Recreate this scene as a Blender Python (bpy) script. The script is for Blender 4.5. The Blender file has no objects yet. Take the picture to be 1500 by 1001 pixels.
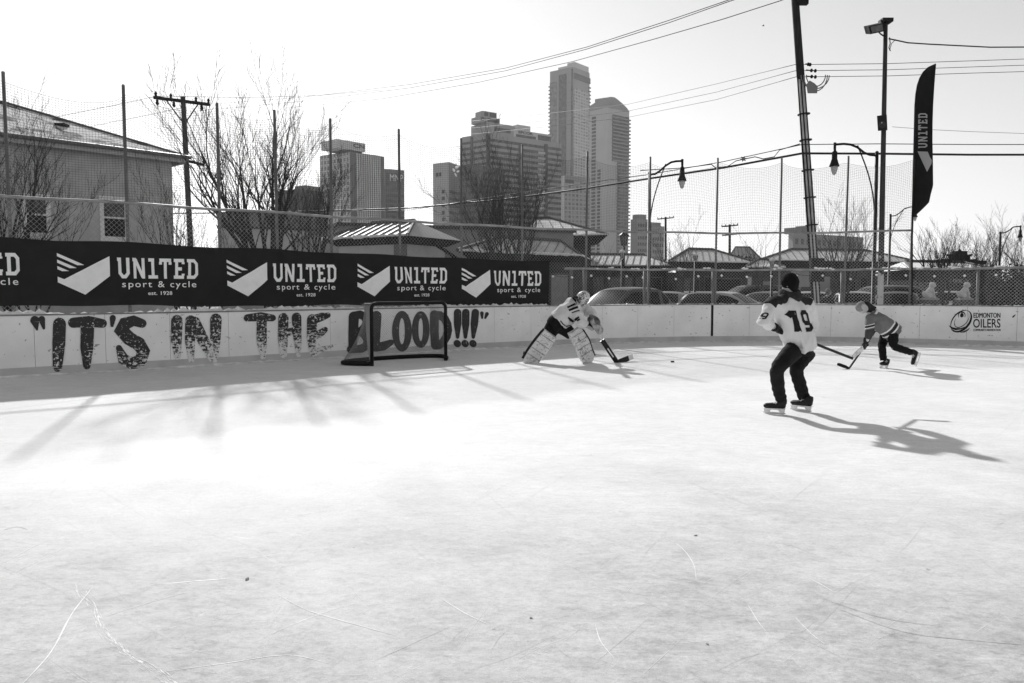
import bpy, bmesh, math, random
import numpy as np
from mathutils import Vector, Matrix
from mathutils.bvhtree import BVHTree

SC = bpy.context.scene
COL = SC.collection
R = math.radians

# ------------------------------------------------------------------ camera
CAMZ, FPX, PITCH = 1.53, 1167.0, math.atan(77.5 / 1167.0)
cd = bpy.data.cameras.new('camera')
cd.sensor_width = 36.0
cd.lens = FPX / 1500 * 36
cd.clip_start, cd.clip_end = 0.1, 9000
cam = bpy.data.objects.new('camera', cd)
COL.objects.link(cam)
cam.location = (0, 0, CAMZ)
cam.rotation_euler = (math.pi / 2 - PITCH, 0, 0)
SC.camera = cam

# ------------------------------------------------------------------ daylight (winter sun, ahead and to the left)
SUN_EL, SUN_AZ = R(31), R(19.2)
SUNV = Vector((-math.sin(SUN_AZ) * math.cos(SUN_EL), math.cos(SUN_AZ) * math.cos(SUN_EL), math.sin(SUN_EL)))
W = bpy.data.worlds.new('World')
SC.world = W
W.use_nodes = True
nt = W.node_tree
sky = nt.nodes.new('ShaderNodeTexSky')
sky.sky_type = 'NISHITA'
sky.sun_disc = False
sky.sun_elevation = SUN_EL
sky.sun_rotation = -SUN_AZ
sky.air_density = 1.0
sky.dust_density = 0.35
sky.ozone_density = 1.0
# black and white film: one grey from the three channels
bw = nt.nodes.new('ShaderNodeVectorMath'); bw.operation = 'DOT_PRODUCT'
bw.inputs[1].default_value = (0.30, 0.20, 0.50)
nt.links.new(sky.outputs[0], bw.inputs[0])
bg = nt.nodes['Background']
nt.links.new(bw.outputs['Value'], bg.inputs['Color'])
bg.inputs['Strength'].default_value = 0.105
sd = bpy.data.lights.new('sun', 'SUN')
sd.energy = 3.5
sd.angle = R(1.5)
sun = bpy.data.objects.new('sun', sd)
COL.objects.link(sun)
sun.rotation_euler = (-SUNV).to_track_quat('-Z', 'Y').to_euler()
sun.location = (-30, 60, 60)
SC.view_settings.view_transform = 'Standard'
SC.view_settings.look = 'None'
SC.view_settings.exposure = 0.45
SC.view_settings.gamma = 1.0
SC.cycles.max_bounces = 6
SC.cycles.diffuse_bounces = 3
SC.cycles.glossy_bounces = 3

# ------------------------------------------------------------------ measuring helpers
CP, SP = math.cos(PITCH), math.sin(PITCH)
def P(px, py, Y):
    """point at distance Y ahead of the camera that the measured sight line passes through"""
    a = (px - 750) / FPX; b = (500.5 - py) / FPX
    ry = CP + b * SP; rz = -SP + b * CP
    t = Y / ry
    return Vector((a * t, Y, CAMZ + rz * t))
def G(px, py):
    a = (px - 750) / FPX; b = (500.5 - py) / FPX
    ry = CP + b * SP; rz = -SP + b * CP
    t = -CAMZ / rz
    return Vector((a * t, ry * t, 0))
def XY(px, Y, z=1.5):
    d = Y * CP + (CAMZ - z) * SP
    return (px - 750) / FPX * d

# ------------------------------------------------------------------ materials (black and white photograph: every colour is a grey)
MATS = {}
def gm(name, v, rough=0.7, var=0.0, scale=4.0, bump=0.0, bscale=40.0, metal=0.0, spec=0.15, stretch=None):
    if name in MATS: return MATS[name]
    m = bpy.data.materials.new(name); m.use_nodes = True
    n = m.node_tree.nodes; l = m.node_tree.links
    b = n['Principled BSDF']
    b.inputs['Base Color'].default_value = (v, v, v, 1)
    b.inputs['Roughness'].default_value = rough
    b.inputs['Metallic'].default_value = metal
    b.inputs['Specular IOR Level'].default_value = spec
    tc = n.new('ShaderNodeTexCoord'); src = tc.outputs['Object']
    if stretch:
        mp = n.new('ShaderNodeMapping'); mp.inputs['Scale'].default_value = stretch
        l.new(src, mp.inputs[0]); src = mp.outputs[0]
    if var > 0:
        t = n.new('ShaderNodeTexNoise'); t.inputs['Scale'].default_value = scale; t.inputs['Detail'].default_value = 6
        l.new(src, t.inputs['Vector'])
        r = n.new('ShaderNodeMapRange')
        r.inputs['From Min'].default_value = 0.3; r.inputs['From Max'].default_value = 0.7
        r.inputs['To Min'].default_value = max(v * (1 - var), 0); r.inputs['To Max'].default_value = min(v * (1 + var), 1)
        l.new(t.outputs['Fac'], r.inputs['Value'])
        cb = n.new('ShaderNodeCombineColor')
        for i in range(3): l.new(r.outputs[0], cb.inputs[i])
        l.new(cb.outputs[0], b.inputs['Base Color'])
    if bump > 0:
        t2 = n.new('ShaderNodeTexNoise'); t2.inputs['Scale'].default_value = bscale; t2.inputs['Detail'].default_value = 5
        l.new(src, t2.inputs['Vector'])
        bp = n.new('ShaderNodeBump'); bp.inputs['Strength'].default_value = bump; bp.inputs['Distance'].default_value = 0.02
        l.new(t2.outputs['Fac'], bp.inputs['Height']); l.new(bp.outputs[0], b.inputs['Normal'])
    MATS[name] = m
    return m

def glass(name, v=0.03, rough=0.08):
    return gm(name, v, rough, 0.4, 0.6, spec=0.6)

def band_mat(name, axis, bands, base, rough=0.85, var=0.08):
    """cloth with woven-in stripes: bands = [(position, value)] along an axis of the thing's own space"""
    m = gm(name, base, rough, var, 14, 0.25, 60)
    n = m.node_tree.nodes; l = m.node_tree.links; b = n['Principled BSDF']
    tc = n.new('ShaderNodeTexCoord')
    vm = n.new('ShaderNodeVectorMath'); vm.operation = 'DOT_PRODUCT'
    vm.inputs[1].default_value = axis
    l.new(tc.outputs['Object'], vm.inputs[0])
    lo = bands[0][0] - 0.5; hi = bands[-1][0] + 0.5
    mr = n.new('ShaderNodeMapRange')
    mr.inputs['From Min'].default_value = lo; mr.inputs['From Max'].default_value = hi
    l.new(vm.outputs['Value'], mr.inputs['Value'])
    cr = n.new('ShaderNodeValToRGB'); cr.color_ramp.interpolation = 'CONSTANT'
    e = cr.color_ramp.elements
    e[0].position = 0; e[0].color = (base, base, base, 1)
    e[1].position = (bands[0][0] - lo) / (hi - lo); e[1].color = (bands[0][1],) * 3 + (1,)
    for p, v in bands[1:]:
        k = e.new((p - lo) / (hi - lo)); k.color = (v, v, v, 1)
    l.new(mr.outputs[0], cr.inputs[0]); l.new(cr.outputs[0], b.inputs['Base Color'])
    return m

def grid_mat(name, wall, win, sx, sz, fx, fz, rough=0.6, axis='x', jitter=0.35):
    """facade with a regular grid of openings (u = along x or y of the building, v = height)"""
    if name in MATS: return MATS[name]
    m = bpy.data.materials.new(name); m.use_nodes = True
    n = m.node_tree.nodes; l = m.node_tree.links; b = n['Principled BSDF']
    b.inputs['Roughness'].default_value = rough
    tc = n.new('ShaderNodeTexCoord'); sp = n.new('ShaderNodeSeparateXYZ')
    l.new(tc.outputs['Object'], sp.inputs[0])
    def mth(op, a, c=None):
        k = n.new('ShaderNodeMath'); k.operation = op
        for i, q in enumerate((a, c)):
            if q is None: continue
            if isinstance(q, (int, float)): k.inputs[i].default_value = q
            else: l.new(q, k.inputs[i])
        return k.outputs[0]
    def cell(o, s, f):
        q = mth('DIVIDE', o, s)
        fr = mth('FRACT', q)
        return mth('LESS_THAN', fr, f), mth('FLOOR', q)
    a1, i1 = cell(sp.outputs['X' if axis == 'x' else 'Y'], sx, fx)
    a2, i2 = cell(sp.outputs['Z'], sz, fz)
    mk = mth('MULTIPLY', a1, a2)
    cb = n.new('ShaderNodeCombineXYZ'); l.new(i1, cb.inputs[0]); l.new(i2, cb.inputs[1])
    wn = n.new('ShaderNodeTexWhiteNoise'); wn.noise_dimensions = '3D'; l.new(cb.outputs[0], wn.inputs[0])
    wv = mth('ADD', win * (1 - jitter), mth('MULTIPLY', wn.outputs['Value'], win * 2 * jitter))
    mx = n.new('ShaderNodeMix'); mx.data_type = 'FLOAT'
    l.new(mk, mx.inputs[0]); mx.inputs[2].default_value = wall; l.new(wv, mx.inputs[3])
    cc = n.new('ShaderNodeCombineColor')
    for i in range(3): l.new(mx.outputs[0], cc.inputs[i])
    l.new(cc.outputs[0], b.inputs['Base Color'])
    MATS[name] = m
    return m

# ------------------------------------------------------------------ mesh building
def frame(t):
    t = t.normalized()
    up = Vector((0, 0, 1)) if abs(t.z) < 0.95 else Vector((1, 0, 0))
    a = t.cross(up).normalized(); b = a.cross(t).normalized()
    return a, b

class MB:
    def __init__(s): s.v = []; s.f = []
    def poly(s, pts):
        i = len(s.v); s.v += [tuple(p) for p in pts]; s.f.append(tuple(range(i, i + len(pts))))
    def hull8(s, b, t):
        i = len(s.v); n = len(b)
        s.v += [tuple(p) for p in b] + [tuple(p) for p in t]
        s.f.append(tuple(i + k for k in reversed(range(n)))); s.f.append(tuple(i + n + k for k in range(n)))
        for k in range(n):
            q = (k + 1) % n; s.f.append((i + k, i + q, i + n + q, i + n + k))
    def box(s, c, sz, rz=0.0, M=None):
        c = Vector(c); hx, hy, hz = sz[0] / 2, sz[1] / 2, sz[2] / 2
        M = M or Matrix.Rotation(rz, 3, 'Z')
        q = [(-hx, -hy), (hx, -hy), (hx, hy), (-hx, hy)]
        s.hull8([c + M @ Vector((x, y, -hz)) for x, y in q], [c + M @ Vector((x, y, hz)) for x, y in q])
    def prism(s, pts2, z0, z1):
        s.hull8([(x, y, z0) for x, y in pts2], [(x, y, z1) for x, y in pts2])
    def ring(s, c, a, b, n, ph=0.0):
        i = len(s.v)
        for k in range(n):
            th = 2 * math.pi * k / n + ph
            s.v.append(tuple(c + a * math.cos(th) + b * math.sin(th)))
        return i
    def loft(s, rings, n=16, caps=True):
        """rings: (centre, axis a, axis b)"""
        ids = [s.ring(Vector(c), Vector(a), Vector(b), n) for c, a, b in rings]
        for p, q in zip(ids, ids[1:]):
            for k in range(n):
                j = (k + 1) % n; s.f.append((p + k, p + j, q + j, q + k))
        if caps:
            s.f.append(tuple(ids[0] + k for k in reversed(range(n)))); s.f.append(tuple(ids[-1] + k for k in range(n)))
    def tube(s, pts, r, n=6, caps=True):
        pts = [Vector(p) for p in pts]; m = len(pts)
        if not hasattr(r, '__len__'): r = [r] * m
        rings = []
        pa = None
        for i, p in enumerate(pts):
            t = (pts[min(i + 1, m - 1)] - pts[max(i - 1, 0)])
            if t.length < 1e-9: t = Vector((0, 0, 1))
            if pa is None: a, b = frame(t)
            else:
                t.normalize(); a = pa - t * pa.dot(t)
                if a.length < 1e-6: a, b = frame(t)
                else: a.normalize(); b = a.cross(t).normalized()
            pa = a
            rings.append((p, a * r[i], b * r[i]))
        s.loft(rings, n, caps)
    def ell(s, c, ax, nu=14, nv=10):
        """ellipsoid, ax = three half-axis vectors"""
        c = Vector(c); X, Y, Z = [Vector(a) for a in ax]
        rings = []
        for j in range(nv + 1):
            ph = -math.pi / 2 + math.pi * (j + 0.001 if j == 0 else (j - 0.001 if j == nv else j)) / nv
            rings.append((c + Z * math.sin(ph), X * math.cos(ph), Y * math.cos(ph)))
        s.loft(rings, nu)
    def ball(s, c, r, nu=10, nv=6):
        s.ell(c, ((r, 0, 0), (0, r, 0), (0, 0, r)), nu, nv)
    def lathe(s, prof, c, n=16, axis=None):
        c = Vector(c); M = Matrix.Identity(3) if axis is None else Vector((0, 0, 1)).rotation_difference(Vector(axis)).to_matrix()
        s.loft([(c + M @ Vector((0, 0, z)), M @ Vector((max(r, 1e-4), 0, 0)), M @ Vector((0, max(r, 1e-4), 0))) for r, z in prof], n)
    def build(s, name, mat, parent=None, smooth=False, base=None):
        """links ONE mesh object; vertices are given in world space (base = the thing's base point)"""
        me = bpy.data.meshes.new(name)
        vs = s.v
        if parent is not None: base = parent_base(parent)
        if base is not None:
            bx, by, bz = base; vs = [(x - bx, y - by, z - bz) for x, y, z in vs]
        me.from_pydata(vs, [], s.f)
        me.materials.append(mat)
        if smooth: me.polygons.foreach_set('use_smooth', [True] * len(me.polygons))
        me.update()
        o = bpy.data.objects.new(name, me); COL.objects.link(o)
        if parent is not None:
            o.parent = parent
            o['_b'] = list(base)
            if parent.type == 'MESH' and parent.parent is None: pass
        elif base is not None:
            o.location = base
            o['_b'] = list(base)
        else: o['_b'] = [0, 0, 0]
        return o
def parent_base(p): return tuple(p['_b'])
def thing(name, label, cat, loc=(0, 0, 0), group=None):
    o = bpy.data.objects.new(name, None); COL.objects.link(o)
    o.empty_display_size = 0.2
    o.location = loc; o['_b'] = list(loc)
    o['label'] = label; o['category'] = cat
    if group: o['group'] = group
    return o
def tag(o, label, cat, group=None, kind=None):
    if label: o['label'] = label
    if cat: o['category'] = cat
    if group: o['group'] = group
    if kind: o['kind'] = kind
    return o
def struct(o): o['kind'] = 'structure'; return o
def dup(root, loc, rotz=0.0, label=None):
    r = root.copy(); COL.objects.link(r); r.location = loc; r.rotation_euler = (0, 0, rotz)
    if label: r['label'] = label
    for ch in list(root.children):
        c = ch.copy(); COL.objects.link(c); c.parent = r
        for g in list(ch.children):
            d = g.copy(); COL.objects.link(d); d.parent = c
    return r

def remeshed(mb, name, mat, parent, voxel=0.014, smooth=3):
    """weld overlapping volumes into one continuous skin"""
    o = mb.build(name, mat, parent, smooth=True)
    md = o.modifiers.new('weld', 'REMESH'); md.mode = 'VOXEL'; md.voxel_size = voxel; md.use_smooth_shade = True
    if smooth:
        sm = o.modifiers.new('soft', 'SMOOTH'); sm.factor = 0.5; sm.iterations = smooth
    bpy.context.view_layer.update()
    dg = bpy.context.evaluated_depsgraph_get()
    me = bpy.data.meshes.new_from_object(o.evaluated_get(dg))
    o.modifiers.clear()
    old = o.data; o.data = me; bpy.data.meshes.remove(old)
    me.name = name
    if not me.materials: me.materials.append(mat)
    me.polygons.foreach_set('use_smooth', [True] * len(me.polygons))
    return o

# ------------------------------------------------------------------ flat artwork (lettering and marks) that is then laid on a surface
def stroke(pts, w):
    """a mitred band of width w (number or list) along 2-D points -> list of quads"""
    pts = [Vector((p[0], p[1])) for p in pts]; m = len(pts)
    if not hasattr(w, '__len__'): w = [w] * m
    L, Rr = [], []
    for i, p in enumerate(pts):
        d0 = (p - pts[i - 1]).normalized() if i else None
        d1 = (pts[i + 1] - p).normalized() if i < m - 1 else None
        if d0 is None: d0 = d1
        if d1 is None: d1 = d0
        n0 = Vector((-d0.y, d0.x)); n1 = Vector((-d1.y, d1.x))
        nn = (n0 + n1)
        if nn.length < 1e-6: nn = n0
        nn.normalize(); k = 1 / max(nn.dot(n0), 0.45)
        L.append(p + nn * (w[i] / 2 * k)); Rr.append(p - nn * (w[i] / 2 * k))
    return [L + Rr[::-1]]
def round_stroke(pts, w, n=7):
    """brush stroke with rounded ends"""
    pts = [Vector((p[0], p[1])) for p in pts]; m = len(pts)
    if not hasattr(w, '__len__'): w = [w] * m
    body = stroke(pts, w)[0]
    L, Rr = body[:m], body[m:][::-1]
    def cap(c, a, b):
        out = []
        va = a - c; ang0 = math.atan2(va.y, va.x); vb = b - c; ang1 = math.atan2(vb.y, vb.x)
        d = (ang0 - ang1) % (2 * math.pi)
        for k in range(1, n):
            t = ang0 - d * k / n
            out.append(c + Vector((math.cos(t), math.sin(t))) * va.length)
        return out
    e = cap(pts[-1], L[-1], Rr[-1])
    s = cap(pts[0], Rr[0], L[0])
    return [L + e + Rr[::-1] + s]
def arc(cx, cy, rx, ry, a0, a1, n=16, tilt=0.0):
    out = []
    for k in range(n + 1):
        t = R(a0 + (a1 - a0) * k / n); x = rx * math.cos(t); y = ry * math.sin(t)
        c, s = math.cos(R(tilt)), math.sin(R(tilt))
        out.append((cx + x * c - y * s, cy + x * s + y * c))
    return out
_fc = {}
def font_polys(body, size=1.0, bold=0.0, sx=1.0, spacing=1.0):
    """outline lettering in Blender's own built-in letters -> (list of polygons, width)"""
    cu = bpy.data.curves.new('t', 'FONT'); cu.body = body; cu.size = size; cu.offset = bold
    cu.space_character = spacing; cu.fill_mode = 'FRONT'; cu.resolution_u = 4
    o = bpy.data.objects.new('t', cu); COL.objects.link(o)
    bpy.context.view_layer.update()
    me = bpy.data.meshes.new_from_object(o.evaluated_get(bpy.context.evaluated_depsgraph_get()))
    polys = [[(me.vertices[i].co.x * sx, me.vertices[i].co.y) for i in p.vertices] for p in me.polygons]
    bpy.data.objects.remove(o); bpy.data.curves.remove(cu); bpy.data.meshes.remove(me)
    xs = [x for p in polys for x, y in p]; ys = [y for p in polys for x, y in p]
    x0 = min(xs)
    polys = [[(x - x0, y) for x, y in p] for p in polys]
    return polys, max(xs) - x0, min(ys), max(ys)

T = 0.165
BLOCK = {
 'U': (0.66, [[(.13,1),(.13,.26),(.27,.085),(.42,.085),(.56,.26),(.56,1)], [(0,.92),(.05,.92)]]),
 'N': (0.70, [[(.13,0),(.13,1)], [(.17,.93),(.56,.07)], [(.60,0),(.60,1)], [(0,.92),(.05,.92)]]),
 '1': (0.52, [[(.29,.165),(.29,1)], [(.05,.92),(.21,.92)], [(.02,.083),(.56,.083)]]),
 'T': (0.66, [[(0,.918),(.66,.918)], [(.33,0),(.33,.836)], [(.06,.836),(.06,.70)], [(.60,.836),(.60,.70)]]),
 'E': (0.60, [[(.16,0),(.16,1)], [(0,.918),(.078,.918)], [(.242,.918),(.58,.918)], [(.242,.5),(.46,.5)], [(0,.083),(.078,.083)], [(.242,.083),(.58,.083)], [(.53,.836),(.53,.74)], [(.53,.165),(.53,.26)]]),
 'D': (0.66, [[(0,.918),(.42,.918),(.56,.76),(.56,.24),(.42,.083),(0,.083)], [(.15,.166),(.15,.836)]]),
}
def block_word(word, h, gap=0.16, w=None):
    """slab lettering -> polygons; w scales the word to a width"""
    x = 0; out = []
    for ch in word:
        a, st = BLOCK[ch]
        for s in st:
            for p in stroke(s, T): out.append([(x + q[0], q[1]) for q in p])
        x += a + gap
    x -= gap
    k = (w / x) if w else h
    return [[(px * k, py * h) for px, py in p] for p in out], x * k

def lay(polys, fn, cuts=(), vcuts=(), mb=None, off=0.004, step=0.0005):
    """triangulate, cut at the surface's own bends and map each vertex: fn(u, v, offset) -> world point"""
    mb = mb or MB()
    for k, p in enumerate(polys):
        bm = bmesh.new()
        vs = [bm.verts.new((q[0], q[1], 0)) for q in p]
        try: f = bm.faces.new(vs)
        except ValueError:
            bm.free(); continue
        f.normal_update()
        bmesh.ops.triangulate(bm, faces=bm.faces[:])
        us = [q[0] for q in p]; ws = [q[1] for q in p]
        for c in cuts:
            if min(us) < c < max(us):
                bmesh.ops.bisect_plane(bm, geom=bm.verts[:] + bm.edges[:] + bm.faces[:], plane_co=(c, 0, 0), plane_no=(1, 0, 0))
        for c in vcuts:
            if min(ws) < c < max(ws):
                bmesh.ops.bisect_plane(bm, geom=bm.verts[:] + bm.edges[:] + bm.faces[:], plane_co=(0, c, 0), plane_no=(0, 1, 0))
        bm.verts.index_update()
        i = len(mb.v)
        o = off + step * (k % 8)
        for v in bm.verts: mb.v.append(tuple(fn(v.co.x, v.co.y, o)))
        for f in bm.faces: mb.f.append(tuple(i + v.index for v in f.verts))
        bm.free()
    return mb
# ------------------------------------------------------------------ rink outline
class Path:
    def __init__(s, pts):
        P0 = np.array(pts, float)
        d = np.r_[0, np.cumsum(np.hypot(*np.diff(P0, axis=0).T))]
        n = int(d[-1] / 0.05)
        s.S = np.linspace(0, d[-1], n + 1)
        s.x = np.interp(s.S, d, P0[:, 0]); s.y = np.interp(s.S, d, P0[:, 1])
        tx = np.gradient(s.x, s.S); ty = np.gradient(s.y, s.S)
        L = np.hypot(tx, ty); s.tx, s.ty = tx / L, ty / L
    def at(s, q): return np.interp(q, s.S, s.x), np.interp(q, s.S, s.y)
    def tan(s, q):
        a, b = np.interp(q, s.S, s.tx), np.interp(q, s.S, s.ty); L = math.hypot(a, b); return a / L, b / L
    def nor(s, q):
        a, b = s.tan(q); return b, -a            # towards the rink
    def pt(s, q, z, off=0.0):
        x, y = s.at(q); a, b = s.nor(q)
        return Vector((x + a * off, y + b * off, z))
    def offset(s, o):
        return Path([(x + b * o, y - a * o) for x, y, a, b in zip(s.x[::6], s.y[::6], s.tx[::6], s.ty[::6])])
    def s_px(s, px, z=1.0):
        d = s.y * CP + (CAMZ - z) * SP
        r = np.where(s.y > 3, s.x / np.maximum(d, 0.1), np.nan)
        q = (px - 750) / FPX
        ok = ~np.isnan(r); rr = r[ok]; ss = s.S[ok]
        a = np.argmin(rr); b = np.argmax(rr)
        return float(np.interp(q, rr[a:b + 1], ss[a:b + 1]))
bp_ = [(0, 554), (130, 547.5), (250, 538.5), (480, 525), (656, 515.3), (758, 509.3), (880, 504), (1000, 501), (1100, 500.6), (1200, 501.5), (1300, 503.8), (1400, 506.4), (1500, 509.6)]
cf = np.polyfit([a for a, b in bp_], [b for a, b in bp_], 5)
core = [tuple(G(px, float(np.polyval(cf, px)))[:2]) for px in range(0, 1501, 50)]
c0, c1 = Vector(core[0]), Vector(core[3])
dl = (c0 - c1).normalized()
left = [tuple(c0 + dl * k) for k in (14, 10, 6, 3, 1.2)]
rp = []
q = Vector(core[-1]); t = (Vector(core[-1]) - Vector(core[-3])).normalized(); ang = math.atan2(t.y, t.x)
for k in range(14):
    ang = max(ang - 0.17, -math.pi / 2); q = q + Vector((math.cos(ang), math.sin(ang))) * 1.2
    rp.append(tuple(q))
BP = Path(left + core + rp)
BH = 1.07
FP = BP.offset(-0.34)          # fence line
NP = BP.offset(-0.27)          # banner line, rink side of the fence
def board_xy(px, py, off=0.0):
    """(s, z) on the board face seen along a measured sight line"""
    z = 0.6
    for _ in range(3):
        s = BP.s_px(px, z); y = BP.at(s)[1]; z = P(px, py, y).z
    return s, z

# ------------------------------------------------------------------ ground and ice
SNOW = gm('packed_snow', 0.62, 0.9, 0.2, 0.6, 0.5, 6)
m = MB()
m.poly([(-1600, -200, -0.03), (1600, -200, -0.03), (1600, 1800, -0.03), (-1600, 1800, -0.03)])
lot = struct(m.build('ground', gm('winter_ground', 0.30, 0.9, 0.45, 0.12, 0.4, 3)))

def ice_material():
    m = bpy.data.materials.new('rink_ice'); m.use_nodes = True
    n = m.node_tree.nodes; l = m.node_tree.links; b = n['Principled BSDF']
    tc = n.new('ShaderNodeTexCoord'); O = tc.outputs['Object']
    def noise(scale, stretch, rot=0.0, det=8, rough=0.6, dist=0.0):
        mp = n.new('ShaderNodeMapping'); mp.inputs['Scale'].default_value = stretch; mp.inputs['Rotation'].default_value = (0, 0, rot)
        l.new(O, mp.inputs[0])
        t = n.new('ShaderNodeTexNoise'); t.inputs['Scale'].default_value = scale; t.inputs['Detail'].default_value = det
        t.inputs['Roughness'].default_value = rough; t.inputs['Distortion'].default_value = dist
        l.new(mp.outputs[0], t.inputs['Vector']); return t.outputs['Fac']
    def rng(src, a, c, d, e):
        r = n.new('ShaderNodeMapRange'); r.inputs['From Min'].default_value = a; r.inputs['From Max'].default_value = c
        r.inputs['To Min'].default_value = d; r.inputs['To Max'].default_value = e; l.new(src, r.inputs['Value']); return r.outputs[0]
    def mul(a, c, op='MULTIPLY'):
        k = n.new('ShaderNodeMath'); k.operation = op
        for i, q in enumerate((a, c)):
            if isinstance(q, (int, float)): k.inputs[i].default_value = q
            else: l.new(q, k.inputs[i])
        return k.outputs[0]
    big = rng(noise(0.35, (1, 1, 1), 0.3, 6, 0.6, 0.4), 0.35, 0.65, 0.93, 1.03)
    sm1 = mul(rng(noise(2.2, (0.9, 1.2, 1), 0.5, 14, 0.85, 0.15), 0.38, 0.60, 0.92, 1.04), rng(noise(11, (0.6, 1.1, 1), -0.5, 10, 0.85, 0.1), 0.35, 0.65, 0.88, 1.06))
    grain = mul(rng(noise(60, (0.7, 1, 1), 0, 4, 0.9), 0.3, 0.7, 0.84, 1.10), rng(noise(170, (1, 1, 1), 0, 2, 0.9), 0.3, 0.7, 0.86, 1.10))
    speck = rng(noise(9, (1, 1, 1), 0, 2, 0.5), 0.76, 0.79, 1.0, 0.62)
    grain = mul(grain, speck)
    # scattered skate cuts: thin bright and dark lines in three directions
    tot = mul(mul(big, sm1), grain)
    rc_ = random.Random(7)
    for q in range(9):
        rot = rc_.uniform(-1.5, 1.5); sc = rc_.uniform(0.7, 1.5); amt = (0.10, -0.09, 0.12)[q % 3]; st = (rc_.uniform(.2, .4), rc_.uniform(8, 14), 1)
        f = noise(sc, st, rot, 2, 0.4, 1.2)
        ab = n.new('ShaderNodeMath'); ab.operation = 'ABSOLUTE'; l.new(mul(f, rc_.uniform(.44, .56), 'SUBTRACT'), ab.inputs[0])
        ln = rng(ab.outputs[0], 0.0, 0.006, 1.0, 0.0)
        msk = rng(noise(0.9, (1, 1, 1), rot * 3 + q, 3), 0.50, 0.62, 0.0, 1.0)
        tot = mul(tot, mul(mul(mul(ln, msk), amt), 1.0, 'ADD'))
    sx = n.new('ShaderNodeSeparateXYZ'); l.new(O, sx.inputs[0])
    near_falloff = mul(rng(mul(sx.outputs['Y'], mul(noise(0.5, (1, 1, 1), 0, 6, 0.65, 0.5), 7.0), 'ADD'), 5.0, 10.5, 1.0, 0.0), rng(noise(1.4, (0.9, 1.2, 1), 0.6, 14, 0.85, 0.1), 0.34, 0.60, 0.62, 1.0))  # near ice darkened in its colour to imitate lens falloff, patchy like bare ice
    tot = mul(tot, mul(1.0, mul(near_falloff, 0.44), 'SUBTRACT'))
    grit = mul(near_falloff, rng(noise(16, (0.8, 1.2, 1), 0.5, 14, 0.80), 0.47, 0.60, 0.0, 0.34))
    rough_ = mul(near_falloff, rng(noise(3.2, (0.7, 1.3, 1), 0.9, 14, 0.80, 0.2), 0.47, 0.57, 0.0, 0.20))
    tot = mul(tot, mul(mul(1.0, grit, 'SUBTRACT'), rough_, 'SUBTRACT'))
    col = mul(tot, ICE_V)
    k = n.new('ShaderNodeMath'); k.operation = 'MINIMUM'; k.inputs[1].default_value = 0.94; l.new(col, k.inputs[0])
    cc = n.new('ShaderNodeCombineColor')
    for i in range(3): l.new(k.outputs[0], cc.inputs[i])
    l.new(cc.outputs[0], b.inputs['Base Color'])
    l.new(rng(sm1, 0.8, 1.05, 0.6, 0.8), b.inputs['Roughness'])
    b.inputs['Specular IOR Level'].default_value = 0.12
    bp = n.new('ShaderNodeBump'); bp.inputs['Strength'].default_value = 0.30; bp.inputs['Distance'].default_value = 0.006
    hh = mul(noise(26, (1.6, .8, 1), 0.4, 5, 0.8), noise(5, (1.5, .7, 1), -0.4, 6, 0.75), 'ADD')
    l.new(hh, bp.inputs['Height']); l.new(bp.outputs[0], b.inputs['Normal'])
    return m
ICE_V = 0.90
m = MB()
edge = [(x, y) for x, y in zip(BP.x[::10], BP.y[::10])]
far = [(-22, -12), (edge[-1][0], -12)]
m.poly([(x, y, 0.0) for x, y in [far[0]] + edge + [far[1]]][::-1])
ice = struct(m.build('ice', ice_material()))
tri = bmesh.new(); tri.from_mesh(ice.data); bmesh.ops.triangulate(tri, faces=tri.faces[:], ngon_method='EAR_CLIP'); tri.to_mesh(ice.data); tri.free()
if ice.data.polygons[0].normal.z < 0: ice.data.flip_normals()
# the skate marks that stand out one by one
WHITECUT = gm('scraped_ice', 0.90, 0.8, 0.1, 30)
DARKCUT = gm('wet_cut', 0.50, 0.4, 0.2, 20)
random.seed(5)
def cut(pp, w, mat=WHITECUT, into=None):
    g = [G(*p)[:2] for p in pp]
    # smooth through the points
    out = []
    for i in range(len(g) - 1):
        for k in range(6):
            t = k / 6; p0 = g[max(i - 1, 0)]; p1 = g[i]; p2 = g[i + 1]; p3 = g[min(i + 2, len(g) - 1)]
            out.append(tuple(0.5 * (2 * p1[j] + (p2[j] - p0[j]) * t + (2 * p0[j] - 5 * p1[j] + 4 * p2[j] - p3[j]) * t * t + (3 * p1[j] - p0[j] - 3 * p2[j] + p3[j]) * t ** 3) for j in (0, 1)))
    out.append(tuple(g[-1]))
    n = len(out)
    ws = [w * .6 * (0.25 + 0.75 * math.sin(math.pi * (i + 0.4) / (n + 0.2))) * random.uniform(0.7, 1.3) for i in range(n)]
    mm = into or MB()
    for q in stroke(out, ws): mm.poly([(x, y, 0.0008 + .0004 * random.random()) for x, y in q][::-1])
    if into: return
    flat(mm.build('skate_mark', mat, ice))
def flat(o):
    b = bmesh.new(); b.from_mesh(o.data); bmesh.ops.triangulate(b, faces=b.faces[:])
    for f in b.faces:
        if f.normal.z < 0: f.normal_flip()
    b.to_mesh(o.data); b.free()
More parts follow.
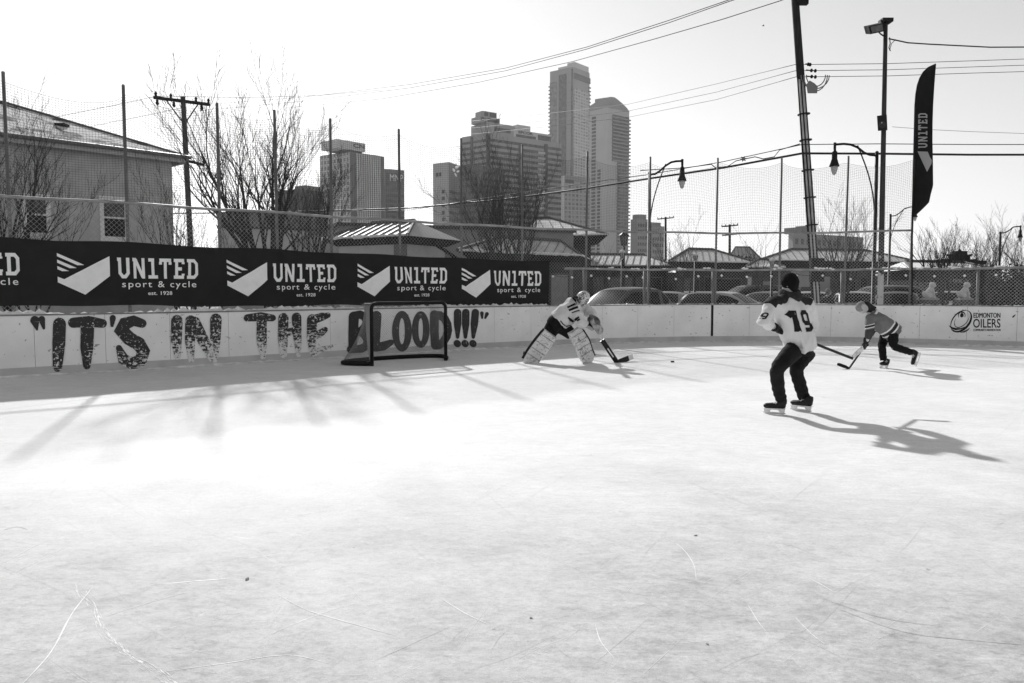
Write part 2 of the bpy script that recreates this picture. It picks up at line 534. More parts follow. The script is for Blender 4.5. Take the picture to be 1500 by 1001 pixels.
for pp, w, mt in (
    ([(136, 860), (105, 900), (75, 955), (30, 1005)], .012, WHITECUT),
    ([(140, 908), (190, 892), (250, 874), (275, 868)], .008, WHITECUT),
    ([(408, 872), (450, 894), (510, 912), (582, 932)], .010, WHITECUT),
    ([(645, 876), (680, 898), (715, 915)], .009, WHITECUT),
    ([(0, 828), (45, 803), (60, 796)], .010, WHITECUT), ([(10, 845), (60, 820), (100, 800)], .008, WHITECUT),
    ([(957, 778), (995, 800), (1015, 825), (1020, 850)], .007, WHITECUT), ([(1185, 848), (1200, 855), (1222, 868)], .010, WHITECUT),
    ([(1165, 905), (1190, 930), (1210, 945)], .007, WHITECUT), ([(872, 915), (880, 940), (900, 965)], .006, WHITECUT),
    ([(1095, 885), (1110, 910), (1122, 925)], .005, WHITECUT), ([(235, 985), (330, 972), (420, 960), (480, 972)], .010, WHITECUT),
    ([(375, 940), (430, 915), (490, 893), (530, 885)], .006, DARKCUT), ([(545, 970), (600, 945), (660, 918)], .005, DARKCUT),
    ([(220, 858), (270, 853), (330, 848)], .008, DARKCUT), ([(1230, 893), (1320, 925), (1420, 938), (1500, 945)], .012, DARKCUT),
    ([(1200, 875), (1290, 905), (1380, 918)], .006, DARKCUT), ([(1380, 770), (1400, 782), (1408, 788)], .006, DARKCUT),
    ([(430, 758), (455, 752), (485, 748)], .012, DARKCUT), ([(5, 777), (25, 772), (40, 776)], .016, DARKCUT),
    ([(0, 601), (130, 585), (260, 574), (420, 565)], .02, DARKCUT), ([(1130, 795), (1160, 800), (1190, 812)], .006, DARKCUT)):
    cut(pp, w, mt)
random.seed(8); FW, FD = MB(), MB()
for k in range(300):
    px = random.uniform(-50, 1480); py = 600 + 400 * random.random() ** .7; L = random.uniform(30, 150); a = random.choice((0.35, -0.3, 0.6, -0.7, 0.05)) + random.gauss(0, .15); c = random.uniform(-6, 6)
    cut([(px, py), (px + L / 2 * math.cos(a), min(py + L / 2 * math.sin(a) + c, 1010)), (px + L * math.cos(a), min(py + L * math.sin(a), 1010))], random.uniform(.0012, .0026), None, FW if k % 3 else FD)
# the broad scrape at lower left: many hairline scratches side by side
random.seed(3)
sp_ = [(110, 862), (138, 890), (152, 925), (187, 960), (240, 992), (262, 1008)]
for k in range(170):
    a = random.randint(0, 4); t = random.random(); p = Vector(sp_[a]).lerp(Vector(sp_[a + 1]), t); d = (Vector(sp_[a + 1]) - Vector(sp_[a])).normalized(); L = random.uniform(2, 9)
    p = p + Vector((-d.y, d.x)) * random.gauss(0, 4.2)
    d = (d + Vector((random.gauss(0, .2), random.gauss(0, .2)))).normalized()
    cut([tuple(p - d * L), tuple(p + Vector((random.gauss(0, .8), 0))), tuple(p + d * L)], random.uniform(.0012, .0055), None, FW)
for M_, mt_ in ((FW, WHITECUT), (FD, DARKCUT)): o = M_.build('fine_skate_marks', mt_, ice); o['kind'] = 'stuff'; flat(o)

# ------------------------------------------------------------------ boards round the rink
bs0 = 3.0
BD = thing('rink_boards', 'pale dasher boards curving round the rink with painted slogan along them', 'rink boards', tuple(BP.pt(BP.s_px(750), 0)))
BMAT = gm('board_paint', 0.86, 0.55, 0.10, 1.2, 0.15, 18)
def board_material():
    m = BMAT; n = m.node_tree.nodes; l = m.node_tree.links; b = n['Principled BSDF']
    src = b.inputs['Base Color'].links[0].from_socket
    tc = n.new('ShaderNodeTexCoord')
    def spots(scale, thr, st):
        mp = n.new('ShaderNodeMapping'); mp.inputs['Scale'].default_value = st; l.new(tc.outputs['Object'], mp.inputs[0])
        t = n.new('ShaderNodeTexNoise'); t.inputs['Scale'].default_value = scale; t.inputs['Detail'].default_value = 3; l.new(mp.outputs[0], t.inputs['Vector'])
        r = n.new('ShaderNodeMapRange'); r.inputs['From Min'].default_value = thr; r.inputs['From Max'].default_value = thr + 0.03
        l.new(t.outputs['Fac'], r.inputs['Value']); return r.outputs[0]
    mx = n.new('ShaderNodeMath'); mx.operation = 'MAXIMUM'
    l.new(spots(15, 0.69, (1, 1, 1)), mx.inputs[0]); l.new(spots(6, 0.695, (1, 1, 3)), mx.inputs[1])
    k = n.new('ShaderNodeMix'); k.data_type = 'RGBA'; l.new(mx.outputs[0], k.inputs[0]); l.new(src, k.inputs[6]); k.inputs[7].default_value = (.36, .36, .36, 1)
    l.new(k.outputs[2], b.inputs['Base Color'])
board_material()
CAPM = gm('board_cap', 0.22, 0.6, 0.3, 5)
seam0 = BP.s_px(1098); pw = 1.13
ks = range(int((bs0 - seam0) / pw), int((BP.S[-1] - seam0) / pw))
seams = [seam0 + k * pw for k in ks]
for a, b in zip(seams, seams[1:]):
    m = MB(); e = 0.003; n = 4
    ss = [a + e + (b - a - 2 * e) * i / n for i in range(n + 1)]
    lo = [BP.pt(s, 0.012) for s in ss] + [BP.pt(s, 0.012, -0.04) for s in ss[::-1]]
    hi = [BP.pt(s, BH) for s in ss] + [BP.pt(s, BH, -0.04) for s in ss[::-1]]
    m.hull8(lo, hi)
    m.build('board_panel', BMAT, BD)
m = MB()
for a, b in zip(seams, seams[1:]):
    m.hull8([BP.pt(a - .05, 0, -.042), BP.pt(a + .05, 0, -.042), BP.pt(a + .05, 0, -.12), BP.pt(a - .05, 0, -.12)], [BP.pt(a - .05, BH - .03, -.042), BP.pt(a + .05, BH - .03, -.042), BP.pt(a + .05, BH - .03, -.12), BP.pt(a - .05, BH - .03, -.12)])
m.build('stud', gm('stud_wood', 0.12, 0.8), BD)
def sweep(path, s0, s1, ds, prof, mb=None):
    """prof: (offset towards rink, z) outline"""
    mb = mb or MB(); n = max(2, int((s1 - s0) / ds)); i0 = len(mb.v); k = len(prof)
    for j in range(n + 1):
        s = s0 + (s1 - s0) * j / n
        for o, z in prof: mb.v.append(tuple(path.pt(s, z, o)))
    for j in range(n):
        for q in range(k):
            r = (q + 1) % k; mb.f.append((i0 + j * k + q, i0 + j * k + r, i0 + (j + 1) * k + r, i0 + (j + 1) * k + q))
    mb.f.append(tuple(i0 + q for q in range(k))); mb.f.append(tuple(i0 + n * k + q for q in reversed(range(k))))
    return mb
sA, sB = seams[0], seams[-1]
sweep(BP, sA, sB, .3, [(0.012, BH - .012), (0.012, BH + .014), (-.06, BH + .014), (-.06, BH - .012)]).build('cap_strip', CAPM, BD)
sweep(BP, sA, sB, .3, [(-.061, BH - .05), (-.061, BH + .004), (-.30, BH + .004), (-.30, BH - .05)]).build('ledge', gm('ledge_wood', 0.16, 0.8, 0.4, 3), BD)
sweep(BP, sA, sB, .3, [(-.005, -.01), (-.005, 0.16), (0.009, 0.16), (0.009, -.01)]).build('foot_shade_strip', gm('foot_shade_strip', 0.50, 0.6, 0.15, 2), BD)  # darker strip stands in for the shade along the boards' foot
# red (here black) goal line carried up the boards
s = BP.s_px(1043.5)
m = MB(); lay([[(s - .035, 0.165), (s + .035, 0.165), (s + .035, BH - .015), (s - .035, BH - .015)]], lambda u, v, o: BP.pt(u, v, o), mb=m)
PAINT = gm('black_paint', 0.018, 0.6, 0.3, 8)
m.build('goal_line_stripe', PAINT, BD)

def worn_material(name, amt, base=0.016):
    """black paint chipped by pucks: amt = share of bare board showing (more towards the foot of each letter)"""
    m = bpy.data.materials.new(name); m.use_nodes = True
    n = m.node_tree.nodes; l = m.node_tree.links; b = n['Principled BSDF']; b.inputs['Roughness'].default_value = 0.6
    tc = n.new('ShaderNodeTexCoord'); sp = n.new('ShaderNodeSeparateXYZ'); l.new(tc.outputs['Object'], sp.inputs[0])
    def noise(sc, st, det):
        mp = n.new('ShaderNodeMapping'); mp.inputs['Scale'].default_value = st; l.new(tc.outputs['Object'], mp.inputs[0])
        t = n.new('ShaderNodeTexNoise'); t.inputs['Scale'].default_value = sc; t.inputs['Detail'].default_value = det; t.inputs['Roughness'].default_value = 0.65
        l.new(mp.outputs[0], t.inputs['Vector']); return t.outputs['Fac']
    def mth(op, a, c):
        k = n.new('ShaderNodeMath'); k.operation = op
        for i, q in enumerate((a, c)):
            if isinstance(q, (int, float)): k.inputs[i].default_value = q
            else: l.new(q, k.inputs[i])
        return k.outputs[0]
    chip = noise(19, (1, 1, 1), 8); scrape = noise(8.0, (0.5, 0.5, 7), 6)
    hgt = n.new('ShaderNodeMapRange'); hgt.inputs['From Min'].default_value = 0.12; hgt.inputs['From Max'].default_value = 0.75
    hgt.inputs['To Min'].default_value = 0.10 * min(amt * 1.3, 1.4); hgt.inputs['To Max'].default_value = 0.0; l.new(sp.outputs['Z'], hgt.inputs['Value'])
    v = mth('ADD', mth('MAXIMUM', chip, mth('ADD', scrape, -0.03)), hgt.outputs[0])
    r = n.new('ShaderNodeMapRange'); th = 0.665 - 0.085 * amt
    r.inputs['From Min'].default_value = th; r.inputs['From Max'].default_value = th + 0.02
    r.inputs['To Min'].default_value = base; r.inputs['To Max'].default_value = 0.70; l.new(v, r.inputs['Value'])
    cc = n.new('ShaderNodeCombineColor')
    for i in range(3): l.new(r.outputs[0], cc.inputs[i])
    l.new(cc.outputs[0], b.inputs['Base Color']); return m
WORN = {k: worn_material('worn_paint_' + k, a) for k, a in (('light', 0.15), ('mid', 0.55), ('heavy', 1.0))}
def on_boards(polys, mb=None, off=0.004, step=0.0006):
    """artwork measured along the boards: sight-line pixels -> distance along the boards and height"""
    out = [[board_xy(*p) for p in q] for q in polys]
    return lay(out, lambda u, v, o: BP.pt(u, v, o), cuts=list(BP.S[::6]) , mb=mb, off=off, step=step)
def letter(strokes, wear, holes=()):
    m = MB(); pol = []
    for pts, w in strokes: pol += round_stroke(pts, w)
    on_boards(pol, m, 0.011 if True else 0, 0.0008)
    for h in holes: on_boards([h], m, 0.02)
    m.build('slogan_letter', WORN[wear], BD)
letter([([(51, 470), (54, 483)], [14, 3])], 'light'); letter([([(61, 468), (64, 481)], [10, 4])], 'light')
letter([([(87, 475), (86, 505), (84, 538)], [19, 19, 14])], 'mid')
letter([([(107, 473), (130, 471), (150, 474)], [15, 16, 13]), ([(128, 475), (127, 510), (127, 536)], [20, 19, 11])], 'mid')
letter([([(165, 466), (164, 477)], [9, 5])], 'light')
letter([([(208, 474), (196, 470), (183, 474), (178, 484), (189, 496), (203, 504), (210, 515), (206, 528), (194, 533), (180, 526), (174, 510)], [13, 15, 18, 19, 20, 20, 18, 18, 18, 16, 9])], 'mid')
letter([([(259, 470), (258, 500), (260, 523)], [17, 16, 9])], 'heavy')
letter([([(279, 470), (278, 500), (280, 528)], [16, 15, 8]), ([(285, 472), (298, 500), (311, 525)], [16, 17, 12]), ([(316, 468), (315, 500), (314, 527)], [17, 15, 9])], 'heavy')
letter([([(362, 466), (382, 464), (399, 466)], [11, 13, 10]), ([(383, 468), (383, 500), (385, 523)], [15, 15, 8])], 'heavy')
letter([([(415, 466), (414, 495), (415, 520)], [15, 15, 10]), ([(434, 465), (435, 490), (437, 520)], [14, 13, 7]), ([(415, 488), (436, 484)], 11)], 'heavy')
letter([([(457, 468), (456, 495), (458, 520)], [15, 14, 8]), ([(460, 468), (472, 464), (480, 462)], [13, 12, 8]), ([(458, 494), (470, 488), (476, 483)], [11, 11, 8]), ([(458, 519), (470, 512), (486, 507)], [9, 8, 4])], 'heavy')
letter([([(518, 464), (517, 490), (516, 510)], [15, 14, 12]), ([(519, 462), (527, 461), (534, 464), (537, 471), (534, 479), (528, 484), (519, 486)], [11, 12, 12, 12, 11, 10, 9]), ([(519, 486), (528, 487), (535, 492), (539, 500), (536, 507), (529, 511), (513, 512)], [9, 11, 12, 13, 12, 12, 11])], 'light')
letter([([(551, 463), (550, 488), (549, 508)], [15, 14, 13]), ([(550, 509), (562, 507), (572, 502)], [13, 13, 9])], 'light')
def ohh(cx, cy, rx, ry, w, n=26):
    """ring letter"""
    a = arc(cx, cy, rx, ry, 0, 360, n); b = arc(cx, cy, rx - w, ry - w * 1.05, 0, 360, n)
    m = MB()
    on_boards([[a[i], a[i + 1], b[i + 1], b[i]] for i in range(n)], m, 0.011, 0)
    m.build('slogan_letter', WORN['light'], BD)
ohh(588.5, 485.5, 14.5, 30, 10.2); ohh(616, 483, 13, 27, 9.6)
letter([([(636, 461), (636, 485), (637, 506)], [13, 13, 12]), ([(637, 461), (644, 462), (651, 467), (655, 475), (656, 484), (654, 493), (649, 501), (643, 506), (637, 507)], [11, 12, 12, 12, 12, 12, 12, 12, 11])], 'light')
for x, xb in ((670, 670), (682, 681.5), (696, 693)):
    letter([([(x, 458), ((x + xb) / 2, 475), (xb, 494)], [11, 11, 5]), ([(xb - 1, 503), (xb, 504)], [10, 10])], 'light')
letter([([(705.5, 459), (706, 466)], [5.5, 3])], 'light'); letter([([(713, 460), (710.5, 466)], [5.5, 3])], 'light')
# foundation emblem and lettering at the right end
m = MB()
def seg(pts, w): return [q for i in range(1) for q in stroke(pts, w)]
pol = []
pol += stroke(arc(1407.8, 470.5, 18.3, 11.8, -20, 200, 22, -48), [0.6 + 2.6 * math.sin(math.pi * k / 22) for k in range(23)])
pol += stroke(arc(1407.8, 470.5, 18.3, 11.8, 200, 345, 18, -48), [0.5 + 1.4 * math.sin(math.pi * k / 18) for k in range(19)])
pol += stroke(arc(1408.8, 468.5, 13.5, 8.0, 10, 250, 20, -48), [0.3 + 0.9 * math.sin(math.pi * k / 20) for k in range(21)])
pol += stroke(arc(1408.8, 462.5, 5.0, 5.4, 150, 390, 18), [0.5 + 1.2 * math.sin(math.pi * k / 18) for k in range(19)])
pol.append([(1409.2, 457.0), (1411.6, 461.2), (1411.4, 463.9), (1408.6, 465.4), (1406.2, 463.6), (1406.6, 460.8)])
pol += stroke([(1390, 477), (1394, 480.5), (1400, 482.3), (1408, 481.8), (1415, 478.5)], [0.6, 2.6, 3.2, 1.9, 0.6])
pol += stroke([(1393.5, 482.5), (1397, 485), (1401, 486.4)], [0.6, 2.6, 0.6])
pol += stroke([(1407, 487.2), (1413, 486.0), (1418, 483.2), (1420.5, 480.5)], [0.8, 2.2, 1.6, 0.4])
on_boards(pol, m)
m.build('emblem', PAINT, BD)
def text_on_boards(body, x0, x1, ytop, ybot, bold, name):
    em = 'M' in body; pl, w, lo, hi = font_polys(body, 1.0, 0.0 if em else bold)
    k = (x1 - x0) / w; cap = 0.69
    out = [[(x0 + x * k, ybot - (y / cap) * (ybot - ytop)) for x, y in p] for p in pl]
    m = MB(); on_boards(out, m, 0.004, 0)
    if em: on_boards([[(x + bold, y) for x, y in p] for p in out], m, 0.0046, 0); on_boards([[(x + bold * .5, y + bold * .5) for x, y in p] for p in out], m, 0.0052, 0)
    m.build(name, PAINT, BD)
text_on_boards('EDMONTON', 1426, 1465, 458.5, 465.5, 0.5, 'lettering')
text_on_boards('OILERS', 1425.5, 1465.5, 467.5, 480.0, 0.012, 'lettering')
text_on_boards('COMMUNITY FOUNDATION', 1425.5, 1465.5, 482.0, 485.2, 0.25, 'lettering')
m = MB(); on_boards([[(1482.5, 464.5), (1485, 462), (1488, 460.5), (1486, 464), (1483.5, 466)]], m); m.build('scuff_mark', PAINT, BD)

# ------------------------------------------------------------------ snow on the ledge and along the foot of the boards
def lumps(path, s0, s1, off0, off1, z, h, seed, dens, big=0.05):
    random.seed(seed); m = MB()
    n = int((s1 - s0) / 0.06); K = 6
    rows = []
    for j in range(n + 1):
        s = s0 + (s1 - s0) * j / n
        a = 0.5 + 0.5 * math.sin(s * 1.7 + seed) * math.sin(s * 0.53 + seed * 2) + random.gauss(0, .28)
        a = max(0.03, min(a, 1.3)) * dens
        row = []
        for q in range(K + 1):
            t = q / K; o = off0 + (off1 - off0) * t
            row.append(path.pt(s, z + h * a * math.sin(math.pi * t) * random.uniform(.6, 1.3) + (0.002 if 0 < q < K else -.004), o))
        rows.append(row)
    for j in range(n):
        for q in range(K): m.poly([rows[j][q], rows[j][q + 1], rows[j + 1][q + 1], rows[j + 1][q]][::-1])
    return m
SNOWB = gm('ledge_snow', 0.82, 0.9, 0.06, 20, 0.5, 40)
s7 = BP.s_px(805)
o = lumps(BP, sA, s7, -.07, -.29, BH + .004, .10, 3, 0.75).build('ledge_snow', SNOWB); tag(o, 'lumpy snow lying along the top of the boards under the banner', 'snow', None, 'stuff')
o = lumps(BP, s7, sB, -.07, -.28, BH + .004, .03, 9, 0.6).build('ledge_snow', SNOWB); tag(o, 'thin crust of snow along the top of the far boards', 'snow', None, 'stuff')
m = MB(); random.seed(17)
nn = int((sB - sA) / .1); prev = None
for j in range(nn + 1):
    s = sA + (sB - sA) * j / nn
    w = 0.05 + 0.10 * abs(math.sin(s * .9) * math.sin(s * .37 + 1)) + random.uniform(0, .06); h = 0.012 + 0.03 * random.random() * abs(math.sin(s * .6))
    row = [BP.pt(s, h + .01, 0.009), BP.pt(s, h * .7, w * .5), BP.pt(s, 0.002, w)]
    if prev:
        for q in range(2): m.poly([prev[q], row[q], row[q + 1], prev[q + 1]])
    prev = row
o = m.build('ice_shavings', gm('shavings', 0.75, 0.9, 0.25, 6, 0.4, 30)); tag(o, 'low ridge of ice shavings against the foot of the boards', 'snow', None, 'stuff')

# ------------------------------------------------------------------ fence behind the boards
PX_POST = [-120, 15, 187, 323, 408, 487, 588, 678, 767, 860, 952, 1050, 1144, 1239, 1335]
STEEL = gm('galvanised_steel', 0.15, 0.55, 0.25, 6, metal=0.0, spec=0.4)
WIRE = gm('fence_wire', 0.40, 0.5, 0.2, 2)
FE = thing('chain_link_fence', 'tall chain link fence on steel posts standing behind the boards', 'fence', tuple(FP.pt(FP.s_px(860), 0)))
sp = [FP.s_px(p, 3.0) for p in PX_POST if p >= 0]
d0 = sp[1] - sp[0]
sp = [sp[0] - d0] + sp
sE = FP.s_px(1335, 2)
sR = FP.S[-1] - 6.0
HF, HL, HP = 3.14, 2.07, 5.28
random.seed(21)
for i, s in enumerate(sp):
    m = MB(); lean = random.gauss(0, .02)
    top = FP.pt(s + lean, HP + random.gauss(0, .03), -.07)
    m.tube([FP.pt(s, -.02, -.07), FP.pt(s + lean * .5, 2.6, -.07), top], [.031, .031, .030], 10)
    m.ball(top + Vector((0, 0, .0)), .033, 8, 4)
    m.build('fence_post', STEEL, FE, True)
for i, px in enumerate((857, 945, 1045, 1233, 1432)):
    s = FP.s_px(px, 1.5); m = MB(); hh = HF if px < 940 else HL
    if px in (945, 1045, 1233, 857): hh = HL
    m.tube([FP.pt(s, -.02, -.05), FP.pt(s, hh, -.05)], .04, 8); m.ball(FP.pt(s, hh, -.05), .045, 8, 4)
    m.build('fence_post', STEEL, FE, True)
s = FP.s_px(1432, 1.5); k = 3.0
while s + k < sR:
    m = MB(); m.tube([FP.pt(s + k, -.02, -.05), FP.pt(s + k, HL, -.05)], .035, 8); m.build('fence_post', STEEL, FE, True); k += 3.0
def rail(path, s0, s1, z, off, r, sag=0.0):
    n = max(2, int((s1 - s0) / .6)); return [path.pt(s0 + (s1 - s0) * j / n, z + sag * math.sin(j * 1.3), off) for j in range(n + 1)], r
s8 = FP.s_px(828, 2)
for (a, b, z, r) in ((sp[0], sE, HF, .028), (s8, sR, HL, .030)):
    m = MB(); p, rr = rail(FP, a, b, z, -.02, r, .012); m.tube(p, rr, 8); m.build('top_rail', gm('rail_steel', 0.30, 0.5, 0.3, 5), FE, True)
m = MB()
def link(s0, s1, z0, z1, pitch=.090, r=.0027):
    """woven wire: two families of slanting strands"""
    H = z1 - z0; n = int((s1 - s0 + H) / pitch)
    for fam in (1, -1):
        for k in range(n + 1):
            a = s0 - (H if fam > 0 else 0) + k * pitch
            pts = []
            t0, t1 = 0.0, 1.0
            sa, sb = (a, a + H) if fam > 0 else (a, a - H)
            lo, hi = s0, s1
            f0 = (lo - sa) / (sb - sa); f1 = (hi - sa) / (sb - sa)
            if f0 > f1: f0, f1 = f1, f0
            t0, t1 = max(0, f0), min(1, f1)
            if t1 - t0 < 0.01: continue
            nseg = max(1, int((t1 - t0) * H / 0.5))
            for j in range(nseg + 1):
                t = t0 + (t1 - t0) * j / nseg
                pts.append(FP.pt(sa + (sb - sa) * t, z0 + H * t, 0.003 * fam))
            m.tube(pts, r, 3, False)
link(sp[0], sE, 0.05, HF); link(sE, sR, 0.05, HL)
m.build('wire_mesh', WIRE, FE)
# safety netting strung above the wire mesh
random.seed(4)
def topz(s):
    i = max(0, min(len(sp) - 2, int(np.searchsorted(sp, s)) - 1)); t = (s - sp[i]) / (sp[i + 1] - sp[i]); t = max(0, min(1, t))
    sag = min(.30, .09 * (sp[i + 1] - sp[i])); skew = [0.0, .12, .05, -.05, .1, -.1, .05][i % 7]
    return HP - .16 - sag * 4 * t * (1 - t) * (1 + skew * (t - .5) * 4) - .05 * math.sin(i * 2.1)
m = MB(); cell = .052; z0 = HF + .03
ns = int((sE - sp[0]) / cell)
def np_(s, t):
    z = z0 + (topz(s) - z0) * t
    return FP.pt(s + .012 * math.sin(z * 3 + s) , z, .03 * math.sin(s * 1.1 + z * .8))
for k in range(ns + 1):
    s = sp[0] + k * cell
    m.tube([np_(s, j / 8) for j in range(9)], .0026, 3, False)
nr = 40
for j in range(nr + 1):
    pts = [np_(sp[0] + (sE - sp[0]) * k / 150, j / nr) for k in range(151)]
    m.tube(pts, .0026 if j < nr else .004, 3, False)
o = m.build('safety_net', gm('net_twine', 0.10, 0.8)); tag(o, 'fine dark safety netting strung between the tall fence posts', 'netting')
# bits of frozen snow and ice stuck on the lower rail
m = MB(); random.seed(12)
for k in range(46):
    s = random.uniform(s8, sR - 3); z = HL + .025
    for q in range(random.randint(1, 4)):
        m.ell(FP.pt(s + random.gauss(0, .06), z + random.uniform(-.02, .03), -.02 + random.gauss(0, .01)), ((random.uniform(.02, .09), 0, 0), (0, .03, 0), (0, 0, random.uniform(.012, .035))), 7, 5)
o = m.build('rail_snow', SNOWB, None, True); tag(o, 'small clumps of frozen snow clinging to the lower fence rail', 'snow', None, 'stuff')
# white plastic scrap caught in the net
m = MB(); c = FP.pt(FP.s_px(668, 4), 0, .06); c = P(668, 248, c.y); random.seed(2)
for a, b, dx, dz in ((.09, .05, .02, .05), (.05, .08, -.06, -.02), (.07, .04, .05, -.06), (.035, .09, -.01, -.14), (.05, .03, .06, .09)):
    m.ell(c + Vector((dx, random.uniform(-.02, .02), dz)), ((a * .6, 0, a * .3), (0, .02, 0), (-b * .3, 0, b * .6)), 9, 6)
o = remeshed(m, 'plastic_scrap', gm('white_plastic', 0.85, 0.4), None, .012, 2)
tag(o, 'torn white plastic bag caught in the netting in front of the stepped tower', 'plastic bag')

# ------------------------------------------------------------------ sponsor banner tied along the fence
NS0 = NP.s_px(84, 1.8); NE = NP.s_px(804, 1.7)
NB0 = NS0 - 6.5
def ban_lo(s): return 1.215 - .012 * (s - NS0) + .012 * math.sin(s * 1.3) + .012 * math.sin(s * 3.1 + 1)
def ban_hi(s): return 2.40 - .0135 * (s - NS0) + .015 * math.sin(s * 2.4 + .5) + .012 * abs(math.sin(s * 1.05))
def ban(s, z, o=0.0):
    lo, hi = ban_lo(s), ban_hi(s); t = (z - lo) / (hi - lo)
    e = 1 - abs(2 * t - 1)
    wr = .012 * math.sin(s * 2.1 + 2 * t) + .010 * math.sin(s * 5.3 + 6 * t) + .006 * math.sin(9 * t + s * 3.0)
    wr += sum(.030 * math.exp(-((s - q) / .07) ** 2) for q in sp if abs(s - q) < .3) + .010 * math.sin(s * 11 + 9 * t) * math.sin(t * 3.1 + s)
    wr += .022 * max(0, t - .75) * 4 * math.sin(s * 4.0 + 14 * t) + .010 * max(0, .2 - t) * 9 * math.sin(s * 6.3 - 10 * t)
    return NP.pt(s, z, wr + o)
m = MB(); ds = .05; n = int((NE - NB0) / ds); K = 24
for j in range(n + 1):
    s = NB0 + (NE - NB0) * j / n
    for q in range(K + 1): m.v.append(tuple(ban(s, ban_lo(s) + (ban_hi(s) - ban_lo(s)) * q / K)))
for j in range(n):
    for q in range(K): a = j * (K + 1) + q; m.f.append((a, a + K + 1, a + K + 2, a + 1))
BN = m.build('banner', gm('banner_cloth', 0.021, 0.75, 0.12, 3, 0.3, 160), None, True, tuple(NP.pt(NS0, 1.2)))
tag(BN, 'long dark cloth banner with white emblems hung on the fence behind the goal', 'banner')
LETW = gm('banner_print', 0.90, 0.75, 0.05, 6, 0.2, 160)
emb_w = NP.s_px(161, 1.8) - NS0
def zpx(px, py):
    s = NP.s_px(px, 1.8); return P(px, py, NP.at(s)[1]).z
tx0, tx1 = NP.s_px(172, 1.8) - NS0, NP.s_px(290, 1.8) - NS0
EZ0, EZ1 = zpx(84, 432) + .0, zpx(84, 371)
E = emb_w
def print_at(s0):
    dz = ban_lo(s0) - ban_lo(NS0)
    ez = lambda y: EZ1 + (EZ0 - EZ1) * y + dz                      # y: 0 top .. 1 bottom
    em = [[(0, .36 + .0), (1, .05), (1, .55), (.49, 1.0), (0, .72)], ]
    pol = [[(s0 + x * E, ez(y)) for x, y in [(1, .045), (1, .54), (.505, 1.0), (0, .70), (0, .565), (.12, .625)]]]
    for a in (0.0, .18, .345):                                      # the three slanting bars
        x1 = (.505, .36, .215)[(0.0, .18, .345).index(a)]
        y0 = (0.0, .155, .31)[(0.0, .18, .345).index(a)]
        pol.append([(s0 + x * E, ez(y)) for x, y in [(0, y0), (0, y0 + .075), (x1 - .13, y0 + .075 + (x1 - .13) * .56), (x1, y0 + x1 * .545)]])
    cuts = [NB0 + ds * k for k in range(int((NE - NB0) / ds) + 1) if s0 - .2 < NB0 + ds * k < s0 + 3.5]
    vc = [1.2 + .1 * k for k in range(13)]
    f = lambda u, v, o: ban(u, v, o)
    lay(pol, f, cuts, vc, off=.006).build('emblem', LETW, BN)
    w, ww = block_word('UN1TED', 1.0, .15, tx1 - tx0)
    zt, zb = zpx(172, 377.5) + dz, zpx(172, 408.0) + dz
    hs = max(y for p in w for x, y in p)
    lay([[(s0 + tx0 + x, zb + y * (zt - zb)) for x, y in p] for p in w], f, cuts, vc, off=.006).build('lettering', LETW, BN)
    for body, a, b, y0, y1 in (('sport & cycle', tx0 + .05 * (tx1 - tx0), tx0 + .975 * (tx1 - tx0), 411.5, 420.8), ('est. 1928', tx0 + .36 * (tx1 - tx0), tx0 + .66 * (tx1 - tx0), 427.0, 432.4)):
        pl, w2, lo, hi = font_polys(body, 1.0, .004 if y1 < 425 else .012, 1.0, 1.22 if y1 < 425 else 1.05)
        k = (b - a) / w2; zz = zpx(172, y1) + dz; ch = (zpx(172, y0) - zpx(172, y1)) / .69
        lay([[(s0 + a + x * k, zz + y * ch) for x, y in p] for p in pl], f, cuts, vc, off=.006, step=0).build('lettering', LETW, BN)
s_list = [NP.s_px(p, 1.8) for p in (84, 332, 523, 676)]
for s0 in s_list: print_at(s0)
print_at(s_list[0] - (s_list[1] - s_list[0]))
print('banner spacing', [round(b - a, 2) for a, b in zip(s_list, s_list[1:])], 'emblem', round(E, 2), 'posts', [round(b - a, 2) for a, b in zip(sp, sp[1:])])
# ------------------------------------------------------------------ hockey goal
gl, gr = G(545, 536.5), G(653, 528.5)
gu = (gr - gl).normalized(); gw = (gr - gl).length; gn = Vector((-gu.y, gu.x, 0))
BLACKM = gm('black_tube', 0.008, 0.5, 0.2, 9, spec=0.15)
GO = thing('hockey_goal', 'black framed hockey goal with pale net standing in front of the boards', 'hockey goal', tuple((gl + gr) / 2))
def gp(a, b, z): return gl + gu * a + gn * b + Vector((0, 0, z))
GH = 1.235
m = MB()
rc = .11
pts = [gp(0, 0, 0), gp(0, 0, GH - rc)] + [gp(rc - rc * math.cos(R(t)), 0, GH - rc + rc * math.sin(R(t))) for t in (22, 45, 68, 90)] + [gp(gw - rc + rc * math.sin(R(t)), 0, GH - rc + rc * math.cos(R(t))) for t in (0, 22, 45, 68, 90)] + [gp(gw, 0, 0)]
m.tube(pts, .036, 10); m.build('goal_frame', BLACKM, GO, True)
def base_c(t):
    k = [(0, 0), (-.24, .30), (-.30, .62), (-.02, .86), (gw * .3, .98), (gw * .5, 1.0), (gw * .7, .98), (gw + .02, .86), (gw + .30, .62), (gw + .24, .30), (gw, 0)]
    x = t * (len(k) - 1); i = min(int(x), len(k) - 2); f = x - i
    p0, p1, p2, p3 = k[max(i - 1, 0)], k[i], k[i + 1], k[min(i + 2, len(k) - 1)]
    return tuple(.5 * (2 * p1[j] + (p2[j] - p0[j]) * f + (2 * p0[j] - 5 * p1[j] + 4 * p2[j] - p3[j]) * f * f + (3 * p1[j] - p0[j] - 3 * p2[j] + p3[j]) * f ** 3) for j in (0, 1))
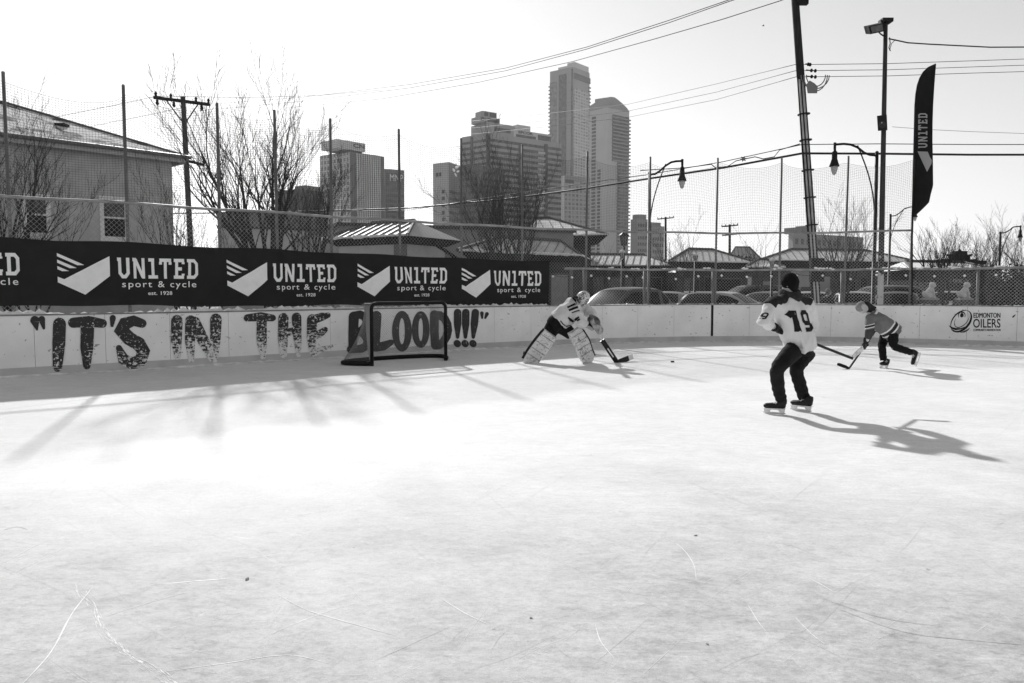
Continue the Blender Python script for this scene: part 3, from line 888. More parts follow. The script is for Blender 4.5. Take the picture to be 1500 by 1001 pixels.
def top_c(t):
    d, r = .42, .14
    k = [(0, 0), (0.02, d * .5), (.05, d - .08), (.12, d - .01), (gw * .3, d + .02), (gw * .5, d + .03), (gw * .7, d + .02), (gw - .12, d - .01), (gw - .05, d - .08), (gw - .02, d * .5), (gw, 0)]
    x = t * (len(k) - 1); i = min(int(x), len(k) - 2); f = x - i
    return k[i][0] + (k[i + 1][0] - k[i][0]) * f, k[i][1] + (k[i + 1][1] - k[i][1]) * f
m = MB(); m.tube([gp(*base_c(t / 40), .045) for t in range(41)], .045, 8); m.build('base_frame', BLACKM, GO, True)
m = MB(); m.tube([gp(*top_c(t / 40), GH - .015) for t in range(41)], .02, 8); m.build('top_frame', gm('grey_tube', 0.16, 0.5, 0.2, 9), GO, True)
TW = gm('goal_twine', 0.26, 0.8, 0.2, 30)
def gnet(t, v):
    bx, by = base_c(t); tx, ty = top_c(t); w = (1 - v) ** 1.9
    e = .06 * math.sin(math.pi * v) * (1 if .25 < t < .75 else .3)
    return gp(tx + (bx - tx) * w, ty + (by - ty) * w - e * .3, .07 + (GH - .09) * v)
m = MB(); C_, R_ = 64, 23
for fam in (1, -1):
    for c in range(-R_, C_ + R_ + 1):
        pts = []
        for r in range(R_ + 1):
            t = (c + fam * (r - (0 if fam > 0 else 0))) / C_
            if 0 <= t <= 1: pts.append(gnet(t, r / R_))
        if len(pts) > 1: m.tube(pts, .0022, 3, False)
for k in range(-12, 48):                                  # roof of the net
    for fam in (1, -1):
        pts = []
        for r in range(9):
            a = (k * .052 + fam * r * .052)
            if 0.0 <= a <= gw: pts.append(gp(a, .42 * r / 8, GH - .01 - .03 * math.sin(math.pi * r / 8)))
        if len(pts) > 1: m.tube(pts, .0022, 3, False)
m.build('net', TW, GO)
m = MB()
a, b = gp(.18, .40, GH - .03), gp(.06, .10, .10); d = gu * .05
for i in range(8):
    p, q = a.lerp(b, i / 8), a.lerp(b, (i + 1) / 8)
    sg = lambda t: gn * (.07 * math.sin(math.pi * t))
    m.hull8([p - d + sg(i / 8), p + d + sg(i / 8), p + d + sg(i / 8) + gn * .008, p - d + sg(i / 8) + gn * .008], [q - d + sg((i + 1) / 8), q + d + sg((i + 1) / 8), q + d + sg((i + 1) / 8) + gn * .008, q - d + sg((i + 1) / 8) + gn * .008])
m.build('net_strap', gm('strap_web', 0.33, 0.8), GO)
p = G(985, 531); m = MB(); m.lathe([(.036, 0.004), (.038, .007), (.038, .026), (.036, .029)], p, 20)
tag(m.build('hockey_puck', gm('puck_rubber', 0.02, 0.7), None, False, tuple(p)), 'small black puck lying on the ice in front of the goalkeeper', 'puck')

random.seed(31)
for k, (px, py, s_, lab) in enumerate(((362, 849, .014, 'small grey lump of ice alone on the near ice at left'), (778, 906, .008, 'tiny grey chip of ice on the near ice in the middle'), (1020, 785, .009, 'tiny grey chip of ice on the ice below the number 19 player'), (1036, 944, .007, 'tiny grey crumb of ice on the near ice right of the middle'))):
    p = G(px, py); m = MB()
    for q in range(4): m.ell(p + Vector((random.gauss(0, s_ * .4), random.gauss(0, s_ * .4), s_ * .3)), ((s_ * random.uniform(.4, .8), 0, 0), (0, s_ * .6, 0), (0, 0, s_ * .45)), 7, 5)
    tag(m.build('ice_chip', gm('dirty_ice', .40, .6, .5, 60), None, True, tuple(p)), lab, 'ice chip')
# ------------------------------------------------------------------ figures
SKIN = gm('skin', 0.38, 0.6, 0.08, 12); HAIR = gm('dark_hair', 0.015, 0.6, 0.4, 60, 0.4, 120)
GLOVE = gm('black_glove', 0.009, 0.6, 0.3, 30, 0.3, 80)
BOOT = gm('skate_boot', 0.012, 0.45, 0.3, 30, spec=0.2); HOLD = gm('skate_holder', 0.72, 0.45, 0.1, 30); RUN = gm('skate_steel', 0.5, 0.25, metal=1.0); LACE = gm('laces', 0.75, 0.8)
def skate(par, heel, toe, up, shin):
    """heel, toe: ends of the runner on the ice; up: away from the sole; shin: ankle point"""
    f = (toe - heel).normalized(); up = (up - f * up.dot(f)).normalized(); sdir = f.cross(up).normalized()
    L = (toe - heel).length; W = .046
    q = lambda a, h, s=0.0: heel + f * a * L + up * h + sdir * s
    m = MB()
    rings = []
    for a, h, ry, rz in ((-.06, .115, .030, .030), (.02, .112, .040, .042), (.2, .108, .043, .044), (.45, .104, .046, .042), (.7, .100, .048, .036), (.92, .098, .042, .031), (1.03, .098, .022, .020)):
        rings.append((q(a, h), sdir * ry, up * rz))
    m.loft(rings, 14)
    ank = shin
    m.tube([q(.12, .115), q(.14, .17), q(.15, .17).lerp(ank, .5), ank], [.046, .048, .052, .054], 12)
    m.tube([q(.02, .13), q(.05, .19)], [.035, .042], 10)
    o = remeshed(m, 'skate', BOOT, par, .010, 3)
    m = MB()
    m.hull8([q(-.02, .052, -.012), q(1.0, .052, -.012), q(1.0, .052, .012), q(-.02, .052, .012)], [q(-.05, .074, -.030), q(1.0, .068, -.030), q(1.0, .068, .030), q(-.05, .074, .030)])
    for a0, a1, b0, b1 in ((0.0, .22, -.02, .30), (.74, .98, .66, 1.0)):
        m.hull8([q(a0, .018, -.006), q(a1, .018, -.006), q(a1, .018, .006), q(a0, .018, .006)], [q(b0, .053, -.014), q(b1, .053, -.014), q(b1, .053, .014), q(b0, .053, .014)])
    m.hull8([q(0, .015, -.005), q(1, .015, -.005), q(1, .015, .005), q(0, .015, .005)], [q(0, .025, -.006), q(1, .025, -.006), q(1, .025, .006), q(0, .025, .006)])
    m.build('blade_holder', HOLD, o)
    m = MB()
    pr = [(-.06, .018), (-.05, .008), (.05, .001), (.9, .001), (1.04, .010), (1.06, .020)]
    m.hull8([q(a, h, -.0018) for a, h in pr], [q(a, h, .0018) for a, h in pr]); m.build('runner', RUN, o)
    m = MB()
    for k in range(5):
        a = .50 - k * .075; h = .150 + k * .006 - .003
        m.tube([q(a + .03, h - .012, -.034), q(a, h, 0), q(a - .02, h - .012, .034)], .004, 5); m.tube([q(a - .03, h - .010, -.034), q(a, h + .004, 0), q(a + .02, h - .010, .034)], .004, 5)
    for s in (-1, 1): m.tube([q(.36, .165, s * .004), q(.40, .175, s * .03), q(.34, .15, s * .055), q(.42, .13, s * .058)], .003, 5)
    m.build('laces', LACE, o)
    return o
def glove(par, hand, axis, elbow, side, mat=GLOVE, k=1.0, name='glove'):
    """padded glove closed round a shaft that runs along axis through hand"""
    ax = axis.normalized(); fo = (elbow - hand); fo = (fo - ax * fo.dot(ax)).normalized(); lat = ax.cross(fo).normalized() * side
    m = MB()
    pc = hand + fo * .030 * k + lat * .012 * k
    m.ell(pc, (ax * .050 * k, fo * .034 * k, lat * .040 * k), 12, 8)
    for i, (off, ln) in enumerate(((-.040, .92), (-.014, 1.05), (.012, 1.0), (.036, .82))):
        c = hand + ax * off * k; pts = []; rr = .036 * k
        for t in (150, 100, 50, 5, -45, -85 * ln):
            th = R(t); pts.append(c + (lat * math.sin(th) * -1 + fo * -math.cos(th) * -1 * 1) * 0 + (lat * math.cos(th) - fo * math.sin(th)) * rr + fo * .006)
        m.tube(pts, [.016 * k, .0165 * k, .016 * k, .015 * k, .014 * k, .011 * k], 8)
    c = hand + ax * -.052 * k
    m.tube([pc + ax * -.03 * k, c + fo * .02 * k - lat * .02 * k, c - lat * .034 * k + ax * .005, c - lat * .03 * k - fo * .03 * k + ax * .012], [.020 * k, .019 * k, .017 * k, .012 * k], 8)
    wr = hand + (elbow - hand).normalized() * .13 * k
    m.tube([pc, hand + (elbow - hand).normalized() * .08 * k, wr, wr + (elbow - hand).normalized() * .05 * k], [.036 * k, .040 * k, .052 * k, .056 * k], 12)
    return remeshed(m, name, mat, par, .008, 2)
from mathutils import noise as mnoise
def wrinkle(o, amp, sc, st=(1, 1, .5), seed=0.0):
    """soft creases in cloth"""
    me = o.data; b = Vector(o['_b']); nn = [v.normal.copy() for v in me.vertices]
    for v, n_ in zip(me.vertices, nn):
        p = v.co + b; q = Vector((p.x * sc * st[0] + seed, p.y * sc * st[1], p.z * sc * st[2]))
        h = 1 - 2.2 * abs(mnoise.noise(q)) + .5 * mnoise.noise(q * 2.3)
        v.co += n_ * amp * (h - .5)
    me.update()
def project(flat, org, u, v, d, mesh_objs, off, parent, mat, name):
    """print flat artwork on to a garment: cast along d from the plane (org, u, v)"""
    vs = []; fs = []
    for ob in mesh_objs:
        i = len(vs); b = Vector(ob['_b']); vs += [x.co + b for x in ob.data.vertices]; fs += [tuple(i + k for k in p.vertices) for p in ob.data.polygons]
    bv = BVHTree.FromPolygons(vs, fs)
    def fn(a, b, o):
        p = org + u * a + v * b - d * .6
        h, nn, _, _ = bv.ray_cast(p, d)
        return (h if h else p + d * .6) - d * (off + o)
    rng = [i * .025 for i in range(-20, 21)]
    return lay(flat, fn, rng, rng, off=.0, step=.0006).build(name, mat, parent)
def head(par, body_mb, c, up, face, k=1.0):
    s = up.cross(face).normalized(); face = s.cross(up).normalized()
    body_mb.ell(c, (s * .076 * k, face * .095 * k, up * .118 * k), 16, 12)
    body_mb.ell(c + face * .035 * k - up * .055 * k, (s * .052 * k, face * .055 * k, up * .055 * k), 12, 8)
    body_mb.tube([c + face * .090 * k + up * .012 * k, c + face * .110 * k - up * .022 * k], [.010 * k, .016 * k], 8)
    body_mb.ell(c + face * .086 * k - up * .058 * k, (s * .026 * k, face * .012 * k, up * .010 * k), 8, 6)
    for q in (-1, 1):
        body_mb.ell(c + s * q * .078 * k - up * .005 * k - face * .005, (s * .012 * k, face * .022 * k, up * .034 * k), 8, 6)
        body_mb.ell(c + face * .078 * k + s * q * .032 * k + up * .028 * k, (s * .02 * k, face * .012 * k, up * .007 * k), 8, 6)
    return s, face
def face_marks(par, c, s, face, up, k=1.0):
    m = MB()
    for q in (-1, 1): m.ball(c + face * .085 * k + s * q * .032 * k + up * .010 * k, .009 * k, 8, 6)
    return m.build('eyes', HAIR, par, True)

# ---- player in the white number 19 jersey
S19 = 9.75
def q19(px, py, Y): return P(px, py, Y)
base = G(1160, 606)
PL = thing('person', 'player seen from behind in a white 19 jersey, black beanie and jeans', 'person', tuple(base))
hL, hR = q19(1163, 513, 9.66), q19(1182, 514, 9.93)
kL, kR = q19(1136, 542, 9.45), q19(1165, 542, 9.82)
aL, aR = q19(1143, 588, 9.66), q19(1178, 586, 9.90)
aF = Vector((-.55, .80, 0)).normalized(); aS = Vector((-.80, -.55, 0)).normalized()     # facing, own left
neck = q19(1157, 433, 9.74); chest = q19(1157, 458, 9.76); belly = q19(1164, 486, 9.78); hem = q19(1172, 509, 9.79)
shL, shR = q19(1131, 447, 9.52), q19(1182, 446, 10.02)
elL, elR = q19(1118, 471, 9.42), q19(1189, 476, 10.18)
haL, haR = q19(1143, 484, 9.72), q19(1184, 497, 10.10)
hd = q19(1157, 416, 9.70); hup = (hd - neck).normalized() * .3 + Vector((0, 0, 1)); hup.normalize(); hface = Vector((-.72, .69, -.12)).normalized()
m = MB()
m.tube([hem, belly, chest, neck - Vector((0, 0, .04))], [.13, .13, .14, .08], 14); m.tube([neck - Vector((0, 0, .06)), hd - hup * .06], [.058, .052], 10)
for a, b, c, d in ((shL, elL, haL, chest), (shR, elR, haR, chest)): m.tube([d, a, a.lerp(b, .5), b, c], [.06, .058, .05, .042, .03], 10); m.ball(c, .035)
for a, b, c in ((hL, kL, aL), (hR, kR, aR)): m.tube([hem, a, a.lerp(b, .5), b, b.lerp(c, .4), c], [.10, .085, .06, .035, .045, .038], 12)
s_, f_ = head(PL, m, hd, hup, hface)
remeshed(m, 'body', SKIN, PL, .012, 2); face_marks(PL, hd, s_, f_, hup)
DENIM = gm('denim', 0.012, 0.85, 0.5, 5, 0.4, 25)
m = MB()
m.loft([(hem + Vector((0, 0, .06)), aS * .175, aF * .135), (hem - Vector((0, 0, .02)), aS * .185, aF * .145), ((hL + hR) / 2 - Vector((0, 0, .06)), aS * .18, aF * .14)], 16)
random.seed(6)
def legwear(m, hip, knee, ank, r0, r1, r2, folds):
    n = 22; pts = []; rad = []
    for i in range(n + 1):
        t = i / n
        p = hip.lerp(knee, t / .48) if t < .48 else knee.lerp(ank, (t - .48) / .52)
        if .38 < t < .58: p = p + (hip.lerp(ank, .5) - knee) * .10 * (1 - abs(t - .48) / .10)
        r = r0 + (r1 - r0) * min(t / .48, 1) if t < .48 else r1 + (r2 - r1) * (t - .48) / .52
        r += folds * (math.sin(i * 1.9 + r0 * 90) * (.5 if .3 < t < .8 else 1.0)) * (1.6 if t > .82 else .8)
        pts.append(p + Vector((random.gauss(0, folds), random.gauss(0, folds), 0))); rad.append(r)
    m.tube(pts, rad, 16)
legwear(m, hL, kL, aL + Vector((0, 0, .03)), .120, .082, .072, .0025); legwear(m, hR, kR, aR + Vector((0, 0, .03)), .120, .082, .072, .0025)
wrinkle(remeshed(m, 'jeans', DENIM, PL, .011, 2), .0065, 8, (1, 1, 1.6), 3)
JW = gm('white_jersey', 0.66, 0.85, 0.05, 5, 0.35, 14)
up_t = (neck - hem).normalized()
m = MB()
rr = []
for c, w, d, dz in ((hem - up_t * .045, .19, .165, .03), (hem + up_t * .06, .212, .172, .02), (belly, .225, .178, .01), (belly.lerp(chest, .5), .238, .175, 0), (chest, .245, .165, 0), (chest.lerp(neck, .45), .225, .135, 0), (chest.lerp(neck, .8), .15, .10, 0), (neck, .085, .08, 0)):
    rr.append((c, aS * w - up_t * dz * 1.4, aF * d))
m.loft(rr, 22)
# hanging folds across the back
for k, (o, l) in enumerate(((.11, .9), (-.02, .8), (-.13, 1.0), (.03, .5))):
    p = belly - aF * .165 + aS * o; m.tube([p - up_t * .20 + aS * .03 * math.sin(k * 2), p + aS * .01, p + up_t * .16 * l - aS * .05 + aF * .01], [.016, .018, .006], 8)
m.tube([chest + aS * .12 + up_t * .05, shL, shL.lerp(elL, .5), elL, elL.lerp(haL, .38)], [.085, .092, .086, .078, .072], 16)
m.tube([chest - aS * .12 + up_t * .05, shR, shR.lerp(elR, .5), elR, elR.lerp(haR, .45)], [.085, .098, .094, .085, .074], 16)
jersey = remeshed(m, 'jersey', JW, PL, .012, 3); wrinkle(jersey, .016, 6, (1.2, 1.2, .55), 1)
m = MB()
a = neck - up_t * .03 + aS * .05
m.tube([neck - up_t * .015 + aS * .03, chest.lerp(neck, .62) + aS * .17, shL + Vector((0, 0, .018)), shL.lerp(elL, .22) + Vector((-.012, -.01, .02))], [.074, .078, .090, .080], 14)
m.tube([neck - up_t * .015 - aS * .03, chest.lerp(neck, .62) - aS * .16, shR + Vector((0, 0, .018)), shR.lerp(elR, .2)], [.074, .076, .088, .080], 14)
wrinkle(remeshed(m, 'shoulder_yoke', gm('jersey_black', 0.022, 0.85, 0.2, 8, 0.3, 30), PL, .011, 2), .008, 8, (1, 1, 1), 1)
m = MB(); hc = neck + Vector((0, 0, .015))
for t in range(14):
    th = 2 * math.pi * t / 14; p = hc + aS * .092 * math.cos(th) + aF * .085 * math.sin(th) + Vector((0, 0, .018 * math.sin(2 * th)))
    m.ell(p, ((.042, 0, 0), (0, .042, 0), (0, 0, .050)), 8, 6)
m.ell(hc - aF * .085 - aS * .02 - Vector((0, 0, .03)), (aS * .10, aF * .045, Vector((0, 0, .07))), 12, 8)
remeshed(m, 'hood', gm('hood_cloth', 0.028, 0.9, 0.3, 20, 0.4, 60), PL, .011, 2)
m = MB(); hb = hd + hup * .028
m.ell(hb, (s_ * .096, f_ * .108, hup * .112), 18, 12)
m.ell(hd - f_ * .045 - hup * .02, (s_ * .080, f_ * .062, hup * .075), 14, 10)
m.loft([(hb - hup * .045, s_ * .094, f_ * .104), (hb - hup * .02, s_ * .101, f_ * .113), (hb + hup * .012, s_ * .101, f_ * .113), (hb + hup * .025, s_ * .094, f_ * .106)], 20)
remeshed(m, 'beanie', gm('beanie_knit', 0.007, 0.95, 0.3, 40, 0.5, 150), PL, .008, 1)
NUM = gm('jersey_number', 0.014, 0.8, 0.2, 20)
def blockdigits(txt, h, w=.62):
    out = []; x = 0
    for ch in txt:
        if ch == '1': st = [[(.30, 0), (.30, 1)], [(.02, .72), (.22, .93)], [(.02, .09), (.62, .09)]]; a = .64
        else: st = [[(.60, .40), (.20, .40), (.10, .52), (.10, .82), (.22, .91), (.48, .91), (.60, .80), (.60, .20), (.48, .09), (.10, .09)]]; a = .70
        wd = .26 if ch == '1' else .20
        for i, s0 in enumerate(st):
            if ch == '1' and i == 2: continue
            for p in stroke(s0, wd): out.append([((x + b[0]) * h, b[1] * h) for b in p])
        x += a
    return [[(a - x * h / 2, b - h / 2) for a, b in p] for p in out]
org = chest.lerp(belly, .42) - aF * .15
project(blockdigits('19', .265), org + aS * .03, -aS, up_t, aF, [jersey], .004, PL, NUM, 'number')
tt = (elL - shL).normalized()
vdir = -tt; dS = (aS * .6 - aF * .8); dS = (dS - vdir * dS.dot(vdir)).normalized(); ud = vdir.cross(-dS).normalized()
project(blockdigits('9', .085), shL.lerp(elL, .72) + aS * .05, ud * (1 if ud.x > 0 else -1), vdir, -dS * 1.0, [jersey], .004, PL, NUM, 'sleeve_number')
heelL, toeL = G(1149, 607.5), G(1119, 605.5); heelR, toeR = G(1187.5, 604), G(1159, 600.5)
skate(PL, heelL, toeL, Vector((0, 0, 1)), aL - Vector((0, 0, .03))); skate(PL, heelR, toeR, Vector((0, 0, 1)), aR - Vector((0, 0, .03)))
bl0 = P(1249, 525.5, 10.24); bl1 = P(1272, 508, 10.34)
SHB = gm('stick_shaft', 0.010, 0.4, 0.3, 30, spec=0.2)
def stick(name, label, butt, heel, toe, bm_, tip, tape=None, bh=.070):
    o = thing(name, label, 'hockey stick', tuple(heel))
    m = MB(); d = (heel - butt).normalized(); a = d.cross(Vector((0, 0, 1))).normalized(); b = d.cross(a)
    m.hull8([butt - a * .011 - b * .015, butt + a * .011 - b * .015, butt + a * .011 + b * .015, butt - a * .011 + b * .015], [heel - a * .009 - b * .016, heel + a * .009 - b * .016, heel + a * .009 + b * .016, heel - a * .009 + b * .016])
    m.build('shaft', SHB, o)
    m = MB(); e = (toe - heel); L = e.length; e.normalize(); n = e.cross(d).normalized(); w = n.cross(e).normalized()
    if w.dot(d) > 0: w = -w                                # blade stands up from the ice edge towards the shaft
    rings = []
    for t in range(9):
        x = t / 8; curve = .025 * x * x; hh = bh * (1.0 if x < .8 else 1 - 1.6 * (x - .8)) * (.75 + .25 * min(1, x * 4))
        c = heel + e * L * x + n * curve + w * hh * .5 - w * .01
        rings.append((c, n * .006, w * hh * .5))
    m.loft(rings, 10); bo = m.build('blade', bm_, o, True)
    if tip is not None:
        m = MB(); m.loft([(c, aa * 1.25, bb * 1.04) for c, aa, bb in rings[6:]], 10); m.build('blade_tape', tip, bo, True)
    if tape is not None:
        m = MB(); m.tube([butt + d * .0, butt + d * .14], .019, 8); m.build('grip_tape', tape, o, True)
    return o
butt = haL + (haL - bl0).normalized() * .10
stick('hockey_stick', 'black shafted stick with a pale dark-tipped blade held off the ice', butt, bl0, bl1, gm('pale_blade', 0.62, 0.5, 0.35, 22), SHB, gm('white_tape', 0.7, 0.9))
ax = (bl0 - butt).normalized(); haR2 = butt + ax * .48
glove(PL, haL, ax, elL, 1); glove(PL, haR2, ax, elR, -1)

# ---- skater in the grey striped jersey bent over the stick
RS = thing('person', 'skater in a grey striped jersey and pale cap bent low over a stick', 'person', tuple(G(1296, 540)))
Y = 15.3
hem = P(1305, 485, Y); chest = P(1282, 467, Y); neck = P(1274, 457, Y); hd = P(1263, 451, Y - .03)
up_t = (neck - hem).normalized(); rs = Vector((0, -1, 0)); rf = up_t.cross(rs).normalized()
if rf.z > 0: rf = -rf
hipN, hipF = P(1308, 488, Y - .12), P(1297, 490, Y + .10)
kN, aN = P(1309, 508, Y - .14), P(1334, 516, Y - .02)          # trailing leg
kF, aF2 = P(1291.5, 508, Y + .05), P(1294, 528, Y + .02)       # standing leg
sN, eN, hN = P(1274, 467, Y - .20), P(1274, 484, Y - .26), P(1271, 498.5, Y - .14)
sF, eF, hF = P(1278, 463, Y + .20), P(1284, 480, Y + .34), P(1283, 483, Y + .18)
rup = Vector((-.10, 0, 1)).normalized(); rface = Vector((-.80, .0, -.60)).normalized()
rup = (Vector((-.35, 0, .94)) - rface * Vector((-.35, 0, .94)).dot(rface)).normalized()
m = MB()
m.tube([hem, chest, neck], [.11, .12, .07], 12); m.tube([neck, hd], [.055, .05], 10)
for a, b, c in ((sN, eN, hN), (sF, eF, hF)): m.tube([chest, a, b, c], [.06, .055, .042, .03], 10); m.ball(c, .032)
m.tube([hem, hipN, kN, aN], [.09, .08, .055, .038], 12); m.tube([hem, hipF, kF, aF2], [.09, .08, .055, .038], 12)
s_, f_ = head(RS, m, hd, rup, rface, .98)
remeshed(m, 'body', gm('fair_skin', 0.50, 0.6, 0.06, 12), RS, .012, 2); face_marks(RS, hd, s_, f_, rup)
m = MB()
m.ell(hem - up_t * .02, (rs * .15, up_t * .10, rf * .125), 14, 10)
legwear(m, hipN, kN, aN, .108, .076, .062, .003); legwear(m, hipF, kF, aF2, .10, .074, .062, .003)
wrinkle(remeshed(m, 'trousers', gm('black_trousers', 0.006, 0.85, 0.3, 10, 0.3, 40), RS, .011, 2), .006, 9, (1, 1, 1.5), 2)
def st(x, z): return Vector((x, 0, z))
o0 = Vector(RS['_b'])
al = lambda p: (p - o0).dot(up_t)
b0 = al(hem)
JG = band_mat('grey_striped_jersey', tuple(up_t), [(b0 - .05, .14), (b0 + .005, .72), (b0 + .035, .03), (b0 + .095, .72), (b0 + .125, .17)], 0.14)
m = MB()
skew = rf * .06
m.loft([(hem - up_t * .085, rs * .205, rf * .185), (hem, rs * .215, rf * .19), (hem.lerp(chest, .4), rs * .22, rf * .178), (chest - up_t * .04, rs * .22, rf * .16), (chest + up_t * .06, rs * .17, rf * .13), (neck, rs * .09, rf * .085)], 20)
m.ell(chest.lerp(hem, .35) - rf * .09, (rs * .15, up_t * .2, rf * .07), 12, 8)
m.tube([hem - up_t * .08 - rf * .1 + rs * .1, chest - rf * .07 + rs * .1], [.03, .02], 8)
jer = remeshed(m, 'jersey', JG, RS, .011, 3); wrinkle(jer, .014, 8, (1, 1, 1), 5)
for a, b, c, d in ((sN, eN, hN, 1), (sF, eF, hF, -1)):
    sd_ = (b - a).normalized(); s1 = (c - a).normalized(); e0 = (a - o0).dot(s1); L = (c - a).length
    JS = band_mat('striped_sleeve', tuple(s1), [(e0 + L * .40, .72), (e0 + L * .46, .035), (e0 + L * .60, .72), (e0 + L * .655, .15), (e0 + L * .74, .05)], 0.15)
    m = MB(); m.tube([chest + rs * .10 * d + up_t * .02, a, a.lerp(b, .5), b, b.lerp(c, .74)], [.085, .090, .088, .086, .064], 16)
    remeshed(m, 'sleeve', JS, RS, .010, 2)
m = MB()
cl = chest.lerp(neck, .75)
m.loft([(neck - up_t * .075, rs * .155, rf * .128), (neck - up_t * .045, rs * .145, rf * .12), (neck - up_t * .04, rs * .13, rf * .10), (neck - up_t * .08, rs * .13, rf * .10)], 20); m.build('collar_stripe', gm('white_trim', 0.72, 0.8), RS, True)
m = MB(); hc = hd + rup * .01 - f_ * .055
m.ell(hc - rup * .02 - f_ * .02, (s_ * .090, f_ * .075, rup * .105), 14, 10)
m.tube([hc - rup * .05, neck - rf * .03 + up_t * .02, chest.lerp(neck, .6) - rf * .03 + rs * .04, chest + rs * .12 + rf * .04 + up_t * .06], [.085, .080, .070, .03], 12)
m.tube([hc - f_ * .06 + rup * .03, neck - rf * .09 + up_t * .02, neck - rf * .14 - up_t * .04], [.05, .045, .02], 10)
remeshed(m, 'hair', HAIR, RS, .010, 2)
m = MB()
m.ell(hd + rup * .030 + f_ * .004, (s_ * .097, f_ * .112, rup * .100), 18, 12)
remeshed(m, 'cap', gm('grey_cap', 0.24, 0.9, 0.15, 30, 0.4, 120), RS, .009, 1)
m = MB()
m.ell(hd + s_ * (.085 if s_.y < 0 else -.085) - rup * .005 - f_ * .01, (s_ * .030, f_ * .060, rup * .085), 14, 10)
remeshed(m, 'ear_flap', gm('pale_flap', 0.42, 0.9, 0.1, 30), RS, .009, 1)
skate(RS, P(1299.5, 541, Y), P(1288.5, 540, Y - .03), Vector((0, 0, 1)), aF2)
h2, t2 = P(1349.5, 518, Y), P(1343, 536.5, Y - .02)
skate(RS, h2, t2, Vector((-1, 0, .45)), aN)
rh = G(1243, 541); rt = P(1225.5, 535.5, 15.15)
bt = P(1287, 478, 15.55)
stick('hockey_stick', 'dark stick whose black blade rests on the ice in front of the skater', bt, rh, rt, SHB, None, None, .075)
dd = (rh - bt).normalized()
hN2 = bt + dd * ((hN - bt).dot(dd)); hF2 = bt + dd * .05
glove(RS, hN2, dd, eN, 1, GLOVE, 1.15); glove(RS, hF2, dd, eF, -1, GLOVE, 1.1)

# ---- goalkeeper
GK = thing('person', 'goalkeeper in mask and big white leg pads reaching with a wide stick', 'person', tuple(G(812, 531)))
Y = 16.5
pel = P(814, 474, Y); hem = P(822, 468, Y - .02); chest = P(838, 453, Y - .05); neck = P(848, 443, Y - .05); hd = P(853.5, 436.5, Y - .08)
up_t = (neck - hem).normalized(); gs = Vector((.10, -.97, .05)); gs = (gs - up_t * gs.dot(up_t)).normalized(); gf = up_t.cross(gs).normalized()
if gf.x < 0: gf = -gf
h1, k1, a1 = P(809, 481, Y), P(796, 502, Y - .05), P(775, 525, Y)
h3, k3, a3 = P(828, 482, Y), P(844, 497, Y - .1), P(857, 524, Y)
s1, e1, w1 = P(844, 453, Y - .26), P(850, 473, Y - .36), P(867, 482, Y - .32)
s2, e2, w2 = P(855, 451, Y + .18), P(868, 461, Y + .05), P(866, 472, Y - .24)
gface = Vector((.72, -.35, -.60)).normalized(); gup = Vector((.5, -.1, .86)); gup = (gup - gface * gup.dot(gface)).normalized()
m = MB()
m.tube([pel, hem, chest, neck], [.12, .13, .14, .07], 12); m.tube([neck, hd], [.055, .05], 10)
for a, b, c in ((s1, e1, w1), (s2, e2, w2)): m.tube([chest, a, b, c], [.07, .06, .045, .035], 10); m.ball(c, .04)
for a, b, c in ((h1, k1, a1), (h3, k3, a3)): m.tube([pel, a, b, c], [.11, .09, .06, .045], 12)
s_, f_ = head(GK, m, hd, gup, gface)
remeshed(m, 'body', SKIN, GK, .013, 2); face_marks(GK, hd, s_, f_, gup)
m = MB()
m.loft([(hem + up_t * .05, gs * .21, gf * .17), (hem, gs * .225, gf * .19), (pel, gs * .23, gf * .20), (pel - up_t * .10, gs * .20, gf * .17)], 16)
m.tube([pel, h1, h1.lerp(k1, .75)], [.17, .165, .135], 14); m.tube([pel, h3, h3.lerp(k3, .6)], [.17, .155, .12], 14)
remeshed(m, 'padded_shorts', gm('black_shorts', 0.006, 0.85, 0.3, 8, 0.3, 30), GK, .012, 2)
JWG = gm('goalie_jersey', 0.62, 0.85, 0.07, 6, 0.4, 12)
m = MB()
m.loft([(hem - up_t * .06, gs * .28, gf * .235), (hem + up_t * .04, gs * .285, gf * .24), (hem.lerp(chest, .55), gs * .29, gf * .235), (chest, gs * .285, gf * .215), (chest.lerp(neck, .6), gs * .20, gf * .16), (neck, gs * .10, gf * .10)], 20)
m.ell(chest - gf * .10 + up_t * .02, (gs * .24, up_t * .2, gf * .13), 12, 8)
m.tube([chest + gs * .1, s1, s1.lerp(e1, .5), e1, e1.lerp(w1, .5)], [.12, .125, .12, .115, .095], 14)
m.tube([chest - gs * .1, s2, s2.lerp(e2, .5), e2, e2.lerp(w2, .5)], [.11, .12, .115, .105, .09], 14)
jer = remeshed(m, 'jersey', JWG, GK, .013, 3); wrinkle(jer, .018, 6, (1, 1, 1), 9)
view = Vector((0, 1, 0)); U = Vector((1, 0, 0)); V = Vector((0, 0, 1))
def on_jersey(pix, name, mat=NUM):
    k = .01414; c = P(840, 460, Y - .8)
    return project([[((x - 840) * k, (460 - y) * k) for x, y in p] for p in pix], c, U, V, view, [jer], .005, GK, mat, name)
on_jersey(stroke([(834, 452), (840, 449), (846, 446.5)], 2.6) + stroke([(836, 456), (843, 453), (849, 451)], 3.2) + stroke([(840, 459.5), (846, 457), (851, 456)], 1.6), 'sleeve_stripe')
on_jersey(stroke([(835, 466), (839, 470), (843, 473)], [2, 4, 2.5]) + stroke([(842, 472), (846, 468), (850, 465)], [3, 3.5, 2]) + stroke([(847, 471), (851, 468)], [2, 2.6]), 'crest')
on_jersey(stroke([(824, 471), (828, 476), (833, 479.5), (840, 478)], 1.6), 'hem_stripe')
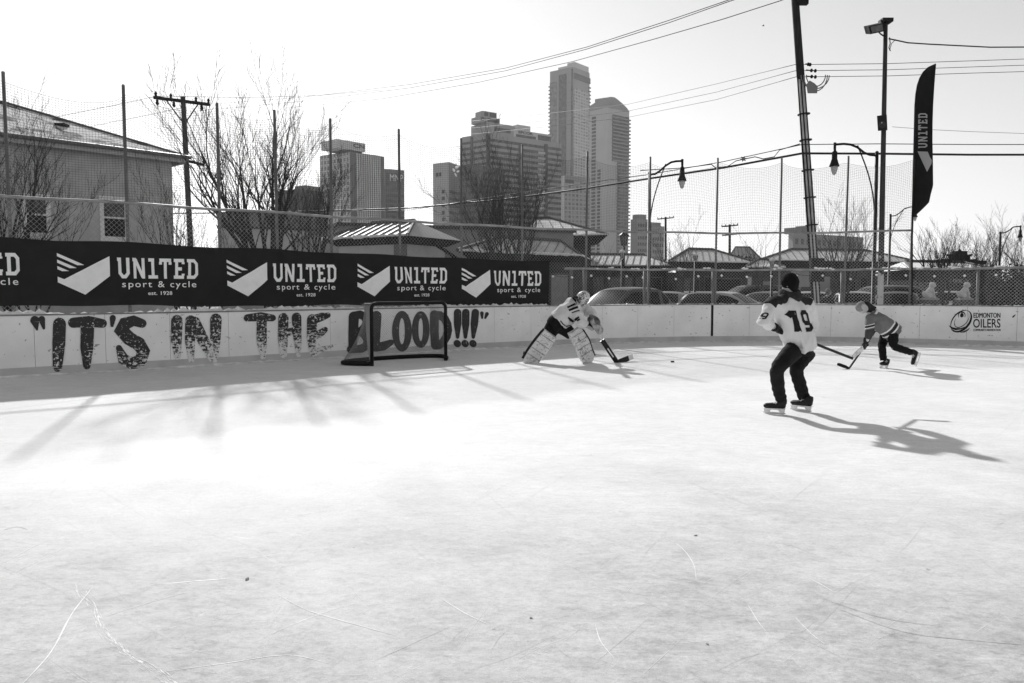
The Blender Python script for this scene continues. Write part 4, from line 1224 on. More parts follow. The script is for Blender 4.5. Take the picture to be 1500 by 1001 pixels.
on_jersey([[(839, 437), (845, 435), (850, 441), (848, 447), (844, 442)]], 'collar')
PADW = bpy.data.materials.new('painted_pad'); PADW.use_nodes = True
def scribble(mat, v0, v1, sc, lo, hi):
    n = mat.node_tree.nodes; l = mat.node_tree.links; b = n['Principled BSDF']; b.inputs['Roughness'].default_value = .55
    tc = n.new('ShaderNodeTexCoord'); t = n.new('ShaderNodeTexNoise'); t.inputs['Scale'].default_value = sc; t.inputs['Detail'].default_value = 3; t.inputs['Distortion'].default_value = 1.5
    l.new(tc.outputs['Object'], t.inputs['Vector'])
    cr = n.new('ShaderNodeValToRGB'); e = cr.color_ramp.elements
    e[0].position = lo; e[0].color = (v0,) * 3 + (1,); e[1].position = hi; e[1].color = (v1,) * 3 + (1,)
    k = e.new((lo + hi) / 2); k.color = (.12, .12, .12, 1)
    l.new(t.outputs['Fac'], cr.inputs[0]); l.new(cr.outputs[0], b.inputs['Base Color'])
scribble(PADW, .62, .66, 7, .47, .53)
def pad(top, bot, mid, w, edge_side, name_t):
    ax = (bot - top).normalized(); nrm = Vector((.25, -.95, .15)); nrm = (nrm - ax * nrm.dot(ax)).normalized(); sd = ax.cross(nrm).normalized()
    if sd.x < 0: sd = -sd
    m = MB(); n = 14; cs = []
    for i in range(n + 1):
        t = i / n; c = top.lerp(mid, t * 2) if t < .5 else mid.lerp(bot, t * 2 - 1)
        hw = w * (.46 + .06 * math.sin(math.pi * t)); bulge = .010 * (i % 3 == 0)
        c = c + nrm * (.075 + (.05 * max(0, t - .8) * 5)) ; cs.append((c, hw))
    for (c0, w0), (c1, w1_) in zip(cs, cs[1:]):
        for sx0, sx1 in ((-1, -.36), (-.34, .34), (.36, 1)):
            th = .060 if abs(sx0 + sx1) < .3 else .075
            m.hull8([c0 + sd * w0 * sx0 - nrm * .06, c0 + sd * w0 * sx1 - nrm * .06, c0 + sd * w0 * sx1 + nrm * th, c0 + sd * w0 * sx0 + nrm * th], [c1 + sd * w1_ * sx0 - nrm * .06, c1 + sd * w1_ * sx1 - nrm * .06, c1 + sd * w1_ * sx1 + nrm * th, c1 + sd * w1_ * sx0 + nrm * th])
    c, hw = cs[-1]
    m.ell(c - nrm * .0 + ax * .02, (sd * hw * .95, nrm * .075, ax * .07), 12, 8)
    o = remeshed(m, 'leg_pad', PADW, GK, .012, 2)
    m = MB(); e = edge_side
    m.tube([cs[i][0] + sd * (cs[i][1] + .012) * e + nrm * .012 for i in range(0, n + 1)], [.034] * (n + 1), 10)
    m.build('pad_roll', gm('pad_black', 0.014, 0.5, 0.2, 20), o, True)
    m = MB()
    for i in (2, 5, 8, 11):
        c, hw = cs[i]; m.tube([c - sd * hw * .95 + nrm * .078, c + nrm * .072, c + sd * hw * .95 + nrm * .078], .0045, 5)
    m.build('pad_seam', gm('pad_seam', 0.06, 0.7), o)
pad(P(806, 487, Y - .12), P(775, 529, Y), P(790, 509, Y - .08), .33, -1, 1)
pad(P(838, 483, Y - .2), P(857.5, 525.5, Y - .02), P(849.5, 503, Y - .16), .30, 1, 1)
skate(GK, P(766, 528, Y + .16) , P(779, 529, Y - .07), Vector((.4, 0, 1)), a1)
skate(GK, P(861, 529, Y + .16), P(857, 530, Y - .09), Vector((-.2, 0, 1)), a3)
m = MB()
m.ell(hd + f_ * .01, (s_ * .125, f_ * .140, gup * .158), 18, 14); m.ell(hd + f_ * .09 - gup * .09, (s_ * .075, f_ * .06, gup * .06), 12, 8)
MASK = bpy.data.materials.new('painted_mask'); MASK.use_nodes = True; scribble(MASK, .06, .62, 16, .40, .50)
mask = remeshed(m, 'goalie_mask', MASK, GK, .010, 2)
m = MB()
for k in range(-3, 4): m.tube([hd + f_ * (.146 - .004 * abs(k)) + s_ * k * .022 + gup * z for z in (.055, .0, -.06)], .0035, 5)
for z in (.05, .015, -.02, -.055): m.tube([hd + f_ * (.150 - 1.6 * x * x) + s_ * x + gup * z for x in (-.08, -.04, 0, .04, .08)], .0035, 5)
m.build('cage', gm('cage_steel', 0.25, 0.3, metal=0.8), mask)
gh = G(904, 531.5); gt = P(927, 522.5, 16.75); gb = P(861, 463, 16.2); pt = P(882, 498.5, 16.3)
GS = thing('goalie_stick', 'wide black paddled goalie stick with a white toe on the ice', 'hockey stick', tuple(gh))
d = (gh - gb).normalized(); a = d.cross(Vector((0, 1, 0))).normalized(); b = d.cross(a).normalized()
def slab(p, q, w, t, name, mat):
    m = MB(); dd = (q - p).normalized(); aa = dd.cross(Vector((0, 1, 0))).normalized(); bb = dd.cross(aa).normalized()
    m.hull8([p - aa * w - bb * t, p + aa * w - bb * t, p + aa * w + bb * t, p - aa * w + bb * t], [q - aa * w - bb * t, q + aa * w - bb * t, q + aa * w + bb * t, q - aa * w + bb * t]); return m.build(name, mat, GS)
slab(gb, pt, .016, .012, 'shaft', gm('white_shaft', 0.6, 0.5)); slab(pt, gh, .050, .012, 'paddle', SHB)
tip0 = gh.lerp(gt, .72)
slab(gh, tip0, .055, .010, 'blade', SHB); slab(tip0, gt, .052, .0105, 'blade_toe', gm('white_tape', 0.7, 0.9))
m = MB(); q0, q1 = pt.lerp(gh, .36), pt.lerp(gh, .75); dd = (q1 - q0).normalized(); aa = dd.cross(Vector((0, 1, 0))).normalized(); bb = Vector((0, -.0135, 0))
m.poly([q0 - aa * .012 + bb, q1 - aa * .012 + bb, q1 + aa * .012 + bb, q0 + aa * .012 + bb]); m.build('shaft_mark', gm('white_tape', 0.7), GS)
w1b = gb + d * ((w1 - gb).dot(d))
# blocker hand: fingers round the stick with the flat board over the back of the hand
gg = glove(GK, w1b, d, e1, 1, GLOVE, 1.25)
m = MB(); fwd = Vector((.55, -.80, .1)); fwd = (fwd - d * fwd.dot(d)).normalized(); lat = d.cross(fwd).normalized()
c = w1b + fwd * .085
def br(t, w): return (c + d * t, lat * w, fwd * .028)
m.loft([br(-.17, .07), br(-.15, .10), br(.0, .105), br(.15, .10), br(.19, .06)], 14); remeshed(m, 'blocker', gm('blocker_pad', 0.30, 0.6, 0.6, 14), GK, .011, 2)
m = MB(); w2b = w2
m.ell(w2b + Vector((.05, -.05, .02)), (Vector((.13, 0, -.08)), Vector((0, .07, 0)), Vector((.05, 0, .10))), 12, 8)
for k, (dx, dz) in enumerate(((.16, -.02), (.17, .02), (.15, .05), (.12, .08))): m.tube([w2b + Vector((.02, -.06, .0)), w2b + Vector((dx * .6, -.08, dz * .7)), w2b + Vector((dx, -.05, dz - .02))], [.035, .032, .02], 8)
m.tube([w2b + Vector((.0, -.04, .06)), w2b + Vector((.07, -.12, .06)), w2b + Vector((.13, -.12, .0))], [.03, .03, .02], 8)
m.tube([w2b, w2b.lerp(e2, .6)], [.07, .085], 12)
remeshed(m, 'catching_glove', gm('trapper', 0.10, 0.6, 0.9, 9), GK, .011, 2)
# ------------------------------------------------------------------ stucco house on the left
WOODP = gm('pole_wood', 0.026, 0.85, 0.4, 3, 0.3, 12, stretch=(6, 6, .6))
DARKM = gm('dark_iron', 0.012, 0.5, 0.2, 6)
C0 = Vector((XY(254, 29, 4), 29, 0)); A0 = Vector((XY(0, 25, 4), 25, 0))
hw = (A0 - C0).normalized(); hb = Vector((hw.y, -hw.x, 0));
if hb.y < 0: hb = -hb
HZ = 6.15; HL_, HD = 15.0, 8.2
HO = thing('house', 'grey stucco house with snowy hip roof behind the fence at left', 'house', tuple(C0))
def hp(s, d, z): return C0 + hw * s + hb * d + Vector((0, 0, z))
m = MB(); m.hull8([hp(0, 0, -.03), hp(0, HD, -.03), hp(HL_, HD, -.03), hp(HL_, 0, -.03)][::-1], [hp(0, 0, HZ), hp(0, HD, HZ), hp(HL_, HD, HZ), hp(HL_, 0, HZ)][::-1])
m.build('wall', gm('stucco', 0.46, 0.95, 0.12, 3, 0.6, 60), HO)
ov = .42; RZ = HZ + .10
def roofm():
    mat = gm('snowy_shingle', 0.66, 0.9, 0.15, 2, 0.3, 20)
    n = mat.node_tree.nodes; l = mat.node_tree.links; b = n['Principled BSDF']; src = b.inputs['Base Color'].links[0].from_socket
    tc = n.new('ShaderNodeTexCoord'); t = n.new('ShaderNodeTexNoise'); t.inputs['Scale'].default_value = 1.1; t.inputs['Detail'].default_value = 8; t.inputs['Roughness'].default_value = .7
    l.new(tc.outputs['Object'], t.inputs['Vector']); r = n.new('ShaderNodeMapRange'); r.inputs['From Min'].default_value = .50; r.inputs['From Max'].default_value = .58; l.new(t.outputs['Fac'], r.inputs['Value'])
    k = n.new('ShaderNodeMix'); k.data_type = 'RGBA'; l.new(r.outputs[0], k.inputs[0]); l.new(src, k.inputs[6]); k.inputs[7].default_value = (.10, .10, .10, 1); l.new(k.outputs[2], b.inputs['Base Color'])
    return mat
m = MB()
e = [hp(-ov, -ov, RZ), hp(HL_ + ov, -ov, RZ), hp(HL_ + ov, HD + ov, RZ), hp(-ov, HD + ov, RZ)]
r0, r1 = hp(4.1, HD / 2, RZ + 1.85), hp(HL_ - 4.1, HD / 2, RZ + 1.85)
m.poly([e[0], r0, r1, e[1]][::-1]); m.poly([e[1], r1, e[2]][::-1]); m.poly([e[2], r1, r0, e[3]][::-1]); m.poly([e[3], r0, e[0]][::-1]); m.poly(e[::-1])
RF = m.build('roof', roofm(), HO)
m = MB(); m.tube([e[0] + Vector((0, 0, .01)), r0 + Vector((0, 0, .03)), r1 + Vector((0, 0, .03))], .05, 6); m.build('ridge_cap', gm('ridge_cap', 0.12, 0.9), RF)
m = MB()
for a, b in ((e[0], e[1]), (e[3], e[0])):
    d = (b - a).normalized(); nn = Vector((d.y, -d.x, 0)); nn = nn if (a - hp(HL_ / 2, HD / 2, 0)).dot(nn) > 0 else -nn
    m.hull8([a - Vector((0, 0, .22)), b - Vector((0, 0, .22)), b - nn * .12 - Vector((0, 0, .22)), a - nn * .12 - Vector((0, 0, .22))], [a - Vector((0, 0, .01)), b - Vector((0, 0, .01)), b - nn * .12 - Vector((0, 0, .01)), a - nn * .12 - Vector((0, 0, .01))])
m.build('fascia', gm('white_fascia', 0.42, 0.6, 0.1, 4), HO)
m = MB(); a, b = hp(-ov - .06, -ov - .07, RZ - .02), hp(HL_ + ov, -ov - .07, RZ - .02); m.tube([a, b], .07, 8); m.build('gutter', gm('gutter', 0.16, 0.5, 0.2, 3), HO)
vb = P(91, 194, 28.0); m = MB(); m.tube([vb - Vector((0, 0, .25)), vb + Vector((0, 0, .22))], .12, 10); m.box(vb + Vector((0, 0, .24)), (.34, .34, .10)); m.build('vent_pipe', DARKM, RF)
def wall_s(px, z):
    lo, hi = 0.0, HL_
    for _ in range(40):
        md = (lo + hi) / 2; p = hp(md, 0, z)
        if XY(px, p.y, z) < p.x: lo = md
        else: hi = md
    return lo
def wz(px, py):
    s = wall_s(px, 4); return P(px, py, hp(s, 0, 0).y).z
for pl, pr, yt, yb in ((38, 67, 290, 341), (151.5, 182, 294, 347)):
    s0, s1 = wall_s(pr, 4), wall_s(pl, 4); z1, z0 = wz((pl + pr) / 2, yt), wz((pl + pr) / 2, yb); zm = z0 + (z1 - z0) * .52
    m = MB(); fw = .13
    for a, b, c, d in ((s0 - fw, s1 + fw, z1, z1 + fw), (s0 - fw, s1 + fw, z0 - fw - .05, z0), (s0 - fw, s0, z0, z1), (s1, s1 + fw, z0, z1)):
        m.hull8([hp(a, .05, c), hp(b, .05, c), hp(b, -.06, c), hp(a, -.06, c)][::-1], [hp(a, .05, d), hp(b, .05, d), hp(b, -.06, d), hp(a, -.06, d)][::-1])
    w = m.build('window', gm('window_frame', 0.72, 0.6, 0.1, 5), HO)
    m = MB(); m.hull8([hp(s0, .02, zm - .03), hp(s1, .02, zm - .03), hp(s1, -.045, zm - .03), hp(s0, -.045, zm - .03)], [hp(s0, .02, zm + .03), hp(s1, .02, zm + .03), hp(s1, -.045, zm + .03), hp(s0, -.045, zm + .03)]); m.build('sash_bar', MATS['window_frame'], w)
    m = MB(); m.hull8([hp(s0, -.004, zm + .03), hp(s1, -.004, zm + .03), hp(s1, -.02, zm + .03), hp(s0, -.02, zm + .03)], [hp(s0, -.004, z1), hp(s1, -.004, z1), hp(s1, -.02, z1), hp(s0, -.02, z1)]); m.build('upper_pane', gm('curtained_pane', 0.10, 0.3, 0.5, 2), w)
    m = MB(); m.hull8([hp(s0, -.004, z0), hp(s1, -.004, z0), hp(s1, -.024, z0), hp(s0, -.024, z0)], [hp(s0, -.004, zm - .03), hp(s1, -.004, zm - .03), hp(s1, -.024, zm - .03), hp(s0, -.024, zm - .03)]); m.build('lower_pane', gm('dark_pane', 0.012, 0.35), w)

# ------------------------------------------------------------------ bare winter trees
BARK = gm('bark', 0.045, 0.9, 0.4, 8, 0.4, 30); TWIG = gm('twigs', 0.05, 0.9, 0.3, 10)
def tree(label, base, H, seed, trunk=.09, limbs=5, spread=.45, fork=.22, lv=4, dens=1.0, lean=(0, 0), r_min=.0045, group='bare trees behind the fence', cat='tree', name='bare_tree'):
    rnd = random.Random(seed); base = Vector(base)
    o = thing(name, label, cat, tuple(base), group)
    A, B = MB(), MB()
    def br(p, d, L, r, lev):
        n = 5 if lev < 2 else 4
        pts = [p]; q = p; dd = d.copy(); rr = [r]
        for i in range(n):
            dd = (dd + Vector((rnd.gauss(0, .10), rnd.gauss(0, .10), .08 if lev else 0))).normalized()
            q = q + dd * (L / n); pts.append(q); rr.append(max(r * (1 - (.9 if lev else .5) * (i + 1) / n), r_min * .6))
        (A if lev <= 1 else B).tube(pts, rr, 7 if lev == 0 else (5 if lev == 1 else 3), lev < 2)
        if lev >= lv: return
        nk = {0: 0, 1: 6, 2: 5, 3: 4, 4: 3}[lev]; nk = max(2, int(nk * dens + rnd.random()))
        for k in range(nk):
            t = .25 + .75 * (k + rnd.random() * .8) / nk; t = min(t, .97); x = t * n; i = min(int(x), n - 1)
            pp = pts[i].lerp(pts[i + 1], x - i); dv = (pts[i + 1] - pts[i]).normalized()
            side = dv.cross(Vector((rnd.gauss(0, 1), rnd.gauss(0, 1), rnd.gauss(0, 1)))).normalized()
            a = rnd.uniform(.35, .75); nd = (dv * math.cos(a) + side * math.sin(a) + Vector((0, 0, .18))).normalized()
            br(pp, nd, L * rnd.uniform(.38, .62) * (1.1 - .3 * t), max(rr[i] * .62, r_min), lev + 1)
    top = base + Vector((lean[0] * H * fork, lean[1] * H * fork, H * fork))
    A.tube([base - Vector((0, 0, .1)), base.lerp(top, .5) + Vector((rnd.gauss(0, .03), 0, 0)), top], [trunk * 1.25, trunk, trunk * .9], 9)
    for k in range(limbs):
        az = 2 * math.pi * (k + rnd.random() * .6) / limbs; sp_ = spread * rnd.uniform(.5, 1.25) if k else spread * .15
        d = Vector((math.cos(az) * sp_ + lean[0], math.sin(az) * sp_ + lean[1], 1)).normalized()
        st_ = base.lerp(top, rnd.uniform(.75, 1.0))
        br(st_, d, H * (1 - fork) * rnd.uniform(.68, .95) / max(d.z, .5) * .92, trunk * rnd.uniform(.5, .72), 1)
    A.build('trunk', BARK, o, True); B.build('crown', TWIG, o)
    return o
def gxy(px, Y): return (XY(px, Y, 1), Y, -.03)
tree('tall bare tree with three upswept limbs between the house and the towers', gxy(395, 19.6), 6.1, 11, .12, 7, .58, .26, 4, 1.3)
tree('bare tree leaning right in front of the ribbed office tower', gxy(440, 20.5), 5.0, 23, .08, 5, .40, .28, 4, 1.1, (.22, 0))
tree('dark bare tree in front of the house at the left edge', gxy(16, 18.0), 5.6, 35, .10, 8, .50, .20, 4, 1.05)
tree('bare bush spreading in front of the first house window', gxy(52, 17.5), 3.7, 44, .045, 5, .55, .16, 4, .8)
tree('bare shrub with many thin stems at the house corner', gxy(292, 20.5), 3.7, 58, .05, 7, .65, .14, 4, .85)
tree('slim bare tree beside the leaning utility pole near the house', gxy(258, 23.0), 4.8, 61, .06, 4, .4, .2, 4, .9)
tree('broad fan-shaped bare tree in front of the stepped tower', gxy(742, 27.0), 5.6, 72, .10, 10, .66, .18, 4, 1.25)
tree('low bare shrub in front of the pale roof beside the tower base', gxy(885, 34), 3.2, 81, .05, 7, .55, .15, 3, 1.0)
tree('bare tree in front of the middle dark-eaved roof', gxy(1000, 36), 4.2, 93, .07, 7, .5, .2, 4, .8)
tree('thin bare tree before the far gabled roof', gxy(1112, 36), 4.8, 98, .05, 3, .3, .3, 3, .8)
tree('bare tree rising in front of the distant apartment block', gxy(1236, 33), 4.7, 104, .09, 7, .5, .22, 4, 1.0)
tree('wide bare tree just right of the feather flag', gxy(1383, 31), 3.9, 117, .11, 8, .62, .16, 4, 1.1)
tree('slender bare tree above the lion at right', gxy(1424, 32), 3.7, 120, .07, 6, .5, .2, 4, 1.0)
tree('thin bare tree left of the far right street lamp', gxy(1449, 32), 3.5, 133, .06, 6, .5, .2, 4, .9)
tree('bare tree at the right edge behind the hedge', gxy(1490, 32), 3.8, 147, .07, 7, .5, .2, 4, 1.0)
tree('small bare tree in the gap between the two tower groups', gxy(618, 62), 6.6, 151, .08, 6, .6, .25, 3, .9)

# ------------------------------------------------------------------ utility poles and wires
def pole(name, label, top, foot, r0, r1, mat, cat, group=None):
    o = thing(name, label, cat, tuple(foot), group); m = MB()
    m.tube([foot - Vector((0, 0, .2)), foot.lerp(top, .33), foot.lerp(top, .66), top], [r0, r0 + (r1 - r0) * .33, r0 + (r1 - r0) * .66, r1], 14); m.build('pole', mat, o, True)
    return o
def insul(par, p, s=1.0, up=1):
    m = MB(); m.lathe([(.02, 0), (.05, .03), (.03, .05), (.055, .09), (.03, .11), (.05, .15), (.015, .18)], p, 8, (0, 0, up)) if s == 1 else m.lathe([(.02 * s, 0), (.05 * s, .03 * s), (.03 * s, .05 * s), (.055 * s, .09 * s), (.015 * s, .16 * s)], p, 8, (0, 0, up)); m.build('insulator', DARKM, par, True)
Y = 35; tp = P(268, 142, Y); ft = Vector((XY(285, Y, 0), Y, -.03))
U1 = pole('utility_pole', 'wooden utility pole with two crossarms beside the house roof', tp, ft, .135, .10, gm('grey_wood', .085, .85, .4, 3, .3, 12), 'utility pole')
a, b = P(225, 143, Y - .8), P(307, 153.5, Y + .8)
m = MB(); m.tube([a, b], .075, 4); m.build('crossarm', WOODP, U1)
for t in (.04, .3, .75, .98): insul(U1, a.lerp(b, t) + Vector((0, 0, .06)), 1.3)
for t in (.06, .35, .85): insul(U1, a.lerp(b, t) - Vector((0, 0, .08)), 1.5, -1)
m = MB(); m.tube([a.lerp(b, .2), tp.lerp(ft, .12)], .03, 5); m.tube([a.lerp(b, .8), tp.lerp(ft, .12)], .03, 5); m.build('arm_brace', DARKM, U1)
a2, b2 = P(263, 233, Y), P(299, 242, Y); m = MB(); m.tube([a2, b2], .06, 4); m.build('crossarm', WOODP, U1); insul(U1, b2 + Vector((0, 0, .05)), 1.4); insul(U1, a2 + Vector((0, 0, .05)), 1.4)
for px, py, Y, arms, lab in ((975, 318, 75, ((320, 12),), 'slim distant utility pole with one crossarm behind the middle roofs'), (1069, 329, 70, ((331, 12), (344, 11)), 'distant utility pole with two crossarms near the gabled house')):
    tp = P(px, py, Y); ft = Vector((tp.x + .1, Y, -.03)); U = pole('utility_pole', lab, tp, ft, .13, .10, WOODP, 'utility pole')
    for y, w in arms:
        a, b = P(px - w, y + 1.3, Y), P(px + w, y - 1.0, Y); m = MB(); m.tube([a, b], .055, 4); m.build('crossarm', WOODP, U)
        for t in (.02, .25, .75, .98): insul(U, a.lerp(b, t) + Vector((0, 0, .04)), .9)
# big leaning pole with conduits
Y = 26.0; tp = P(1158, -95, Y); ft = Vector((XY(1200, Y, 0), Y, -.03))
BPOLE = pole('utility_pole', 'thick leaning utility pole with pale conduits strapped to its side', tp, ft, .150, .112, WOODP, 'utility pole')
pax = (tp - ft).normalized()
def on_bp(py, dx=0.0, dy=0.0):
    lo, hi = 0, 1
    for _ in range(40):
        t = (lo + hi) / 2; p = ft.lerp(tp, t); z = P(1180, py, Y).z
        if p.z < z: lo = t
        else: hi = t
    return ft.lerp(tp, lo) + Vector((dx, dy, 0))
CND = gm('pale_conduit', 0.50, 0.6, 0.25, 3)
for dx, dy, r, y0, y1 in ((-.095, -.125, .030, 118, 392), (.000, -.155, .030, 122, 380)):
    m = MB(); m.tube([on_bp(y0, dx, dy), on_bp((y0 + y1) / 2, dx, dy), on_bp(y1, dx, dy), on_bp(490, dx, dy)], r, 10); m.build('conduit', CND, BPOLE, True)
m = MB(); m.tube([on_bp(115, -.14, -.09), on_bp(300, -.15, -.09), on_bp(490, -.16, -.09)], .026, 8); m.build('cable_riser', DARKM, BPOLE, True)
for y in (168, 206, 250, 290, 330):
    c = on_bp(y); m = MB(); m.lathe([(.19, -.02), (.195, -.02), (.195, .02), (.19, .02)], c + Vector((0, -.04, 0)), 16, pax); m.build('strap', DARKM, BPOLE)
m = MB(); c = on_bp(396, -.03, -.28); m.box(c, (.42, .20, .75)); m.build('junction_box', DARKM, BPOLE)
m = MB(); c = on_bp(5); m.box(c + Vector((.18, -.1, 0)), (.35, .18, .16)); m.build('bracket', DARKM, BPOLE)
for y in (95, 104, 113):
    m = MB(); a = on_bp(y, .15, -.1); b = P(1195 if y > 100 else 1187, y, Y); m.tube([a, a.lerp(b, .5), b], [.018, .018, .018], 5)
    for t in (.55, .95): m.ell(a.lerp(b, t), ((.05, 0, 0), (0, .05, 0), (0, 0, .06)), 8, 6)
    m.build('dead_end', DARKM, BPOLE, True)
m = MB(); c = on_bp(118, .12, -.22)
for k, (rx, rz) in enumerate(((.50, .42), (.42, .50), (.34, .36))):
    m.tube([c + Vector((.25 + rx * math.cos(t) * .9, -.03 * k, .1 + rz * math.sin(t))) for t in [math.pi * (1.0 + i / 10) for i in range(11)]], .018, 5)
m.build('cable_loop', gm('grey_cable', 0.18, 0.6), BPOLE, True)
p5 = [(1186, 118), (1181, 124), (1183, 137), (1197, 137), (1198, 127), (1193, 122)]
m = MB(); m.hull8([P(x, y, Y - .45) for x, y in p5][::-1], [P(x, y, Y - .15) for x, y in p5][::-1]); m.build('switch_box', gm('grey_box', 0.20, 0.6), BPOLE)
LINE = gm('power_line', 0.03, 0.5)
def wire(pts, r, label, group, cat='power line', name='power_line', sag=0.0, n=14):
    """pts: measured points (px, py, distance); smooth hang between them"""
    W_ = [P(*p) for p in pts]; out = []
    for a, b in zip(W_, W_[1:]):
        for i in range(n): t = i / n; out.append(a.lerp(b, t) - Vector((0, 0, sag * 4 * t * (1 - t))))
    out.append(W_[-1]); m = MB(); m.tube(out, r, 5, False); o = m.build(name, LINE, None, True, tuple(out[0])); return tag(o, label, cat, group)
ap = lambda y, dx=0.0: (750 + (on_bp(y, dx, 0).x) / (on_bp(y).y * CP) * FPX, y, 26.0)
wire([(1225, -52, 25), (1068, 0, 27), (980, 30, 30), (860, 69, 34), (740, 100, 40), (600, 124, 50), (440, 143, 64), (320, 152, 80)], .014, 'uppermost of two wires sweeping down from the top edge to the left', 'overhead wires', n=5)
wire([(1225, -50, 25.3), (1066, 3, 27.3), (980, 33.5, 30.3), (860, 72, 34.3), (740, 104, 40.3), (600, 129, 50.3), (440, 149, 64.3), (320, 160, 80.3)], .014, 'lower of two close wires sweeping down across the sky', 'overhead wires', n=5)
wire([(1200, -22, 25.6), (1144, 1, 26.5), (1060, 28, 28), (960, 57, 31), (840, 90, 36), (700, 121, 44), (560, 145, 56), (420, 158, 72)], .014, 'single wire passing over the top of the tallest tower', 'overhead wires', n=5)
for k, (y0, yL, yR, lab) in enumerate(((95, 153, 85, 'upper of three thin wires tied to the leaning pole'), (104, 163, 94, 'middle of three thin wires tied to the leaning pole'), (113, 172, 104, 'lowest of three thin wires tied to the leaning pole'))):
    wire([(430, yL + 36, 110), (560, yL + 33, 85), (700, yL + 24, 62), (800, yL + 14, 50), (920, yL, 40), (1050, yL - 30 + 2 * k, 32), ap(y0), (1300, y0 - 1.5, 26.5), (1420, y0 - 5.5, 27), (1640, yR - 3, 28), (2400, yR - 22, 31)], .010, lab, 'overhead wires', n=5)
wire([(300, 306, 52), (480, 310, 45), (600, 308, 40), (740, 286, 35), (860, 268, 31), (950, 256, 28.5), (1060, 237, 27), (1175, 212, 25.7), (1290, 211, 25.7), (1420, 212, 26), (1640, 212, 26), (2400, 205, 28)], .014, 'thin upper cable crossing in front of the towers to the leaning pole', 'overhead wires', n=5)
wire([(250, 313, 52), (420, 311, 45), (600, 305, 40), (740, 292, 35), (860, 276, 31), (950, 262, 28.5), (1060, 246, 27), (1175, 225, 25.7), (1290, 225.5, 25.7), (1420, 227, 26), (1640, 227, 26), (2400, 222, 28)], .036, 'thick black cable running across the towers to the leaning pole', 'overhead wires', n=5)
wire([(1302, 57, 22.9), (1330, 63, 23), (1360, 65, 23.2), (1400, 67, 23.5), (1450, 69.5, 23.8), (1560, 69, 24.5), (2100, 55, 26)], .020, 'twisted cable running right from the floodlight pole top', 'overhead wires', n=5)
wire([(1307, 186, 23.2), (1360, 190, 23.4), (1420, 193, 23.8), (1560, 198, 24.5), (2100, 215, 26)], .006, 'very thin wire right of the loudspeaker', 'overhead wires', n=5)
wire([(938, 250, 28.0), (1005, 246, 27.4), (1042, 241, 27.2), (1048, 246, 27.2), (1066, 244, 27), (1078, 236, 26.8), (1106, 230, 26.6), (1118, 233, 26.5), (1134, 230, 26.3), (1142, 220, 26.2), (1172, 211, 25.8)], .016, 'slack looping service cable left of the leaning pole', 'overhead wires', n=4)
for px, py, Y, lab in ((1089, 233, 26.7, 'star shaped cable clamp hanging on the slack cable'),):
    m = MB(); c = P(px, py, Y)
    for k in range(6): t = k * math.pi / 3 + .2; m.tube([c, c + Vector((math.cos(t) * .11, 0, math.sin(t) * .09))], [.035, .012], 6)
    m.ball(c, .06); tag(m.build('cable_clamp', gm('grey_box', 0.2), None, True, tuple(c)), lab, 'cable clamp')
wire([(60, 176, 42), (180, 152, 38), (225, 142, 35.2)], .012, 'thin wire from the house side up to the crossarm', 'overhead wires', n=5)
wire([(130, 186, 40), (200, 172, 37), (268, 158, 35)], .010, 'lower thin wire reaching the wooden pole beside the house', 'overhead wires', n=5)
wire([(225, 141, 34), (268, 141.5, 34.9), (360, 143.5, 38), (470, 140, 43), (560, 132, 49)], .010, 'faint wire leaving the crossarm towards the towers', 'overhead wires', n=5)

# floodlight pole with loudspeaker
Y = 22.95; tp = P(1297.5, 30, Y); ft = Vector((XY(1288.5, Y, 0), Y, -.03))
POL2 = gm('weathered_pole', 0.045, 0.85, 0.5, 4, 0.4, 14, stretch=(5, 5, .5))
n = POL2.node_tree.nodes; l = POL2.node_tree.links; b = n['Principled BSDF']; src = b.inputs['Base Color'].links[0].from_socket
tc = n.new('ShaderNodeTexCoord'); spx = n.new('ShaderNodeSeparateXYZ'); l.new(tc.outputs['Object'], spx.inputs[0])
t = n.new('ShaderNodeTexNoise'); t.inputs['Scale'].default_value = 3.2; t.inputs['Detail'].default_value = 6; l.new(tc.outputs['Object'], t.inputs['Vector'])
mr = n.new('ShaderNodeMapRange'); mr.inputs['From Min'].default_value = 2.9; mr.inputs['From Max'].default_value = 2.0; mr.inputs['To Min'].default_value = -.2; mr.inputs['To Max'].default_value = .12; l.new(spx.outputs['Z'], mr.inputs['Value'])
ad = n.new('ShaderNodeMath'); ad.operation = 'ADD'; l.new(t.outputs['Fac'], ad.inputs[0]); l.new(mr.outputs[0], ad.inputs[1])
rr_ = n.new('ShaderNodeMapRange'); rr_.inputs['From Min'].default_value = .56; rr_.inputs['From Max'].default_value = .6; l.new(ad.outputs[0], rr_.inputs['Value'])
mx = n.new('ShaderNodeMix'); mx.data_type = 'RGBA'; l.new(rr_.outputs[0], mx.inputs[0]); l.new(src, mx.inputs[6]); mx.inputs[7].default_value = (.5, .5, .5, 1); l.new(mx.outputs[2], b.inputs['Base Color'])
LP = pole('light_pole', 'tall slim wooden pole with one floodlight, peeling pale near its foot', tp, ft, .088, .056, POL2, 'light pole')
m = MB(); f8 = [P(1272, 39, Y - .25), P(1294.5, 34, Y - .25), P(1296, 46, Y - .25), P(1275, 50.5, Y - .25)]
bk = [p + Vector((.05, .42, .14)) for p in f8]
m.hull8(f8, bk); fl = m.build('floodlight', DARKM, LP)
m = MB(); q = [f8[i].lerp(f8[(i + 2) % 4], .12) + Vector((0, -.012, 0)) for i in range(4)]; m.poly(q); m.build('lens', gm('lens_glass', 0.12, 0.15, 0.3, 8), fl)
